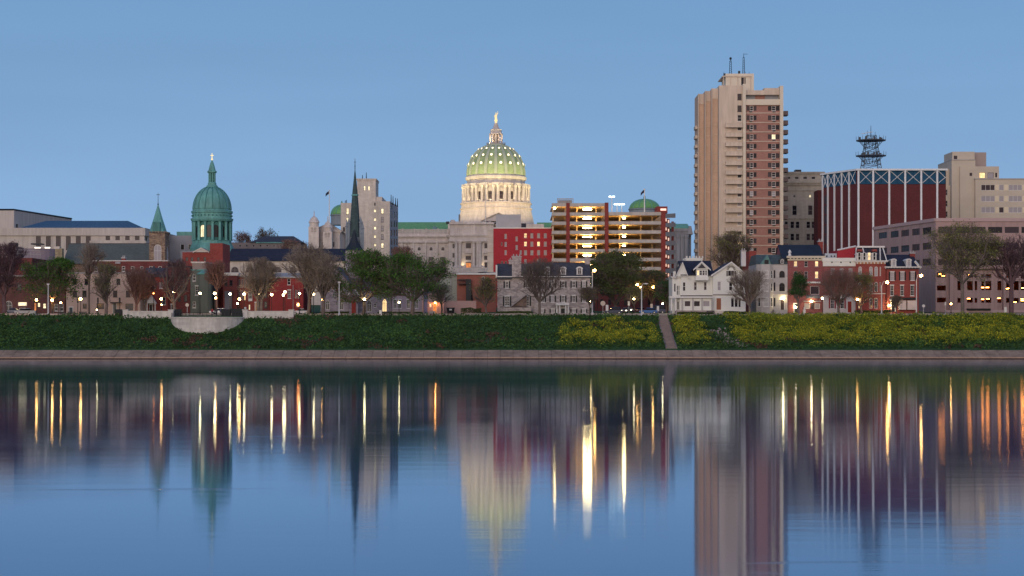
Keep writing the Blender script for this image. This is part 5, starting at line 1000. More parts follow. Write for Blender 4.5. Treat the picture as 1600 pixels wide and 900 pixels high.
# mast
o = thing('antenna_tower', 'dark steel lattice antenna tower with two round platforms on the maroon building roof', 'antenna', (X(1361, 590), 590, Z(262, 590))); D = 590; cx = X(1360.8, D); px = D / F
m = MB(); 
for sx_, sy in ((-1, -1), (1, -1), (1, 1), (-1, 1)): m.tube((cx + sx_ * 2.9, D + sy * 2.9, Z(264, D)), (cx + sx_ * 1.5, D + sy * 1.5, Z(212, D)), .13, .10, 5)
for k in range(8):
    t0, t1 = k / 8, (k + 1) / 8; w0, w1 = 2.9 - 1.4 * t0, 2.9 - 1.4 * t1; z0 = Z(264 - 52 * t0, D); z1 = Z(264 - 52 * t1, D)
    for (p, q) in (((-1, -1), (1, -1)), ((1, -1), (1, 1)), ((1, 1), (-1, 1)), ((-1, 1), (-1, -1))):
        m.tube((cx + p[0] * w0, D + p[1] * w0, z0), (cx + q[0] * w1, D + q[1] * w1, z1), .055, .055, 3); m.tube((cx + q[0] * w0, D + q[1] * w0, z0), (cx + p[0] * w1, D + p[1] * w1, z1), .055, .055, 3); m.tube((cx + p[0] * w1, D + p[1] * w1, z1), (cx + q[0] * w1, D + q[1] * w1, z1), .08, .08, 3)
m.build('lattice', M('mast_steel', (.07, .08, .09), .6, .1), o)
for y, r in ((219.5, 23), (243.5, 23.5)):
    m = MB(); m.lathe(cx, D, [(.3, Z(y, D) - .2), (r * px, Z(y, D) - .15), (r * px, Z(y, D) + .1), (.3, Z(y, D) + .3)], 16); m.build('platform', MATS['mast_steel'], o)
    m = MB()
    for k in range(16): a = 2 * pi * k / 16; m.tube((cx + r * px * sin(a), D - r * px * cos(a), Z(y, D)), (cx + r * px * sin(a), D - r * px * cos(a), Z(y, D) + 1.3), .06, .06, 3); m.tube((cx + 1.9 * sin(a), D - 1.9 * cos(a), Z(y, D) - 2.6), (cx + r * .8 * px * sin(a), D - r * .8 * px * cos(a), Z(y, D) - .2), .07, .07, 3)
    m.build('platform_railing', dark, o)
    for k in range(9): a = 2 * pi * (k + R.random() * .5) / 9; rr_ = R.uniform(.3, .9) * r * px; m = MB(); m.box(cx + rr_ * sin(a) - .3, cx + rr_ * sin(a) + .3, D - rr_ * cos(a) - .2, D - rr_ * cos(a) + .2, Z(y, D) + .3, Z(y, D) + R.uniform(.5, 1.3)); m.build('dish_box', MATS['mast_steel'], o)
m = MB(); m.tube((cx, D, Z(214, D)), (cx, D, Z(196, D)), .16, .06, 5); m.tube((cx - 1.2, D, Z(214, D)), (cx - 1.2, D, Z(204, D)), .08, .05, 4); m.tube((cx + 1.4, D, Z(214, D)), (cx + 1.4, D, Z(206, D)), .08, .05, 4); m.build('whip_aerial', dark, o)
m = MB(); m.tube((cx - 3.4, D - 1, Z(209.5, D)), (cx + .4, D - 1, Z(206.6, D)), .10, .10, 4); m.build('white_boom', white, o)
# ================================================================== BEIGE OFFICE RIGHT
b = Bld('beige_stepped_office', 'stepped beige office building with pale window bands at far right skyline', 'office building', 1540, 620)
D = 620; beg = M('beige_office_wall', (.55, .48, .39), .85, .08, .2)
wl = [(1463 + a0, y, 1463 + a0 + w_, y + 9, 'sash', 'stone', 'dm') for (a0, w_) in ((3.5, 5.5), (13.5, 4)) for y in (296, 313.5, 330)]
b.vol(1462, 1488, 290, D + 4, 20, beg, [w_ for w_ in wl if w_[1] < 336 and w_[2] < 1486]); b.vol(1476, 1500, 264, D + 6, 20, beg, [], z0=14)
b.vol(1487, 1524, 250, D + 2, 20, beg, [(x_, y, x_ + w_, y + 9, 'sash', 'stone', 'pdm') for x_, w_ in ((1503, 4), (1513, 6.5)) for y in (288, 305, 323)], z0=14); b.vol(1488, 1523, 237, D + 5, 12, beg, [(1489 + 1, 243, 1496, 249, 'strip', 'stone', 'm'), (1511, 249, 1517, 255, 'plain', 'stone', 'm')], z0=14); b.vol(1523, 1541, 238, D + 8, 10, M('brown_office_wall', (.36, .29, .26), .85, .08), [], z0=14)
b.vol(1500, 1561, 260, D + 1.2, 20, beg, [(1530, 269.5, 1539.5, 279 - .6, 'strip', 'dark', 'l'), (1543, 269.5, 1552.5, 278.4, 'strip', 'dark', 'p'), (1515, 270, 1519, 275, 'plain', 'dark', 'm'), (1555, 270, 1558, 277, 'plain', 'dark', 'd')], z0=14)
bands = []
for y in (288.5, 306, 323.5):
    bands += [(1533, y, 1554.5, y + 9, 'strip', 'white', 'pm'), (1561, y, 1568.5, y + 9, 'strip', 'white', 'pm'), (1576, y, 1597, y + 9, 'strip', 'white', 'pm'), (1604, y, 1625, y + 9, 'strip', 'white', 'p')]
b.vol(1524, 1660, 280, D, 26, beg, bands, z0=14)
m, mi = b.mb('pale_panel', M('cream_panel', (.72, .62, .46), .7, .05))
for y in (288.5, 306, 323.5):
    for x0, x1 in ((1555, 1560.5), (1569, 1575.5), (1597.5, 1603)): m.box(X(x0, D), X(x1, D), D - .06, D - .003, Z(y + 9, D), Z(y, D), mi)
b.bx('roof_cap', grey, 1523.5, 1661, 278.6, 280.2, D - .2, 26); b.bx('roof_cap', grey, 1487, 1524, 249, 250.4, D + 1.8, 20); b.done()
# ================================================================== PINK PARKING / OFFICE (angled)
pk = M('pink_grey_concrete', (.41, .285, .27), .85, .09, .25, streak=1); lamp_o = EM('orange_deck_lamp', (1, .30, .06), 26)
b = Bld('pink_concrete_block', 'large pink grey concrete block with ribbon windows above and dim orange parking decks below', 'office building', 1510, 470)
zt = Z(367 - 0, 470); zt = Z(342, 470)
pA, pB = (X(1365, 512), 512), (X(1462, 470), 470); ztop = zt
L1 = []
def rows(px0, px1, n, y, h): return [(px0 + (px1 - px0) * i / n + 1.0, y - i * 0, px0 + (px1 - px0) * (i + .8) / n, y + h, 'strip', 'dark', 'dm') for i in range(n)]
for i, (xa, xb) in enumerate(((1373, 1386), (1391.5, 1404), (1408, 1420.5), (1425, 1437), (1441.5, 1455))):
    yb = 363 - i * 1.9
    for j, yy in enumerate((yb, yb + 24.5 - i * .15, yb + 50 - i * .3)): L1.append((xa, yy, xb, yy + 9.5 + i * .25, 'strip', 'dark', 'dm'))
b.facade(pA, pB, 10.5, ztop, pk, L1)
pC = (X(1720, 470), 470)
w = []
for y in (354.5, 380, 405):
    for x0 in range(1466, 1700, 26): w.append((x0, y, x0 + 22, y + 9.5, 'strip', 'dark', 'dm'))
b.facade(pB, pC, Z(419, 470), ztop, pk, w); b.facade(pA, pB, 10, 10.6, pk, [])
m, mi = b.mb('roof', concg); m.face([(*pA, ztop), (*pB, ztop), (*pC, ztop), (pC[0], 520, ztop)], mi); b.facade(pC, (pC[0], 520), 10, ztop, pk)
m, mi = b.mb('parapet_band', M('pink_band', (.47, .34, .33), .85, .06)); m.prism([(pB[0], 469.7), (pC[0], 469.7), (pC[0], 470 - .003), (pB[0], 470 - .003)], Z(346, 470), ztop + .2, mi)
dx, dy = pB[0] - pA[0], pB[1] - pA[1]; L_ = hypot(dx, dy); nx, ny = dy / L_ * .3, -dx / L_ * .3
m.prism([(pA[0] + nx, pA[1] + ny), (pB[0] + nx, pB[1] + ny), (pB[0] + nx * .01, pB[1] + ny * .01), (pA[0] + nx * .01, pA[1] + ny * .01)], Z(346, 470), ztop + .2, mi)
# parking deck front: openings with real interior
D = 470; m, mi = b.mb('deck_wall', pk)
xs0, xs1 = X(1462, D), X(1720, D)
op = []
for y, h in ((425.5, 9), (441, 10), (465, 8)):
    for x0, x1 in ((1459, 1478),) if 0 else ((1464, 1478),): op.append((x0, y if y != 441 else 446, x1, (y if y != 441 else 446) + (8 if y < 460 else 7.5)))
for x0, x1 in ((1496, 1501), (1511, 1520), (1523, 1527), (1533.5, 1538), (1540, 1549), (1558.5, 1565), (1572, 1580), (1584, 1592), (1595, 1610)):
    for y0, y1 in ((428.5, 434), (439, 453.5), (465.5, 473)):
        op.append((x0, y0, x1, y1))
us = sorted({xs0, xs1} | {X(v, D) for o_ in op for v in (o_[0], o_[2])}); H = [(X(o_[0], D), X(o_[2], D), Z(o_[3], D), Z(o_[1], D)) for o_ in op]
zlo, zhi = 10.2, Z(419, D)
for u0, u1 in zip(us, us[1:]):
    um = (u0 + u1) / 2; hs = sorted([h for h in H if h[0] < um < h[1]], key=lambda h: h[2]); z = zlo
    for h in hs: m.box(u0, u1, D, D + .4, z, h[2], mi); z = h[3]
    m.box(u0, u1, D, D + .4, z, zhi, mi)
inr = M('deck_interior_red', (.42, .14, .08), .9, .15)
for y in (436.5, 461, 479): b.one('parking_deck', M('deck_floor', (.28, .20, .17), .9), 1463, 1720, y, y + 1.2, D + .45, 22)
b.one('deck_rear_wall', inr, 1463, 1720, 420, 490, D + 24, .4)
for x_, y in ((1469, 428), (1474, 431), (1516, 429.3), (1545, 427.4), (1563, 430.5), (1577, 428.5), (1597, 427), (1597, 431), (1535.5, 449.2), (1543, 449), (1573, 451), (1578, 450.5), (1514, 466.5), (1536, 467.5), (1544, 467), (1561, 466), (1586, 472), (1597, 467), (1598, 469.5), (1599, 450)):
    D2 = D + 6; m_ = MB(); m_.box(X(x_ - 2.2, D2), X(x_ + 2.2, D2), D2, D2 + .4, Z(y + .6, D2), Z(y - .5, D2)); m_.build('deck_lamp', lamp_o, b.o)
b.bx('projecting_bay', pk, 1484, 1490, 421, 490, D - 1.0, .95); b.bx('projecting_bay', pk, 1568, 1572, 418, 490, D - 1.2, 1.15); b.bx('string_course', pk, 1478, 1569, 415.5, 420, D - 1.2, 1.15); b.bx('base_planter', M('dark_hedge', (.03, .03, .025), .9), 1512, 1548, 482, 485, D - 2, 1.2); b.bx('base_wall', M('pink_band'), 1478, 1600, 484.5, 491, D - 1.4, .5); b.done()

# ================================================================== WHITE HOUSE (right bank)
clap = M('white_clapboard', (.76, .76, .70), .7, .05, .4); b = Bld('white_victorian_house', 'large white clapboard house with navy slate roof, two gables and glazed porch', 'house', 1108, 441); D = 441
w = G([1086.5, 1102], [447], 4.6, 13, 'trim', 'white', 'md') + [(1067, 441, 1071, 454.5, 'trim', 'white', 'd')]
b.vol(1064, 1114, 429, D + 1, 14, clap, w, roof=navy); b.gable(1064, 1114, 429, 409, D + 1, 14, navy, clap, .5)
w = [(1121, 440, 1126.5, 454, 'trim', 'white', 'p'), (1139, 440.5, 1144.5, 454, 'trim', 'white', 'd'), (1156.5, 441, 1161.5, 454, 'trim', 'white', 'd'), (1142, 465.5, 1147, 480, 'plain', 'white', 'd'), (1147.7, 465.5, 1153, 480, 'plain', 'white', 'd'), (1153.7, 465.5, 1157.5, 480, 'plain', 'white', 'd')]
b.vol(1114, 1165, 429, D, 15, clap, w, roof=navy); b.fgable(1114, 1165, 429, 1142.5, 410, D, 15, navy, clap, white, .6)
gw = [(1135, 423, 1137, 431.5, 'plain', 'dark', 'd'), (1138.5, 423, 1142.3, 431.5, 'sash', 'white', 'd'), (1143, 423, 1146.8, 431.5, 'sash', 'white', 'd')]
for x0, x1 in ((1138, 1142), (1142.6, 1146.6)): b.one('gable_window', GLASS['d'], x0, x1, 423, 431, D - .1, .09)
for x0, x1 in ((1135.2, 1137), (1148, 1149.8)): b.one('shutter', dark, x0, x1, 423, 431.5, D - .12, .11)
m = MB(); x_ = X(1142.3, D); z_ = Z(421.5, D)
for k in range(9): a = pi * (k + .5) / 9; m.tube((x_ + .6 * cos(a), D - .1, z_ + .6 * sin(a)), (x_ + 1.1 * cos(a), D - .1, z_ + 1.1 * sin(a)), .07, .1, 4)
m.build('sunburst_ornament', slate, b.o)
D3 = D - .6; b.vol(1088, 1106, 421, D3, 3, clap, [(1089.3, 422 + .5, 1092.3, 430, 'sash', 'white', 'l'), (1093.2, 422.5, 1097, 430, 'sash', 'white', 'd'), (1097.5, 422.5, 1101.2, 430, 'sash', 'white', 'm'), (1101.8, 422.5, 1104.8, 430, 'sash', 'white', 'd')], z0=Z(438, D3), roof=navy); b.fgable(1085, 1108.5, 420.5, 1096.5, 409.5, D3, 7, navy, clap, white, .3)
m = MB(); m.extr([(X(1090, D3), Z(419, D3)), (X(1103, D3), Z(419, D3)), (X(1096.5, D3), Z(412, D3))], D3 - .2, D3 - .02); m.build('gable_panel', slate, b.o)
b.bx('dormer_apron', clap, 1086.5, 1107, 432, 438, D3 - .3, 3)
# left corner gable + tower bay
b.fgable(1056, 1075, 432, 1066.5, 410.5, D + .6, 8, navy, clap, white, .3); b.vol(1050.5, 1064, 434, D + 1.5, 10, clap, [(1053, 443, 1056, 456, 'plain', 'white', 'd'), (1057.3, 446, 1059.6, 461, 'sash', 'white', 'd'), (1060, 446, 1062, 461, 'sash', 'white', 'd')], roof=white); b.cornice(1050, 1065, 432, 434.5, D + 1.3, white, 8, .3); b.one('attic_turret', clap, 1052, 1056, 424, 433, D + 3, 1.5)
# porch
D4 = D - 2.2; b.bx('porch_roof', white, 1046, 1114, 463, 465.5, D4 - .4, 2.6); b.bx('porch_fascia', M('dark_gutter', (.04, .03, .035), .6), 1064, 1113, 461.4, 463, D4 + .3, 1.8); b.bx('porch_base', M('pinkish_stone_base', (.40, .33, .32), .9, .15, .5, 'rubble', (.30, .25, .25)), 1056, 1114, 485, 491.5, D4 - .1, 2.4)
b.vol(1062, 1113, 465.5, D4 + .3, 2, clap, [(1069.5, 470, 1079, 479, 'strip', 'white', 'm'), (1084, 470, 1094, 479, 'strip', 'white', 'd'), (1098.5, 470, 1109, 479, 'strip', 'white', 'p')], z0=Z(485.2, D4), roof=white)
for x_ in (1048, 1054.5, 1065, 1081.5, 1096, 1111.5): b.one('porch_post', M('porch_grey', (.46, .45, .44), .7) if x_ > 1060 else white, x_, x_ + 2.2, 465.5, 485.5, D4, .4)
b.vol(1056.5, 1062, 466, D4 + 1.4, 1.5, clap, [(1058, 471, 1061, 484, 'plain', 'white', 'd')], z0=10)
b.door(1119.5, 1126.5, 466, 484, D, M('oak_door', (.28, .10, .05), .5)); b.one('door_steps', stone, 1117, 1130, 485.5, 491.5, D - 1.6, 1.5); b.bx('belt_board', M('dark_trim', (.30, .27, .25), .7), 1114, 1165, 459.5, 461.5, D - .15, .15); b.cornice(1114, 1165, 429, 430.5, D, white, .2, .2) if 0 else None
b.chimney(1158.5, 1165.5, 391, 416, D + 5, M('white_brick', (.62, .60, .60), .85, .1), 1.4, 2); b.done()
b = Bld('white_balustrade_terrace', 'white stone rooftop balustrade showing behind the white house against the tower', 'building', 1082, 500)
b.vol(1071, 1098, 403, 500, 8, clap, [], z0=12); 
for k in range(6): b.one('finial', white, 1072 + k * 5, 1074 + k * 5, 400, 403, 500, .4)
b.done()
# grey twin-bay townhouse
gst = M('grey_townhouse_stone', (.44, .41, .40), .85, .12, .4, 'block', (.50, .47, .45)); tl = M('teal_slate', (.055, .08, .088), .7, .2, .6, 'roof', (.08, .11, .12))
b = Bld('grey_stone_townhouse', 'narrow grey stone town house with rounded bay, teal slate mansard and arched windows', 'house', 1206, 447); D = 447
w = [(1217.5, 423, 1226.3, 434, 'arch', 'dark', 'd'), (1217.5, 442, 1226.3, 455, 'arch', 'dark', 'd'), (1208.8, 422, 1211.8, 435, 'plain', 'stone', 'd'), (1208.8, 441, 1211.8, 455, 'plain', 'stone', 'd'), (1208.8, 465, 1211.8, 479, 'plain', 'stone', 'd')]
b.vol(1182, 1230.5, 413, D, 15, gst, w, roof=tl); m = MB(); xc = X(1198, D)
xa, xb = X(1182.5, D), X(1208, D); bay = [(xa, D), (xa + 1.0, D - 1.3), (xb - 1.0, D - 1.3), (xb, D)]
m.prism(bay + [(xb, D + .2), (xa, D + .2)], 10, Z(413.2, D)); m.build('bay', gst, b.o)
for y0, y1, g in ((423, 435, 'l'), (442.5, 455, 'm'), (465, 479, 'd')):
    for x0, x1, Df in ((1192, 1199.5, D - 1.36),):
        m1, m2 = window_mesh(round((x1 - x0) * D / F, 2), round((y1 - y0) * D / F, 2), 'sash', 'white', g, gst); p = (X((x0 + x1) / 2, D), D - 1.42, Z((y0 + y1) / 2, D)); put('window', m1, b.o, p); put('window_pane', m2, b.o, p)
    for p, rz in (((xa + .42, D - .78), -.92), ((xb - .42, D - .78), .92)):
        m1, m2 = window_mesh(.8, round((y1 - y0) * D / F, 2), 'sash', 'white', 'd', gst); q = (p[0], p[1], Z((y0 + y1) / 2, D)); put('window', m1, b.o, q, rz); put('window_pane', m2, b.o, q, rz)
m, mi = b.mb('mansard', tl); a_, c_ = X(1181.5, D), X(1231, D); m.v += [(a_, D - .2, Z(413, D)), (c_, D - .2, Z(413, D)), (c_ - .3, D + 2.4, Z(397.5, D)), (a_ + .3, D + 2.4, Z(397.5, D)), (c_, D + 14, Z(413, D)), (a_, D + 14, Z(413, D)), (c_ - .3, D + 12, Z(397.5, D)), (a_ + .3, D + 12, Z(397.5, D))]
m.f += [(0, 1, 2, 3), (3, 2, 6, 7), (1, 4, 6, 2), (5, 0, 3, 7)]; m.mi += [mi] * 4
tp = M('teal_gable', (.10, .21, .20), .6, .12); m = MB(); m.extr([(X(1187, D), Z(413, D)), (X(1204, D), Z(413, D)), (X(1198.5, D), Z(398, D))], D - .9, D + 1.5); m.build('gable_dormer', tp, b.o); b.one('dormer_window', GLASS['d'], 1194.5, 1201, 406, 412.5, D - 1.0, .09)
b.dormer(1222, 404, 412.5, D - .3, 8, slate, 'd'); b.door(1219.5, 1225, 468, 486, D, M('dark_oak_door', (.05, .03, .03), .5)); b.one('stoop', gst, 1210, 1230, 484, 491, D - 2.4, 2.3); b.bx('belt_course', stone, 1208, 1230, 459.5, 461, D - .12, .12)
m = MB(); m.ball((X(1223.7, D - .5), D - .5, Z(466.5, D)), .26); m.build('entry_lamp', EM('warm_entry_lamp', (1, .80, .40), 70), b.o)
b.vol(1171, 1181.8, 392, D + 14, 14, redbrick, [(1174, 420, 1179, 432, 'sash', 'stone', 'd'), (1174, 450, 1179, 462, 'sash', 'stone', 'd')], part='side_wing'); b.done()
# red brick house with gambrel roof
b = Bld('red_house_black_roof', 'red brick house with dark slate roof, cream cornice and ground floor shop windows', 'house', 1258, 447); D = 447.3
rb = M('warm_red_brick', (.25, .080, .080), .9, .14, .4, 'brick', (.30, .11, .105))
w = [(x_ - 2.6, 408, x_ + 2.6, 416.5, 'sash', 'stone', 'dl') for x_ in (1243, 1259.5, 1276)] + [(x_ - 2.6, 424, x_ + 2.6, 435, 'sash', 'stone', g) for x_, g in ((1243, 'd'), (1259.5, 'm'), (1276, 'l'))] + [(1266, 447, 1280, 460, 'strip', 'white', 'pm'), (1257, 474, 1265, 482.5, 'plain', 'white', 'p'), (1267, 473, 1272, 483, 'plain', 'dark', 'm'), (1273, 474, 1281, 482.5, 'plain', 'white', 'p')]
b.vol(1230.8, 1286, 405, D, 15, rb, w, roof=slate); b.gable(1222, 1286, 403, 384, D + .2, 12, M('black_slate'), rb, .5); b.cornice(1232, 1286, 400, 407, D, M('cream_cornice', (.62, .55, .42), .7, .06), 1.4, .5, .8); b.bx('shop_fascia', white, 1259, 1282, 440, 442.5, D - .35, .35); b.bx('shop_bay', M('grey_panel'), 1260, 1281, 461, 466, D - .3, .3); b.bx('shop_cornice', grey, 1256, 1283, 470, 471.5, D - .3, .3)
b.chimney(1279, 1286, 376, 398, D + 6, redbrick, 1.6, 2); mm = MB(); mm.lathe(X(1234.5, D), D + .6, [(.42, Z(399.5, D)), (.28, Z(396.5, D)), (.46, Z(394, D)), (.28, Z(391.5, D)), (.05, Z(390, D))], 8); mm.build('urn_finial', white, b.o); b.door(1241, 1247, 475, 489, D, dark)
m = MB(); m.ball((X(1243, D - .5), D - .5, Z(480, D)), .24); m.build('entry_lamp', EM('warm_entry_lamp'), b.o); m = MB(); m.ball((X(1268, D - .7), D - .7, Z(470.8, D)), .24); m.build('shop_lamp', EM('warm_entry_lamp'), b.o); b.one('sign_post_box', white, 1256, 1258, 480, 490, D - 4, .4); b.done()
# white topped house
b = Bld('white_parapet_house', 'brick house with tall white roof parapet and whitewashed ground floor, red shutters', 'house', 1311, 447); D = 447.1
w = [(x_ - 3, 419, x_ + 3, 425 + 4, 'sash', 'stone', 'p') for x_ in (1301, 1315, 1329)] + [(x_ - 2.6, 436, x_ + 2.6, 448, 'sash', 'stone', 'm') for x_ in (1301, 1315, 1329)]
b.vol(1286.3, 1337, 416, D, 15, rb, w, y1=461.5, z0=None); g2 = [(1297.5, 465.5, 1303.5, 482, 'grid', 'white', 'm'), (1313, 465.5, 1319, 482, 'grid', 'white', 'd')]
b.vol(1286.3, 1337, 461.5, D - .1, 14, M('whitewash', (.62, .56, .55), .8, .07), g2, part='ground_floor'); b.shutters(g2, D - .1, M('red_shutter', (.30, .03, .04), .6), 2.2); b.door(1324.5, 1330.5, 471, 488, D - .1, M('red_door')); b.cornice(1287, 1337, 403, 416, D, clap, 1.2, .4, 0); b.bx('white_parapet', clap, 1287.5, 1337, 403.5, 415.5, D - .25, 1.1)
for x_ in (1300, 1314, 1328.5): b.one('parapet_vent', dark, x_ - 1, x_ + 1, 408.7, 411, D - .3, .04)
b.one('roof_monitor', M('pale_blue_board', (.50, .56, .62), .7), 1289, 1309, 396, 403.2, D + 3, 3)
for x_ in (1292, 1299, 1304): b.one('monitor_vent', dark, x_ - 1, x_ + 1, 399, 401.5, D + 2.9, .09)
b.done()
# mansard corner house
b = Bld('mansard_brick_house', 'ornate red brick house with steep navy mansard, white trim and three arched dormers', 'house', 1359, 446); D = 446.6
or_ = M('orange_red_brick', (.26, .060, .052), .9, .14, .4, 'brick', (.31, .085, .072))
w = [(x_ - 2.7, 416.5, x_ + 2.7, 431.5, 'arch', 'white', 'p') for x_ in (1344, 1360.8, 1369)] + [(x_ - 2.7, 440.5, x_ + 2.7, 456, 'arch', 'white', g) for x_, g in ((1344, 'm'), (1360.8, 'm'), (1369, 'd'))] + [(x_ - 2.7, 465.5, x_ + 2.7, 482, 'arch', 'white', g) for x_, g in ((1344, 'l'), (1360.8, 'd'), (1369, 'd'))] + [(1374.5, 417, 1376.5, 431, 'plain', 'white', 'p'), (1374.5, 441, 1376.5, 455, 'plain', 'white', 'm')]
b.vol(1337.3, 1384, 407, D, 15, or_, w, roof=navy); b.cornice(1337.3, 1385, 407, 409.5, D, white, 1, .5); b.bx('bracket_band', M('ochre_band', (.46, .24, .14), .8), 1338, 1384, 409.5, 412.5, D - .2, .2)
for k in range(9): b.one('bracket', white, 1339 + k * 5.4, 1340.2 + k * 5.4, 409.4, 412.2, D - .55, .35)
m, mi = b.mb('mansard', navy); a_, c_ = X(1336.5, D), X(1385, D); a2_, c2_ = X(1340, D), X(1381.5, D); za, zb_ = Z(407, D), Z(386.5, D)
m.v += [(a_, D - .3, za), (c_, D - .3, za), (c2_, D + 1.6, zb_), (a2_, D + 1.6, zb_), (a_, D + 15, za), (c_, D + 15, za), (c2_, D + 14, zb_), (a2_, D + 14, zb_)]; m.f += [(0, 1, 2, 3), (3, 2, 6, 7), (1, 5, 6, 2), (4, 0, 3, 7)]; m.mi += [mi] * 4
for p, q in (((a_, D - .35, za), (a2_, D + 1.55, zb_)), ((c_, D - .35, za), (c2_, D + 1.55, zb_)), ((X(1352, D), D - .35, za), (X(1350, D), D + 1.55, zb_)), ((X(1375, D), D - .35, za), (X(1377, D), D + 1.55, zb_))): MB().tube(p, q, .16, .16, 4).build('mansard_hip', white, b.o)
b.bx('mansard_crest', white, 1339, 1382.5, 384.3, 386.8, D + 1.3, 13)
for x_, g in ((1342.5, 'd'), (1350.5, 'd'), (1358, 'l'), (1366, 'd')): b.dormer(x_, 394.5, 407, D - .5, 7, white, g, k='sash')
for x_ in (1343, 1366): m = MB(); m.extr([(X(x_ - 4, D), Z(393, D)), (X(x_ + 4, D), Z(393, D)), (X(x_ + 3, D), Z(389.5, D)), (X(x_ - 3, D), Z(389.5, D))], D - .7, D + 1.2); m.build('dormer_pediment', or_, b.o)
m = MB(); m.v = [(X(1308.5, 449), 449, 10), (X(1337, 449), 449, 10), (X(1337, 449), 449, Z(385, 449)), (X(1308.5, 449), 449, Z(391, 449))]; m.v += [(x_, y_ + 12, z_) for x_, y_, z_ in m.v]; m.f = [(0, 1, 2, 3), (3, 2, 6, 7), (4, 0, 3, 7), (7, 6, 5, 4), (1, 5, 6, 2)]; m.mi = [0] * 5; m.build('side_gable', crimson, b.o); MB().tube((X(1308, 449), 448.9, Z(390.8, 449)), (X(1337, 449), 448.9, Z(384.8, 449)), .2, .2, 4).build('gable_coping', white, b.o)
b.bx('bay_band', stone, 1355, 1384, 458, 459.5, D - .15, .15); b.done()
# dormered brick house at the end
b = Bld('federal_brick_house', 'red brick house with navy roof, two white dormers and black shutters at end of row', 'house', 1411, 446); D = 446.2
wu = [(x_ - 3, 425, x_ + 3, 438, 'grid', 'white', g) for x_, g in ((1394.2, 'p'), (1410, 'p'), (1426, 'p'))]; wm_ = [(x_ - 2.8, 446, x_ + 2.8, 462, 'grid', 'white', g) for x_, g in ((1393.8, 'd'), (1409.5, 'd'), (1425.5, 'd'))]
b.vol(1385.3, 1435.5, 419, D, 15, or_, wu + wm_ + [(1404, 469, 1410, 483, 'grid', 'white', 'p')], roof=navy, rw=[]); b.shutters(wu, D, dark, 2.2); b.gable(1385.3, 1435.5, 419, 399.5, D, 14, navy, or_, .4); b.cornice(1385, 1437, 416.5, 420, D, white, .8, .45, .7)
for x_ in (1396.5, 1420): b.dormer(x_, 404, 416.6, D + .3, 8, white, 'p')
b.chimney(1422, 1430, 394.5, 406, D + 6, redbrick, 1.6, 2); m = MB(); m.tube((X(1429, D), D - .3, Z(408, D)), (X(1436.5, D), D - .3, Z(417, D)), .3, .3, 4); m.build('gable_coping', white, b.o)
b.door(1393, 1398, 472, 487, D, dark); m = MB(); x_ = X(1395.5, D); q = []
for k in range(9): a = pi * k / 8; q.append((x_ - .95 * cos(a), Z(470, D) + .95 * sin(a)))
m.extr(q, D - .3, D - .01); m.build('arched_door_head', white, b.o)
for x0, x1 in ((1405, 1416), (1418, 1431)): b.one('white_entry_panel', M('entry_white', (.66, .56, .52), .7), x0, x1, 469.5, 484, D - 1.2, 1.1)
b.bx('iron_balcony', dark, 1403, 1433, 465, 468, D - 1.4, 1.3)
m = MB(); m.ball((X(1389.5, D - 1), D - 1, Z(477.5, D)), .3); m.build('entry_lamp', EM('warm_entry_lamp'), b.o); b.done()
# ================================================================== STONE MANSION (centre)
rub = M('mansion_rubble', (.52, .46, .42), .9, .12, .6, 'rubble', (.30, .26, .26)); b = Bld('stone_mansion', 'long pale rubble stone mansion with slate roof, black shutters and white portico', 'house', 850, 446); D = 446
up = [(x_ - 2.6, 439.5, x_ + 2.6, 449.5, 'grid', 'white', g) for x_, g in ((848, 'm'), (863.5, 'p'), (880, 'm'), (896.5, 'm'), (912.5, 'p'))]; md = [(x_ - 2.6, 462, x_ + 2.6, 472, 'grid', 'white', g) for x_, g in ((848, 'm'), (863.5, 'p'), (880, 'd'), (896.5, 'm'), (912.5, 'p'))]; gd = [(x_ - 3, 483, x_ + 3, 489, 'grid', 'white', 'p') for x_ in (847, 864, 896.5, 912.5)]
b.vol(835, 922, 434, D, 14, rub, up + md + gd, roof=slate); b.shutters(up + md, D, dark, 2.3); b.shutters(gd, D, dark, 2)
b.gable(835, 922, 433, 411.5, D, 14, slate, rub, .4); b.cornice(835, 922, 431.5, 434.5, D, clap, .6, .35)
lw_ = [(789.5, 439.5, 794.5, 450, 'grid', 'white', 'm'), (821, 439.5, 826.5, 449, 'grid', 'white', 'm'), (788.5, 463, 796, 478, 'grid', 'white', 'd'), (819.5, 463, 827, 478, 'grid', 'white', 'd'), (789.5, 483.5, 796.5, 489, 'grid', 'white', 'p'), (821, 483.5, 828, 489, 'grid', 'white', 'p')]
b.vol(777, 835, 434, D + .6, 13, rub, lw_, roof=slate); b.shutters(lw_[:4], D + .6, dark, 2.6); b.gable(777, 835, 433, 413.5, D + .6, 13, slate, rub, .4); b.cornice(777, 835, 431.5, 434.5, D + .6, clap, .6, .35); b.one('white_rake', white, 774.5, 777, 414, 434, D + .9, 6)
b.chimney(800, 814.5, 400, 433, D - .4, rub, 2.0, 3); b.chimney(795, 800, 406, 413, D + 6, rub, 1.2, 1); b.chimney(914, 921.5, 400.5, 414, D + 6, rub, 1.6, 1)
for x_ in (855, 880, 905.5): b.dormer(x_, 416.5, 429.5, D + .7, 9, white, 'm')
m = MB(); m.extr([(X(828.5, D), Z(434, D)), (X(834, D), Z(434, D)), (X(831, D), Z(413, D))], D + .2, D + .5); m.build('white_party_gable', white, b.o)
Dp = D - 1.8; b.bx('portico_roof', white, 868.5, 889.5, 473.5, 477, Dp, 1.8)
for x_ in (870, 874.5, 884, 888): m = MB(); m.lathe(X(x_, Dp), Dp + .3, [(.24, 9.8), (.2, 10.2), (.17, Z(478, Dp)), (.24, Z(477.2, Dp))], 10); m.build('portico_column', white, b.o)
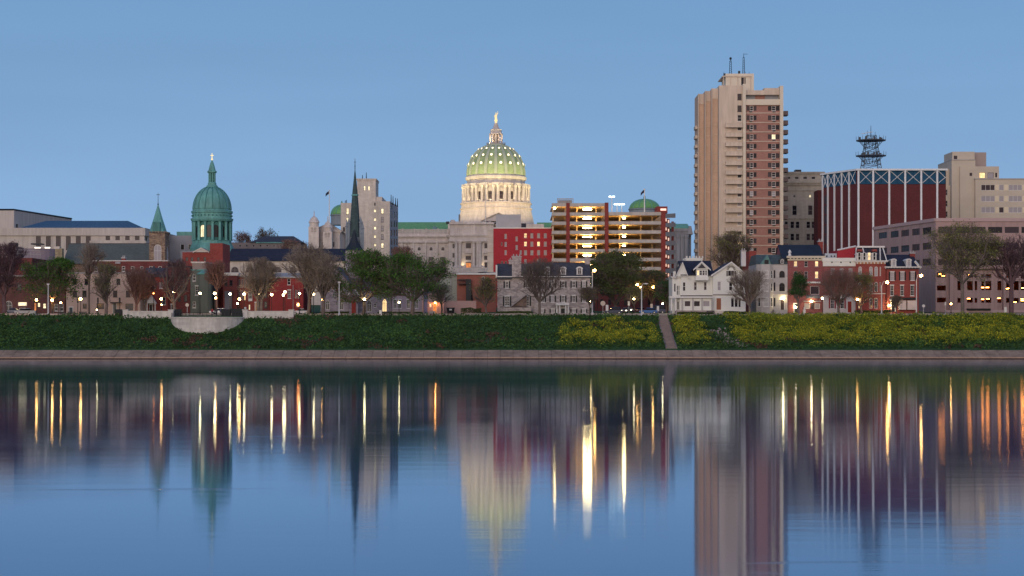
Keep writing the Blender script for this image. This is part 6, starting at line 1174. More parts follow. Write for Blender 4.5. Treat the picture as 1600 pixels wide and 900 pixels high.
b.door(876.5, 882.5, 482, 492, D, dark); b.bx('terrace_rail', dark, 782, 826, 479, 480, D - 2.2, .2); b.bx('terrace', MATS['mansion_rubble'], 783, 830, 480.5, 491.5, D - 2.1, 1.4); b.bx('lean_roof_edge', slate, 776, 800, 434.5, 436, D, .5)
m = MB(); a_, c_ = X(796, D), X(823, D); m.v = [(a_, D - 1.2, Z(480, D)), (c_, D - 1.2, Z(459, D)), (c_, D - .2, Z(459, D)), (a_, D - .2, Z(480, D))]; m.v += [(x_, y_, z_ - .25) for x_, y_, z_ in m.v]; m.f = [(0, 1, 2, 3), (4, 5, 1, 0), (7, 6, 5, 4)]; m.mi = [0] * 3; m.build('stair_rail', M('stair_grey', (.35, .32, .32), .8), b.o)
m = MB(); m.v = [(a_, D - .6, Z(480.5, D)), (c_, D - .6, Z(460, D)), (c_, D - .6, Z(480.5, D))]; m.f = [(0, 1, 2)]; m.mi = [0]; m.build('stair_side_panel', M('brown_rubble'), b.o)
b.done()
# dark back buildings in the side street
b = Bld('side_street_block', 'dark red brick block at the end of the tree-lined side street', 'building', 990, 500)
b.vol(930, 1048, 438, 500, 20, darkbrick, G(lin(940, 1040, 9), [455, 472], 5, 9, 'sash', 'dark', 'dddm')); b.done()
b = Bld('brick_link_building', 'low dark brick building filling the gap between chapel roof and green trees', 'building', 648, 500)
b.vol(560, 700, 428, 500, 20, M('mid_grey_building', (.22, .20, .22), .9), G([590, 610, 640, 660], [440], 6, 9, 'sash', 'dark', 'dm')); b.done()
# ================================================================== TREES
bark = M('bark', (.16, .125, .11), .95, .3, 1.5); barkp = M('purple_bark', (.13, .08, .09), .95, .3, 1.5); barkr = M('reddish_twigs', (.25, .14, .115), .95, .3, 1.0); barkg = M('pale_bark', (.17, .14, .125), .95, .3, 1.5); twigy = M('tan_twigs', (.31, .25, .19), .95, .3, 1)
def tubes(segs, n, name, mat):
    S = np.array(segs, float); P = S[:, 0:3]; Q = S[:, 3:6]; r0 = S[:, 6:7]; r1 = S[:, 7:8]; d = Q - P; d /= np.maximum(np.linalg.norm(d, axis=1)[:, None], 1e-6)
    ref = np.where(np.abs(d[:, 2:3]) < .9, [[0, 0, 1.]], [[1., 0, 0]]); a = np.cross(d, ref); a /= np.linalg.norm(a, axis=1)[:, None]; b_ = np.cross(d, a)
    K = len(S); v = np.zeros((K, 2, n, 3))
    for i in range(n):
        t = 2 * pi * i / n; o = cos(t) * a + sin(t) * b_; v[:, 0, i] = P + o * r0; v[:, 1, i] = Q + o * r1
    base = (np.arange(K) * 2 * n)[:, None]; f = []
    for i in range(n): j = (i + 1) % n; f.append(np.concatenate([base + i, base + j, base + n + j, base + n + i], 1))
    f = np.stack(f, 1).reshape(-1, 4); me = bpy.data.meshes.new(name); me.vertices.add(K * 2 * n); me.vertices.foreach_set('co', v.reshape(-1).astype(np.float32))
    me.loops.add(f.size); me.loops.foreach_set('vertex_index', f.ravel().astype(np.int32)); me.polygons.add(len(f)); me.polygons.foreach_set('loop_start', np.arange(0, f.size, 4, dtype=np.int32)); me.polygons.foreach_set('loop_total', np.full(len(f), 4, np.int32)); me.polygons.foreach_set('use_smooth', np.ones(len(f), bool))
    me.materials.append(mat); me.update(calc_edges=True); return me
def skeleton(seed, H, W, th, style='round', trunks=1, dens=1.0, tr=None):
    """segments of a tree of height H and half width W, first fork at height th"""
    r = random.Random(seed); big = []; tw = []; tips = []
    cz = (H + th * .75) / 2; hz = (H - th * .75) / 2
    def inside(p):
        u = (p[2] - cz) / hz
        if style == 'cone': lim = W * max(0, (1 - (p[2] - th * .6) / (H - th * .6))) ** .6 * 1.15 if p[2] > th * .6 else W
        elif style == 'vase' and False: lim = 0
        elif style == 'vase': lim = W * sqrt(max(0, 1 - max(0, (p[2] - H * .72) / (H * .28)) ** 2)) * min(1, .42 + 1.2 * max(0, (p[2] - th * .8)) / (H * .55))
        elif style == 'flat': lim = W * sqrt(max(0, 1 - max(0, (p[2] - H * .6) / (H * .4)) ** 2)) * (1 if p[2] > th * .9 else 0)
        else: lim = W * sqrt(max(0, 1 - u * u))
        a_ = atan2(p[1], p[0]); lob = .80 + .14 * sin(3 * a_ + seed + p[2] * .9) + .12 * sin(5 * a_ - seed * 2 + p[2] * 1.7) + .10 * sin(p[2] * 2.3 + seed)
        return hypot(p[0], p[1]) <= lim * lob * 1.12 and p[2] < H * (.93 + .07 * sin(2 * a_ + seed) * cos(hypot(p[0], p[1]) * 1.4))
    def grow(p, d, L, rad, lv):
        n = 5 if lv < 2 else (4 if lv == 2 else 3); step = L / n; nodes = []
        for i in range(n):
            j = .22 if lv < 3 else .35; d = np.array([d[0] + r.gauss(0, j), d[1] + r.gauss(0, j), d[2] + r.gauss(0, j) * .7 + (.10 if lv < 3 else .04)]); d /= np.linalg.norm(d); q = p + d * step
            if not inside(q):
                if lv == 0 or i > 0: break
                if i == 0 and lv >= 2: return
            r1 = rad * (1 - .55 * (i + 1) / n); r0 = rad * (1 - .55 * i / n); (big if lv < 3 else tw).append((*p, *q, r0, r1)); p = q; nodes.append((p, d, r1))
        if lv >= 3: tips.extend([x[0] for x in nodes]); 
        if lv >= 4: return
        for i, (q, dd, rr) in enumerate(nodes):
            if lv == 0 and i == 0: continue
            nc = {0: 2, 1: 3, 2: 3, 3: 2}[lv]
            if lv >= 2 and r.random() > dens: nc -= 1
            for c in range(nc):
                a = r.uniform(0, 2 * pi); perp = np.cross(dd, [cos(a), sin(a), .3]); perp /= np.linalg.norm(perp) + 1e-9; k = r.uniform(.45, .95) if lv < 3 else r.uniform(.5, 1.2)
                nd = dd + perp * k; nd /= np.linalg.norm(nd); grow(q, nd, L * {0: .62, 1: .58, 2: .5, 3: .5}[lv] * r.uniform(.75, 1.15), rr * {0: .62, 1: .58, 2: .5, 3: .55}[lv], lv + 1)
    tr = tr or H * .028
    for t in range(trunks):
        off = (t - (trunks - 1) / 2) * .5; p = np.array([off, 0, -.4]); q = np.array([off * 1.5 + r.gauss(0, .12), r.gauss(0, .1), th]); m_ = (p + q) / 2 + [r.gauss(0, .08), 0, 0]
        big.append((p[0], p[1], p[2], p[0] * 1.0, 0, .5, tr * 1.5, tr * 1.05)); big.append((p[0], 0, .5, *m_, tr * 1.05, tr)); big.append((*m_, *q, tr, tr * .9))
        nl = {'vase': 7, 'cone': 4, 'flat': 6}.get(style, 6); 
        for k in range(nl):
            a = 2 * pi * k / nl + r.uniform(-.4, .4); sp = {'vase': .45, 'cone': .35, 'flat': 1.5}.get(style, .75) * r.uniform(.6, 1.25); d = np.array([sp * cos(a), sp * sin(a), 1.0]); d /= np.linalg.norm(d); grow(q, d, max((H - th) * .80, W * 1.15), tr * .55, 1)
        d = np.array([r.gauss(0, .08), 0, 1.]); grow(q, d / np.linalg.norm(d), (H - th) * .95, tr * .7, 0)
    return big, tw, tips
LEAF = {}
def leafmat(nm, a, c): return M(nm, a, .75, .3, .25, 'leaf', c)
def tree(name, label, px_, top, base, hw, D, style='round', seed=1, th=.28, bk=None, tk=None, leaf=None, nleaf=0, ls=.32, trunks=1, dens=1., twr=1.0, group=None, spread=.55, tr=None):
    z0 = Z(base, D); z0 = gz(D) if z0 < gz(D) or abs(z0 - gz(D)) < 3 else z0
    H = Z(top, D) - z0; W_ = hw * D / F; o = thing(name, label, 'tree', (X(px_, D), D, z0), group)
    hw_ = hw; W_ *= 1.08
    big, tw, tips = skeleton(seed, H, W_, H * th, style, trunks, dens, tr)
    bk = bk or bark; tk = tk or bk
    t_ = bpy.data.objects.new('trunk', tubes(big, 6, 'trunk', bk)); COL.objects.link(t_); t_.parent = o
    twr *= 1.0 if nleaf > 6000 else .85
    rs_ = random.Random(seed * 7); fx, fz = rs_.uniform(.7, 1.3), rs_.uniform(.8, 1.4); tw = [s_ for s_ in tw if nleaf > 6000 or rs_.random() < .62 + .5 * sin(s_[0] * fx + seed) * sin(s_[2] * fz + s_[1])]
    tw = [(*s_[:6], max(s_[6] * twr, .016 * twr), max(s_[7] * twr, .011 * twr)) for s_ in tw]
    if len(tw): c = bpy.data.objects.new('crown', tubes(tw, 3, 'crown', tk)); COL.objects.link(c); c.parent = o
    if nleaf and tips:
        g_ = np.random.default_rng(seed); tp = np.array(tips); idx = g_.integers(0, len(tp), nleaf); ph = g_.uniform(0, 6, 3); w_ = np.clip(.5 + .5 * np.sin(tp[:, 0] * 1.25 + ph[0]) * np.sin(tp[:, 1] * 1.1 + ph[1]) + .45 * np.sin(tp[:, 2] * 1.5 + ph[2] + tp[:, 0] * .5), 0, 1) * (.5 + .5 * g_.random(len(tp))); keep = g_.random(nleaf) < (.12 + 1.1 * w_[idx]); idx = idx[keep]
        pts = tp[idx] + g_.normal(0, spread, (len(idx), 3)) * [1, 1, .6]; f_ = bpy.data.objects.new('foliage', leafmesh('foliage', pts, ls, leaf, .4, g_)); COL.objects.link(f_); f_.parent = o
    return o
gA = leafmat('fresh_green_leaves', (.030, .085, .012), (.085, .19, .025)); gD = leafmat('dark_green_leaves', (.016, .060, .012), (.045, .12, .022)); gO = leafmat('olive_leaves', (.12, .13, .035), (.22, .23, .07)); gY = leafmat('yellow_green_buds', (.11, .13, .035), (.20, .21, .07)); gR = leafmat('reddish_buds', (.20, .11, .09), (.27, .16, .12)); gK = leafmat('deep_olive_leaves', (.055, .08, .022), (.12, .15, .045))
tree('bare_tree', 'large dark leafless tree at the left edge of the picture', 7, 372, 496, 46, 420, 'round', 11, .24, barkp, barkp, twr=1.3, spread=.5, leaf=M('purple_buds', (.06, .025, .04), .9, .2, .5, 'leaf'), nleaf=2500, ls=.22)
tree('leafy_tree', 'broad spreading green leafy tree behind the white pole at far left', 83, 402, 495, 54, 424, 'flat', 12, .28, bark, bark, gA, 26000, .34)
tree('bare_tree', 'tall thin leafless tree with narrow trunk right of the left green tree', 139, 374, 496, 26, 421, 'vase', 13, .45, bark, twigy, dens=.6, tr=.28)
tree('budding_tree', 'yellow green budding tree in front of the cream building', 166, 404, 495, 31, 420, 'round', 14, .2, bark, bark, gY, 3600, .26, twr=1.2)
tree('bare_tree', 'reddish brown leafless tree above the left overlook parapet', 213, 412, 491, 28, 430, 'round', 15, .18, barkr, barkr, gR, 2600, .2, twr=1.3)
tree('bare_tree', 'pale trunked leafless tree in front of the white arched porch', 226, 424, 491, 22, 441, 'vase', 16, .3, barkg, barkr, twr=1.2, trunks=2, dens=.7)
tree('bare_tree', 'wide purple brown leafless tree left of the turret town house', 273, 398, 491, 33, 428, 'round', 17, .2, barkg, barkp, gR, 2000, .2, twr=1.5)
tree('bare_tree', 'thin reddish leafless tree against the tall deep red end wall', 338, 400, 491, 20, 443, 'vase', 18, .4, barkr, barkr, gR, 1500, .2, twr=1.2, dens=.8)
tree('bare_tree', 'grey leafless tree with twin trunks in front of the brick row houses', 406, 398, 491, 33, 430, 'round', 19, .24, barkg, twigy, gR, 1500, .2, twr=1.3, trunks=2)
tree('bare_tree', 'big fan shaped leafless tree with many upright limbs', 482, 376, 493, 44, 424, 'vase', 20, .2, bark, twigy, twr=1.5, tr=.42)
tree('bare_tree', 'forked tan leafless tree lit golden by a lamp in front of the chapel gable', 505, 388, 495, 34, 420, 'vase', 21, .22, bark, twigy, gY, 900, .2, twr=1.3)
tree('leafy_tree', 'green leafy tree on a forked trunk in front of the chapel door', 568, 386, 494, 50, 424, 'flat', 22, .20, bark, bark, gA, 24000, .34, trunks=1)
tree('leafy_tree', 'largest round green leafy tree on a short thick trunk, centre left', 644, 390, 495, 64, 420, 'flat', 23, .21, bark, bark, gA, 34000, .36, tr=.5)
tree('budding_tree', 'small sparse budding tree beside the glowing orange doorway', 690, 440, 491, 18, 436, 'vase', 24, .3, bark, twigy, gY, 700, .2, dens=.8)
tree('budding_tree', 'small round olive tree left of the stone mansion', 760, 430, 492, 22, 430, 'round', 25, .2, bark, bark, gO, 4200, .24)
tree('bare_tree', 'wide leafless tree with pale trunk in front of the stone mansion', 843, 399, 493, 52, 424, 'round', 26, .22, barkg, bark, gY, 1000, .2, twr=1.4, tr=.36)
tree('leafy_tree', 'tall dark olive tree hiding the lower right decks of the parking garage', 962, 388, 480, 50, 470, 'round', 27, .12, bark, bark, gK, 30000, .42)
tree('leafy_tree', 'dark leafy tree in the side street right of the lamp pole with arm', 1018, 420, 485, 32, 480, 'round', 28, .2, bark, bark, gK, 8000, .36)
tree('leafy_tree', 'dark leafy tree directly left of the white house', 1042, 436, 485, 22, 460, 'round', 29, .2, bark, bark, gD, 5000, .34)
tree('budding_tree', 'small light green tree in the side street below the lamps', 991, 446, 486, 13, 452, 'round', 30, .3, bark, bark, gO, 2600, .26)
tree('budding_tree', 'slim sparse tree at the right corner of the stone mansion', 921, 446, 492, 16, 426, 'vase', 31, .3, bark, bark, gO, 1300, .24)
tree('leafy_tree', 'airy olive treetop rising behind the white house roof', 1140, 357, 470, 38, 478, 'round', 32, .3, bark, bark, gO, 8500, .28)
tree('bare_tree', 'small leafless tree in front of the right end of the white house', 1172, 416, 492, 34, 426, 'vase', 33, .18, bark, twigy, twr=1.1)
tree('leafy_tree', 'dense cone shaped dark green tree in front of the red brick house', 1248, 422, 492, 21, 426, 'cone', 34, .28, bark, bark, gD, 13000, .28, spread=.35)
tree('bare_tree', 'round reddish budding tree in front of the whitewashed ground floor', 1311, 416, 492, 35, 424, 'round', 35, .17, bark, barkr, gR, 5200, .2, twr=1.3)
tree('budding_tree', 'olive green tree lit by a lamp in front of the mansard house', 1346, 420, 491, 24, 432, 'round', 36, .16, bark, bark, gO, 4200, .26)
tree('budding_tree', 'small shrub like tree by the arched entry of the end brick house', 1401, 460, 491, 12, 432, 'round', 37, .3, bark, bark, gO, 700, .22)
tree('budding_tree', 'tallest olive green tree with spreading limbs in front of the pink concrete block', 1504, 343, 493, 62, 420, 'flat', 38, .33, barkg, bark, gO, 22000, .30, tr=.42)
tree('bare_tree', 'tall dark leafless forked tree at the right edge', 1580, 360, 493, 36, 421, 'vase', 39, .35, barkp, barkp, twr=1.2, dens=.8)
tree('bare_tree', 'dark leafless tree partly cut by the right frame edge', 1616, 372, 493, 34, 425, 'vase', 40, .3, barkp, barkp, gK, 1500, .25, twr=1.2)
tree('distant_tree', 'distant rounded bare treetop just right of the green cathedral dome', 378, 355, 440, 17, 700, 'round', 41, .3, bark, bark, gR, 2500, .5)
tree('distant_tree', 'distant rounded olive treetop above the brown building behind the cathedral roof', 417, 353, 440, 24, 720, 'round', 42, .3, bark, bark, M('grey_olive_buds', (.11, .11, .09), .9, .2, .5, 'leaf'), 4500, .5)
tree('distant_tree', 'distant low brown treetop left of the twin belfry church', 456, 371, 440, 20, 640, 'round', 43, .3, bark, bark, gR, 3500, .45)
tree('distant_tree', 'distant bare reddish treetop before the left wing of the capitol', 632, 381, 440, 22, 640, 'round', 44, .3, barkr, barkr, gR, 2500, .4)
b = Bld('far_brown_building', 'low brown stone building with dark roof below distant treetops', 'building', 430, 690)
b.vol(360, 470, 379, 690, 20, M('far_brown_wall', (.26, .22, .21), .9, .2, .4), G(lin(375, 460, 9), [384], 3, 3, 'plain', 'stone', 'd')); b.gable(392, 470, 379, 370, 690, 20, slate, MATS['far_brown_wall'], .4, 4, 4); b.bx('copper_edge', copper, 400, 462, 378.3, 379.8, 689.5, .4); b.done()
# hedges along house fronts
def hedge(label, x0, x1, y, D, seed=1, mat=None):
    g_ = np.random.default_rng(seed); a, c = X(x0, D), X(x1, D); n = int((c - a) * 260); z0 = gz(D); h = Z(y, D) - z0
    xs = g_.uniform(a, c, n); hh = h * (.75 + .25 * vnoise(xs, xs * 0, 1.3, seed)); pts = np.c_[xs, D + g_.normal(0, .5, n), z0 + hh * g_.random(n) ** .5]
    o = bpy.data.objects.new('hedge', leafmesh('hedge', pts, .26, mat or gK, .4, g_)); COL.objects.link(o); tag(o, label, 'hedge'); o['kind'] = 'stuff'
hedge('low clipped hedge in front of the left part of the stone mansion', 776, 832, 485.5, 440, 1); hedge('dark hedge between dumpster and the small olive tree', 720, 752, 480, 441, 2); hedge('low shrubs along the white house porch base', 1058, 1114, 487, 437, 3); hedge('low shrubs along the front of the chapel', 500, 545, 486.5, 447, 4)
hedge('low planting in front of the mansard brick house', 1336, 1392, 484, 441, 5); hedge('low shrubs right of the white house door', 1131, 1166, 486, 437, 6); hedge('low plants at the foot of the mauve hall', 590, 660, 487.5, 446, 7)

# ================================================================== LAMPS, POLES, SIGNS
GW = EM('warm_globe', (1, .80, .40), 46); GO = EM('sodium_globe', (1, .48, .13), 62); GR = EM('orange_red_lamp', (1, .26, .06), 26); lp = M('lamp_post_black', (.02, .02, .022), .5, .1); wpole = M('pale_steel_pole', (.55, .55, .55), .5, .05, metal=.2)
postC = {}
def lamp(px_, y, D, mat, label, r=.30, group='globe street lamps along the riverfront'):
    x_, zg = X(px_, D), Z(y, D); z0 = gz(D); o = thing('street_lamp', label, 'street lamp', (x_, D, z0), group)
    m = MB(); m.lathe(x_, D, [(.22, z0), (.2, z0 + .35), (.09, z0 + .6), (.065, zg - r - .3), (.12, zg - r - .2), (.14, zg - r + .04)], 8); m.build('post', lp, o)
    m = MB(); m.ball((x_, D, zg), r, 12); m.build('globe', mat, o, smooth=True); m = MB(); m.lathe(x_, D, [(r * .55, zg + r * .86), (.05, zg + r * 1.3)], 8); m.build('cap', lp, o)
for px_, y, D, mat, lb in ((57, 468.5, 424, GO, 'leftmost orange globe lamp, in front of the arched brick restaurant'), (81.5, 469, 423, GO, 'orange globe lamp just right of the white pole under the green tree'), (126, 467, 424, GO, 'orange globe lamp beside a twin dark post before the cream building'),
    (252, 467, 426, GO, 'orange globe lamp in front of the dark town house left of the overlook'), (271, 457, 430, GW, 'warm white globe lamp above the left planter box'), (312.5, 458.3, 428, GW, 'warm white globe lamp before the grey green turret house'), (335.5, 458.5, 430, GW, 'warm white globe lamp against the tall deep red wall, brightest of its cluster'),
    (359.5, 459.5, 428, GW, 'warm white globe lamp before the white cornice house'), (381.3, 459.5, 430, GW, 'warm white globe lamp beside the bay row house, upper of the pair'), (374, 467.3, 424, GO, 'orange globe lamp left of the ball finial, lower of the pair'), (403, 459.5, 432, GW, 'warm white globe lamp left of the twin trunk bare tree'),
    (424.5, 460.5, 428, GW, 'warm white globe lamp at the left edge of the bright red wall'), (442.8, 461, 430, GW, 'lower globe of two close lamps before the bright red wall'), (445.2, 456, 434, GW, 'upper globe of two close lamps before the bright red wall'), (468, 459, 430, GW, 'warm white globe lamp left of the fan shaped bare tree'),
    (489.8, 459.5, 430, GW, 'warm white globe lamp between fan shaped bare tree and chapel'), (504.5, 467.5, 422, GO, 'bright globe lamp in the fork of the tan bare tree by the chapel'), (569.5, 467.5, 422, GW, 'pale globe lamp in the fork of the leafy tree by the red door'), (623.5, 472.8, 432, GW, 'small pale globe lamp left of the largest leafy tree'),
    (1285, 466, 432, GW, 'globe lamp among branches right of the cone shaped tree'), (1340, 468, 430, GO, 'warm globe lamp shining through the olive tree at the mansard house'), (1035.5, 474.5, 456, GW, 'small globe lamp left of the white house porch'), (990.5, 467, 450, GW, 'tiny globe lamp in front of the small light green street tree'), (1486, 474.8, 440, GO, 'short lamp with dim globe in front of the pink concrete block')):
    lamp(px_, y, D, mat, lb, .20 if y > 472 or px_ in (990.5,) else ((.29 if mat is GO or px_ == 335.5 else .26)))
lamp(95, 473, 428, GO, 'small orange lamp right of the second orange globe lamp', .22); lamp(252.3, 476, 434, GO, 'small low orange lamp under the larger orange globe', .18); lamp(336.8, 465.5, 432, GO, 'orange lamp just below the brightest white globe', .24); lamp(371, 474.5, 430, GW, 'small low lamp left of the ball finial', .2); lamp(151.5, 484, 424, GW, 'tiny low lamp left of the budding tree', .13, None); lamp(240, 458.5, 440, GR, 'small dim lamp over the white arched porch', .16, None)
for px_ in (121.5, 153, 187): 
    D = 423; x_ = X(px_, D); z0 = gz(D); o = thing('signal_post', 'black signal post ' + {121.5: 'left of the twin orange lamp', 153: 'behind the budding tree trunk', 187: 'beside the dark bin at the left parapet'}[px_], 'post', (x_, D, z0)); MB().tube((x_, D, z0), (x_, D, Z(466, D)), .09, .07, 6).build('post', lp, o); MB().box(x_ - .17, x_ + .17, D - .15, D + .15, Z(473, D), Z(465, D)).build('signal_head', lp, o)
def pole(px_, top, base, D, label, head=None, armdx=0, mat=None, w=.14, ny=None):
    x_ = X(px_, D); z0 = min(gz(D), 1e9); zt = Z(top, D); o = thing('light_pole', label, 'light pole', (x_, D, z0)); m = MB(); m.lathe(x_, D, [(w * 2.3, z0), (w * 2.1, z0 + .5), (w * 1.2, z0 + .6), (w * .75, zt)], 8); m.build('pole', mat or wpole, o)
    if armdx:
        xe = X(px_ + armdx, D); ye = ny if ny else top - 1; m = MB(); m.tube((x_, D, zt - .2), ((x_ + xe) / 2, D, Z(ye - .5, D)), .07, .06, 5); m.tube(((x_ + xe) / 2, D, Z(ye - .5, D)), (xe, D, Z(ye, D)), .06, .05, 5); m.build('arm', mat or wpole, o)
        s_ = 1 if armdx > 0 else -1; m = MB(); m.extr([(xe - s_ * .1, Z(ye, D) - .08), (xe - s_ * .1, Z(ye, D) + .14), (xe + s_ * .5, Z(ye, D) + .16), (xe + s_ * .8, Z(ye, D) + .02), (xe + s_ * .5, Z(ye, D) - .08)], D - .16, D + .16); m.build('lamp_head', wpole, o)
        if head: m = MB(); m.ball((xe + s_ * .35, D, Z(ye, D) - .16), .34, 10); m.build('lamp_bowl', head, o)
    elif head: m = MB(); m.ball((x_, D - .05, zt + .3), .34, 10); m.build('lamp_bowl', head, o)
    else: m = MB(); m.box(x_ - .3, x_ + .3, D - .15, D + .15, zt - .1, zt + .12); m.build('cap_plate', wpole, o)
    return o
pole(75.3, 444, 497, 407, 'tall white unlit pole in the lawn below the broad green tree at left'); pole(530, 441, 495, 409, 'tall white unlit pole in front of the stone chapel')
pole(1002.5, 446, 495, 408, 'pale unlit lamp pole with short curved arm at the top of the bank stairs', None, 5, ny=443.5); pole(925.5, 424, 492, 430, 'tall lamp pole with orange lamp at the right corner of the stone mansion', GO, 1.2, ny=421.5)
pole(1377.5, 446, 493, 420, 'tall lit lamp pole with orange arm lamp in front of the mansard house', GO, 6.5, ny=440); pole(1432, 436, 492, 424, 'lamp pole at the end house with orange lamp on an arm to the right', GO, 5, ny=429.5)
pole(1272, 462, 491, 436, 'slim unlit pole with pale bowl in front of the shop windows', None, -2) if 0 else None
def farlamp(px_, y, D, mat, label, r=.3):
    x_ = X(px_, D); z0 = gz(D); o = thing('street_light', label, 'street lamp', (x_, D, z0)); m = MB(); m.tube((x_ + .6, D, z0), (x_ + .6, D, Z(y, D) + .2), .09, .07, 5); m.tube((x_ + .6, D, Z(y, D) + .2), (x_, D, Z(y, D) + .2), .06, .06, 4); m.build('post', lp, o); m = MB(); m.ball((x_, D, Z(y, D)), r, 8); m.build('bulb', mat, o)
for px_, y, D, mat, lb, r in ((995.5, 445, 470, GO, 'orange street lamp in the side street, left of the pale pole top', .36), (1020.5, 448.5, 476, GO, 'orange street lamp among dark trees right of the pale pole', .34), (1001, 449, 478, GO, 'orange street lamp hidden right behind the pale pole', .26), (222, 430, 470, GR, 'small orange lamp high among the reddish bare branches', .26), (466, 476, 446, GR, 'low red orange lamp left of the fan shaped bare tree', .34), (925.8, 413, 500, GO, 'upper small lamp above the mansion corner lamp', .2), (930, 429.5, 500, GW, 'small white light right of the mansion corner lamp', .16)):
    farlamp(px_, y, D, mat, lb, r)
lamp(1389.5, 477.5, 436, GO, 'warm lamp at the left side of the end brick house', .30, None)
def sign(px_, y, D, r, label, shape='round', col=None):
    x_ = X(px_, D); z0 = gz(D); zc = Z(y, D); o = thing('road_sign', label, 'sign', (x_, D, z0)); MB().tube((x_, D, z0), (x_, D, zc), .05, .05, 5).build('post', wpole, o); m = MB()
    if shape == 'round': m.extr([(x_ + r * cos(2 * pi * k / 12), zc + r * sin(2 * pi * k / 12)) for k in range(12)], D - .09, D - .05)
    else: m.box(x_ - r * .55, x_ + r * .55, D - .09, D - .05, zc - r * 1.2, zc + r * 1.2)
    m.build('plate', col or white, o)
cream = M('sign_cream', (.62, .52, .42), .6, .05)
sign(292.5, 476.5, 415, .42, 'round cream sign on a post behind the overlook railing', col=cream); sign(942, 474, 440, .62, 'round pale sign at the side street corner', col=cream); sign(948.5, 481, 436, .6, 'narrow white rectangular sign right of the round corner sign', 'rect'); sign(1028, 482, 440, .5, 'small grey sign by the blue car', 'rect', wpole)
sign(1443, 478, 424, .36, 'round grey sign between end house and pink concrete block', col=wpole); sign(1571, 484, 424, .55, 'small white board sign on the lawn at right', 'rect'); sign(1018, 479, 445, .55, 'pale square sign left of the small grey sign', 'rect', cream); sign(1477, 474.5, 432, .35, 'small pale sign left of the short lamp at the pink block', 'rect', wpole)
sign(982.5, 474, 452, .45, 'white street name plate in the side street', 'rect')
for px_, D, lb, col in ((51, 410, 'pale utility cabinet on the lawn left of the white pole', M('cabinet_grey', (.42, .41, .40), .7)), (197, 408, 'pale grey cabinet at the left end pier of the overlook parapet', MATS.get('cabinet_grey')), (594.5, 420, 'small white utility box on the lawn before the chapel wall', white), (1257, 428, 'white box post at the foot of the cone shaped tree', white)):
    col = col or MATS['cabinet_grey']; x_ = X(px_, D); z0 = gz(D); o = thing('utility_cabinet', lb, 'cabinet', (x_, D, z0)); w_ = .6 if D < 415 else .28; MB().box(x_ - w_, x_ + w_, D, D + .6, z0 - .1, z0 + 1.15).build('cabinet', col, o); MB().box(x_ - w_ - .06, x_ + w_ + .06, D - .06, D + .66, z0 + 1.15, z0 + 1.25).build('lid', col, o); MB().box(x_ - w_ * .8, x_ + w_ * .8, D - .03, D - .003, z0 + .1, z0 + 1.05).build('door', col, o)
# benches behind the lawn
bm = MB(); bl_ = MB()
for k in range(3): bm.box(-.9, .9, -.25 + k * .17, -.12 + k * .17, .43, .47)
bk_ = MB(); 
for k in range(3): bk_.box(-.9, .9, .26, .30, .55 + k * .15, .66 + k * .15)
bl_.box(-.05, .05, -.25, .3, 0, .43); bl_.box(-.05, .05, .24, .32, .43, 1.0)
bs_m, bb_m, blg = bm.mesh('seat', lp), bk_.mesh('backrest', lp), bl_.mesh('leg', lp)
for px_, D, lb in ((96, 411, 'dark bench on the lawn right of the white pole, left one'), (111, 411, 'dark bench on the lawn left of the orange lamp with twin post'), (129, 411, 'dark bench on the lawn by the thin bare tree'), (606, 414, 'dark bench beneath the right part of the chapel wall'), (1110, 432, 'dark bench before the white house porch')):
    o = thing('park_bench', lb, 'bench', (X(px_, D), D, gz(D)), 'benches on the riverfront lawn'); p = (X(px_, D), D, gz(D)); put('seat', bs_m, o, p); put('backrest', bb_m, o, p); put('leg', blg, o, (p[0] - .75, D, p[2])); put('leg', blg, o, (p[0] + .75, D, p[2]))
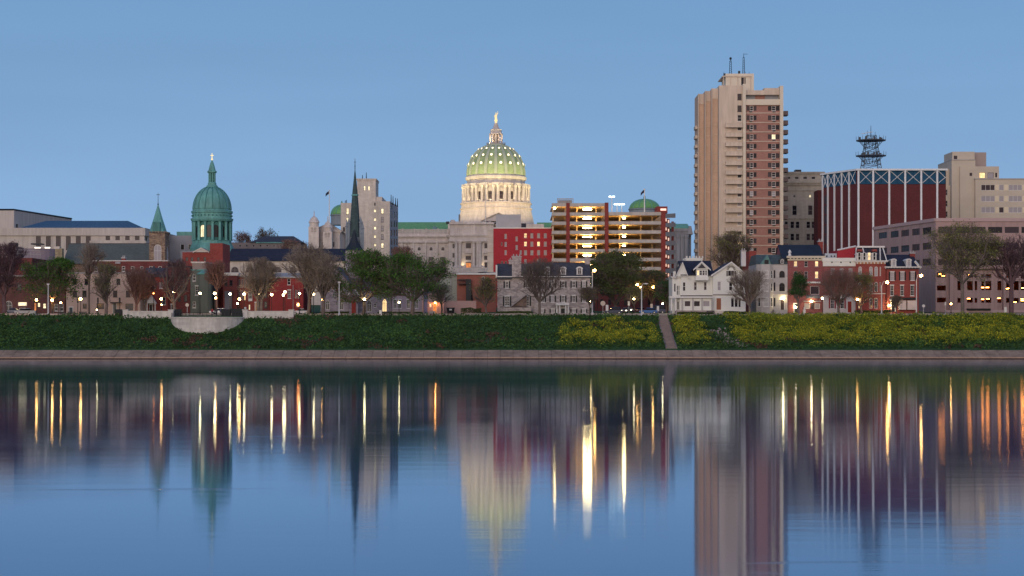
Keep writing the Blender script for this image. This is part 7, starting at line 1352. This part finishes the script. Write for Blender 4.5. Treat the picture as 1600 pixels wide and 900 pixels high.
# cars
tyre = M('tyre', (.015, .015, .015), .9, .1); cglass = GL('car_glass', (.02, .02, .025), .08); hl = EM('headlight_on', (1, .9, .7), 9); hl0 = M('headlight_off', (.6, .6, .6), .2, .05); tlm = M('tail_light', (.35, .01, .01), .3, .05); rimm = M('wheel_rim', (.4, .4, .4), .3, .05, metal=.6)
def car(px_, D, col, label, rz=0, kind='sedan', lights=False, z=None):
    nm = 'paint_%02d%02d%02d' % tuple(int(c * 99) for c in col); pm = M(nm, col, .3, .03); z0 = gz(D) + (.05 if z is None else z); x_ = X(px_, D); o = thing('parked_car', label, 'car', (x_, D, z0)); o.rotation_euler.z = rz
    hh = {'sedan': 1.42, 'suv': 1.75, 'van': 2.0, 'hatch': 1.5}[kind]; L_ = 2.2; s = MB(); b0 = .28; bel = .92 if kind != 'van' else 1.1
    prof = [(-L_, b0 + .1), (-L_ - .05, .6), (-L_ + .1, bel - .08), (-L_ * .45, bel + .02), (L_ * .55, bel + .02), (L_ - .05, bel - .04), (L_, .6), (L_ - .05, b0 + .1), (L_ - .3, b0), (-L_ + .3, b0)]
    def loc(m, name, mat, smooth=False, par=o):
        ob = bpy.data.objects.new(name, m.mesh(name, mat, (0, 0, 0), smooth)); COL.objects.link(ob); ob.parent = par; return ob
    n = len(prof); 
    for yy, sc_ in ((-.86, .93), (-.76, 1), (.76, 1), (.86, .93)): s.v += [(x * (1 if sc_ == 1 else .985), yy, .55 + (z_ - .55) * sc_) for x, z_ in prof]
    for j in range(3):
        for i in range(n): k = (i + 1) % n; s.f.append((j * n + i, j * n + k, (j + 1) * n + k, (j + 1) * n + i)); s.mi.append(0)
    s.f += [tuple(range(n)), tuple(range(3 * n, 4 * n))[::-1]]; s.mi += [0, 0]; loc(s, 'body', pm)
    ca = {'sedan': (-.95, -.45, .75, 1.35), 'suv': (-1.0, -.55, 1.75, 2.05), 'van': (-1.5, -1.1, 1.95, 2.1), 'hatch': (-1.0, -.5, 1.35, 1.95)}[kind]
    g_ = MB(); g_.prism([(ca[0], -.74), (ca[3], -.74), (ca[3], .74), (ca[0], .74)], bel, hh - .1, 0, [(ca[1], -.6), (ca[2], -.6), (ca[2], .6), (ca[1], .6)]); loc(g_, 'window_glass', cglass); r_ = MB(); r_.prism([(ca[1] - .05, -.62), (ca[2] + .05, -.62), (ca[2] + .05, .62), (ca[1] - .05, .62)], hh - .1, hh, 0, [(ca[1] + .1, -.5), (ca[2] - .1, -.5), (ca[2] - .1, .5), (ca[1] + .1, .5)]); loc(r_, 'roof', pm)
    for sx_ in (-1.35, 1.4):
        for sy in (-1, 1):
            w_ = MB(); w_.tube((sx_, sy * .70, .33), (sx_, sy * .90, .33), .33, .33, 14); wo_ = loc(w_, 'wheel', tyre); w_ = MB(); w_.tube((sx_, sy * .89, .33), (sx_, sy * .915, .33), .2, .18, 10); loc(w_, 'rim', rimm, par=wo_)
    for sy in (-.6, .6):
        h_ = MB(); h_.box(-L_ - .08, -L_ + .06, sy - .16, sy + .16, .60, .76); loc(h_, 'headlight', hl if lights else hl0); h_ = MB(); h_.box(L_ - .08, L_ + .03, sy - .16, sy + .16, .62, .80); loc(h_, 'tail_light', tlm)
    return o
car(342, 431, (.62, .64, .68), 'white hatchback on the road behind the overlook railing', 0, 'hatch'); car(470, 431, (.55, .55, .6), 'silver car behind the trunk of the fan shaped bare tree', .1, 'sedan'); car(20, 444, (.10, .11, .16), 'dark car parked in front of the arched openings at far left', 0, 'sedan'); car(38, 433, (.4, .42, .45), 'grey car on the road at far left right of the dark car', 0, 'hatch')
car(958, 438, (.035, .05, .09), 'dark blue car at the left of the side street mouth', 0, 'suv'); car(977, 452, (.16, .14, .15), 'grey car in the side street with its headlights on, nearer one', 1.35, 'sedan', True); car(984, 466, (.3, .3, .3), 'pale car in the side street behind the grey one, headlights on', 1.4, 'sedan', True); car(1013, 440, (.03, .12, .33), 'bright blue car right of the pale lamp pole', 0, 'hatch'); car(1026, 446, (.05, .06, .12), 'dark navy van behind the bright blue car', 0, 'van'); car(1000, 458, (.22, .06, .06), 'dark red car behind the pale lamp pole', .9, 'sedan')
# people at the overlook
def person(px_, D, label, shirt, trousers, walk=.15, rz=0, z=0, arm=0):
    x_ = X(px_, D); z0 = z; me = bpy.data.meshes.new('body'); J = [(0, 0, .98), (0, 0, 1.2), (0, 0, 1.42), (0, 0, 1.52), (0, 0, 1.6), (0, 0, 1.76), (.19, 0, 1.42), (.25, .02, 1.15), (.24, -.08 - arm * .15, .92 + arm * .1), (-.19, 0, 1.42), (-.25, .02, 1.15), (-.24, -.06, .92), (.10, 0, .92), (.11, -walk * .6, .50), (.11, -walk, .07), (.11, -walk - .16, .03), (-.10, 0, .92), (-.11, walk * .3, .50), (-.11, walk, .07), (-.11, walk - .16, .03), (.24, -.12 - arm * .2, .84 + arm * .12), (-.24, -.08, .84)]
    Ed = [(0, 1), (1, 2), (2, 3), (3, 4), (4, 5), (2, 6), (6, 7), (7, 8), (2, 9), (9, 10), (10, 11), (0, 12), (12, 13), (13, 14), (14, 15), (0, 16), (16, 17), (17, 18), (18, 19), (8, 20), (11, 21)]
    rad = [.15, .15, .16, .07, .09, .09, .075, .05, .035, .075, .05, .035, .095, .065, .045, .04, .095, .065, .045, .04, .035, .035]
    me.from_pydata(J, Ed, []); o = thing('person', label, 'person', (x_, D, z0)); o.rotation_euler.z = rz; b_ = bpy.data.objects.new('body', me); COL.objects.link(b_); b_.parent = o
    mo = b_.modifiers.new('s', 'SKIN'); 
    for i, sv in enumerate(me.skin_vertices[0].data if me.skin_vertices else []): sv.radius = (rad[i], rad[i]); sv.use_root = (i == 0)
    if not me.skin_vertices:
        pass
    b_.modifiers.new('u', 'SUBSURF').levels = 1; b_.modifiers['u'].render_levels = 1
    pm, N, L, P = newmat('clothing'); g = N.new('ShaderNodeTexCoord'); s_ = N.new('ShaderNodeSeparateXYZ'); L.new(g.outputs['Object'], s_.inputs[0]); r_ = N.new('ShaderNodeValToRGB'); L.new(s_.outputs[2], r_.inputs[0]); m_ = N.new('ShaderNodeMath'); m_.operation = 'DIVIDE'; L.new(s_.outputs[2], m_.inputs[0]); m_.inputs[1].default_value = 1.8; L.new(m_.outputs[0], r_.inputs[0]); r_.color_ramp.interpolation = 'CONSTANT'; e = r_.color_ramp.elements
    while len(e) < 4: e.new(.5)
    for k, (p_, c_) in enumerate(((0, (.03, .03, .03)), (.06, trousers), (.53, shirt), (.845, (.45, .28, .2)))): e[k].position = p_; e[k].color = (*c_, 1)
    L.new(r_.outputs[0], P.inputs['Base Color']); P.inputs['Roughness'].default_value = .9; me.materials.append(pm)
    h = MB(); h.lathe(0, .02, [(.02, 1.82), (.08, 1.79), (.105, 1.72), (.10, 1.66)][::-1], 10); ob = bpy.data.objects.new('hair', h.mesh('hair', M('dark_hair', (.02, .015, .012), .9, .1))); COL.objects.link(ob); ob.parent = o; return o
for px_, D, lb, sh, tr_, w_, rz, ar in ((331.5, 412, 'person in red top and dark trousers standing left of two others by the car', (.35, .03, .04), (.03, .03, .05), .1, .2, 0), (338.5, 410, 'person in dark clothes standing in the middle by the overlook railing', (.03, .03, .05), (.025, .025, .03), .18, -.3, 1), (345, 411, 'person in dark navy clothes standing right of two others at the overlook', (.04, .05, .10), (.02, .02, .03), .14, .5, 0)):
    person(px_, D, lb, sh, tr_, w_, rz, gz(D), ar)
# street bollard fence left behind lawn
for k, px_ in enumerate(range(0, 1)): pass
# names for buildings copied above get unique suffixes automatically
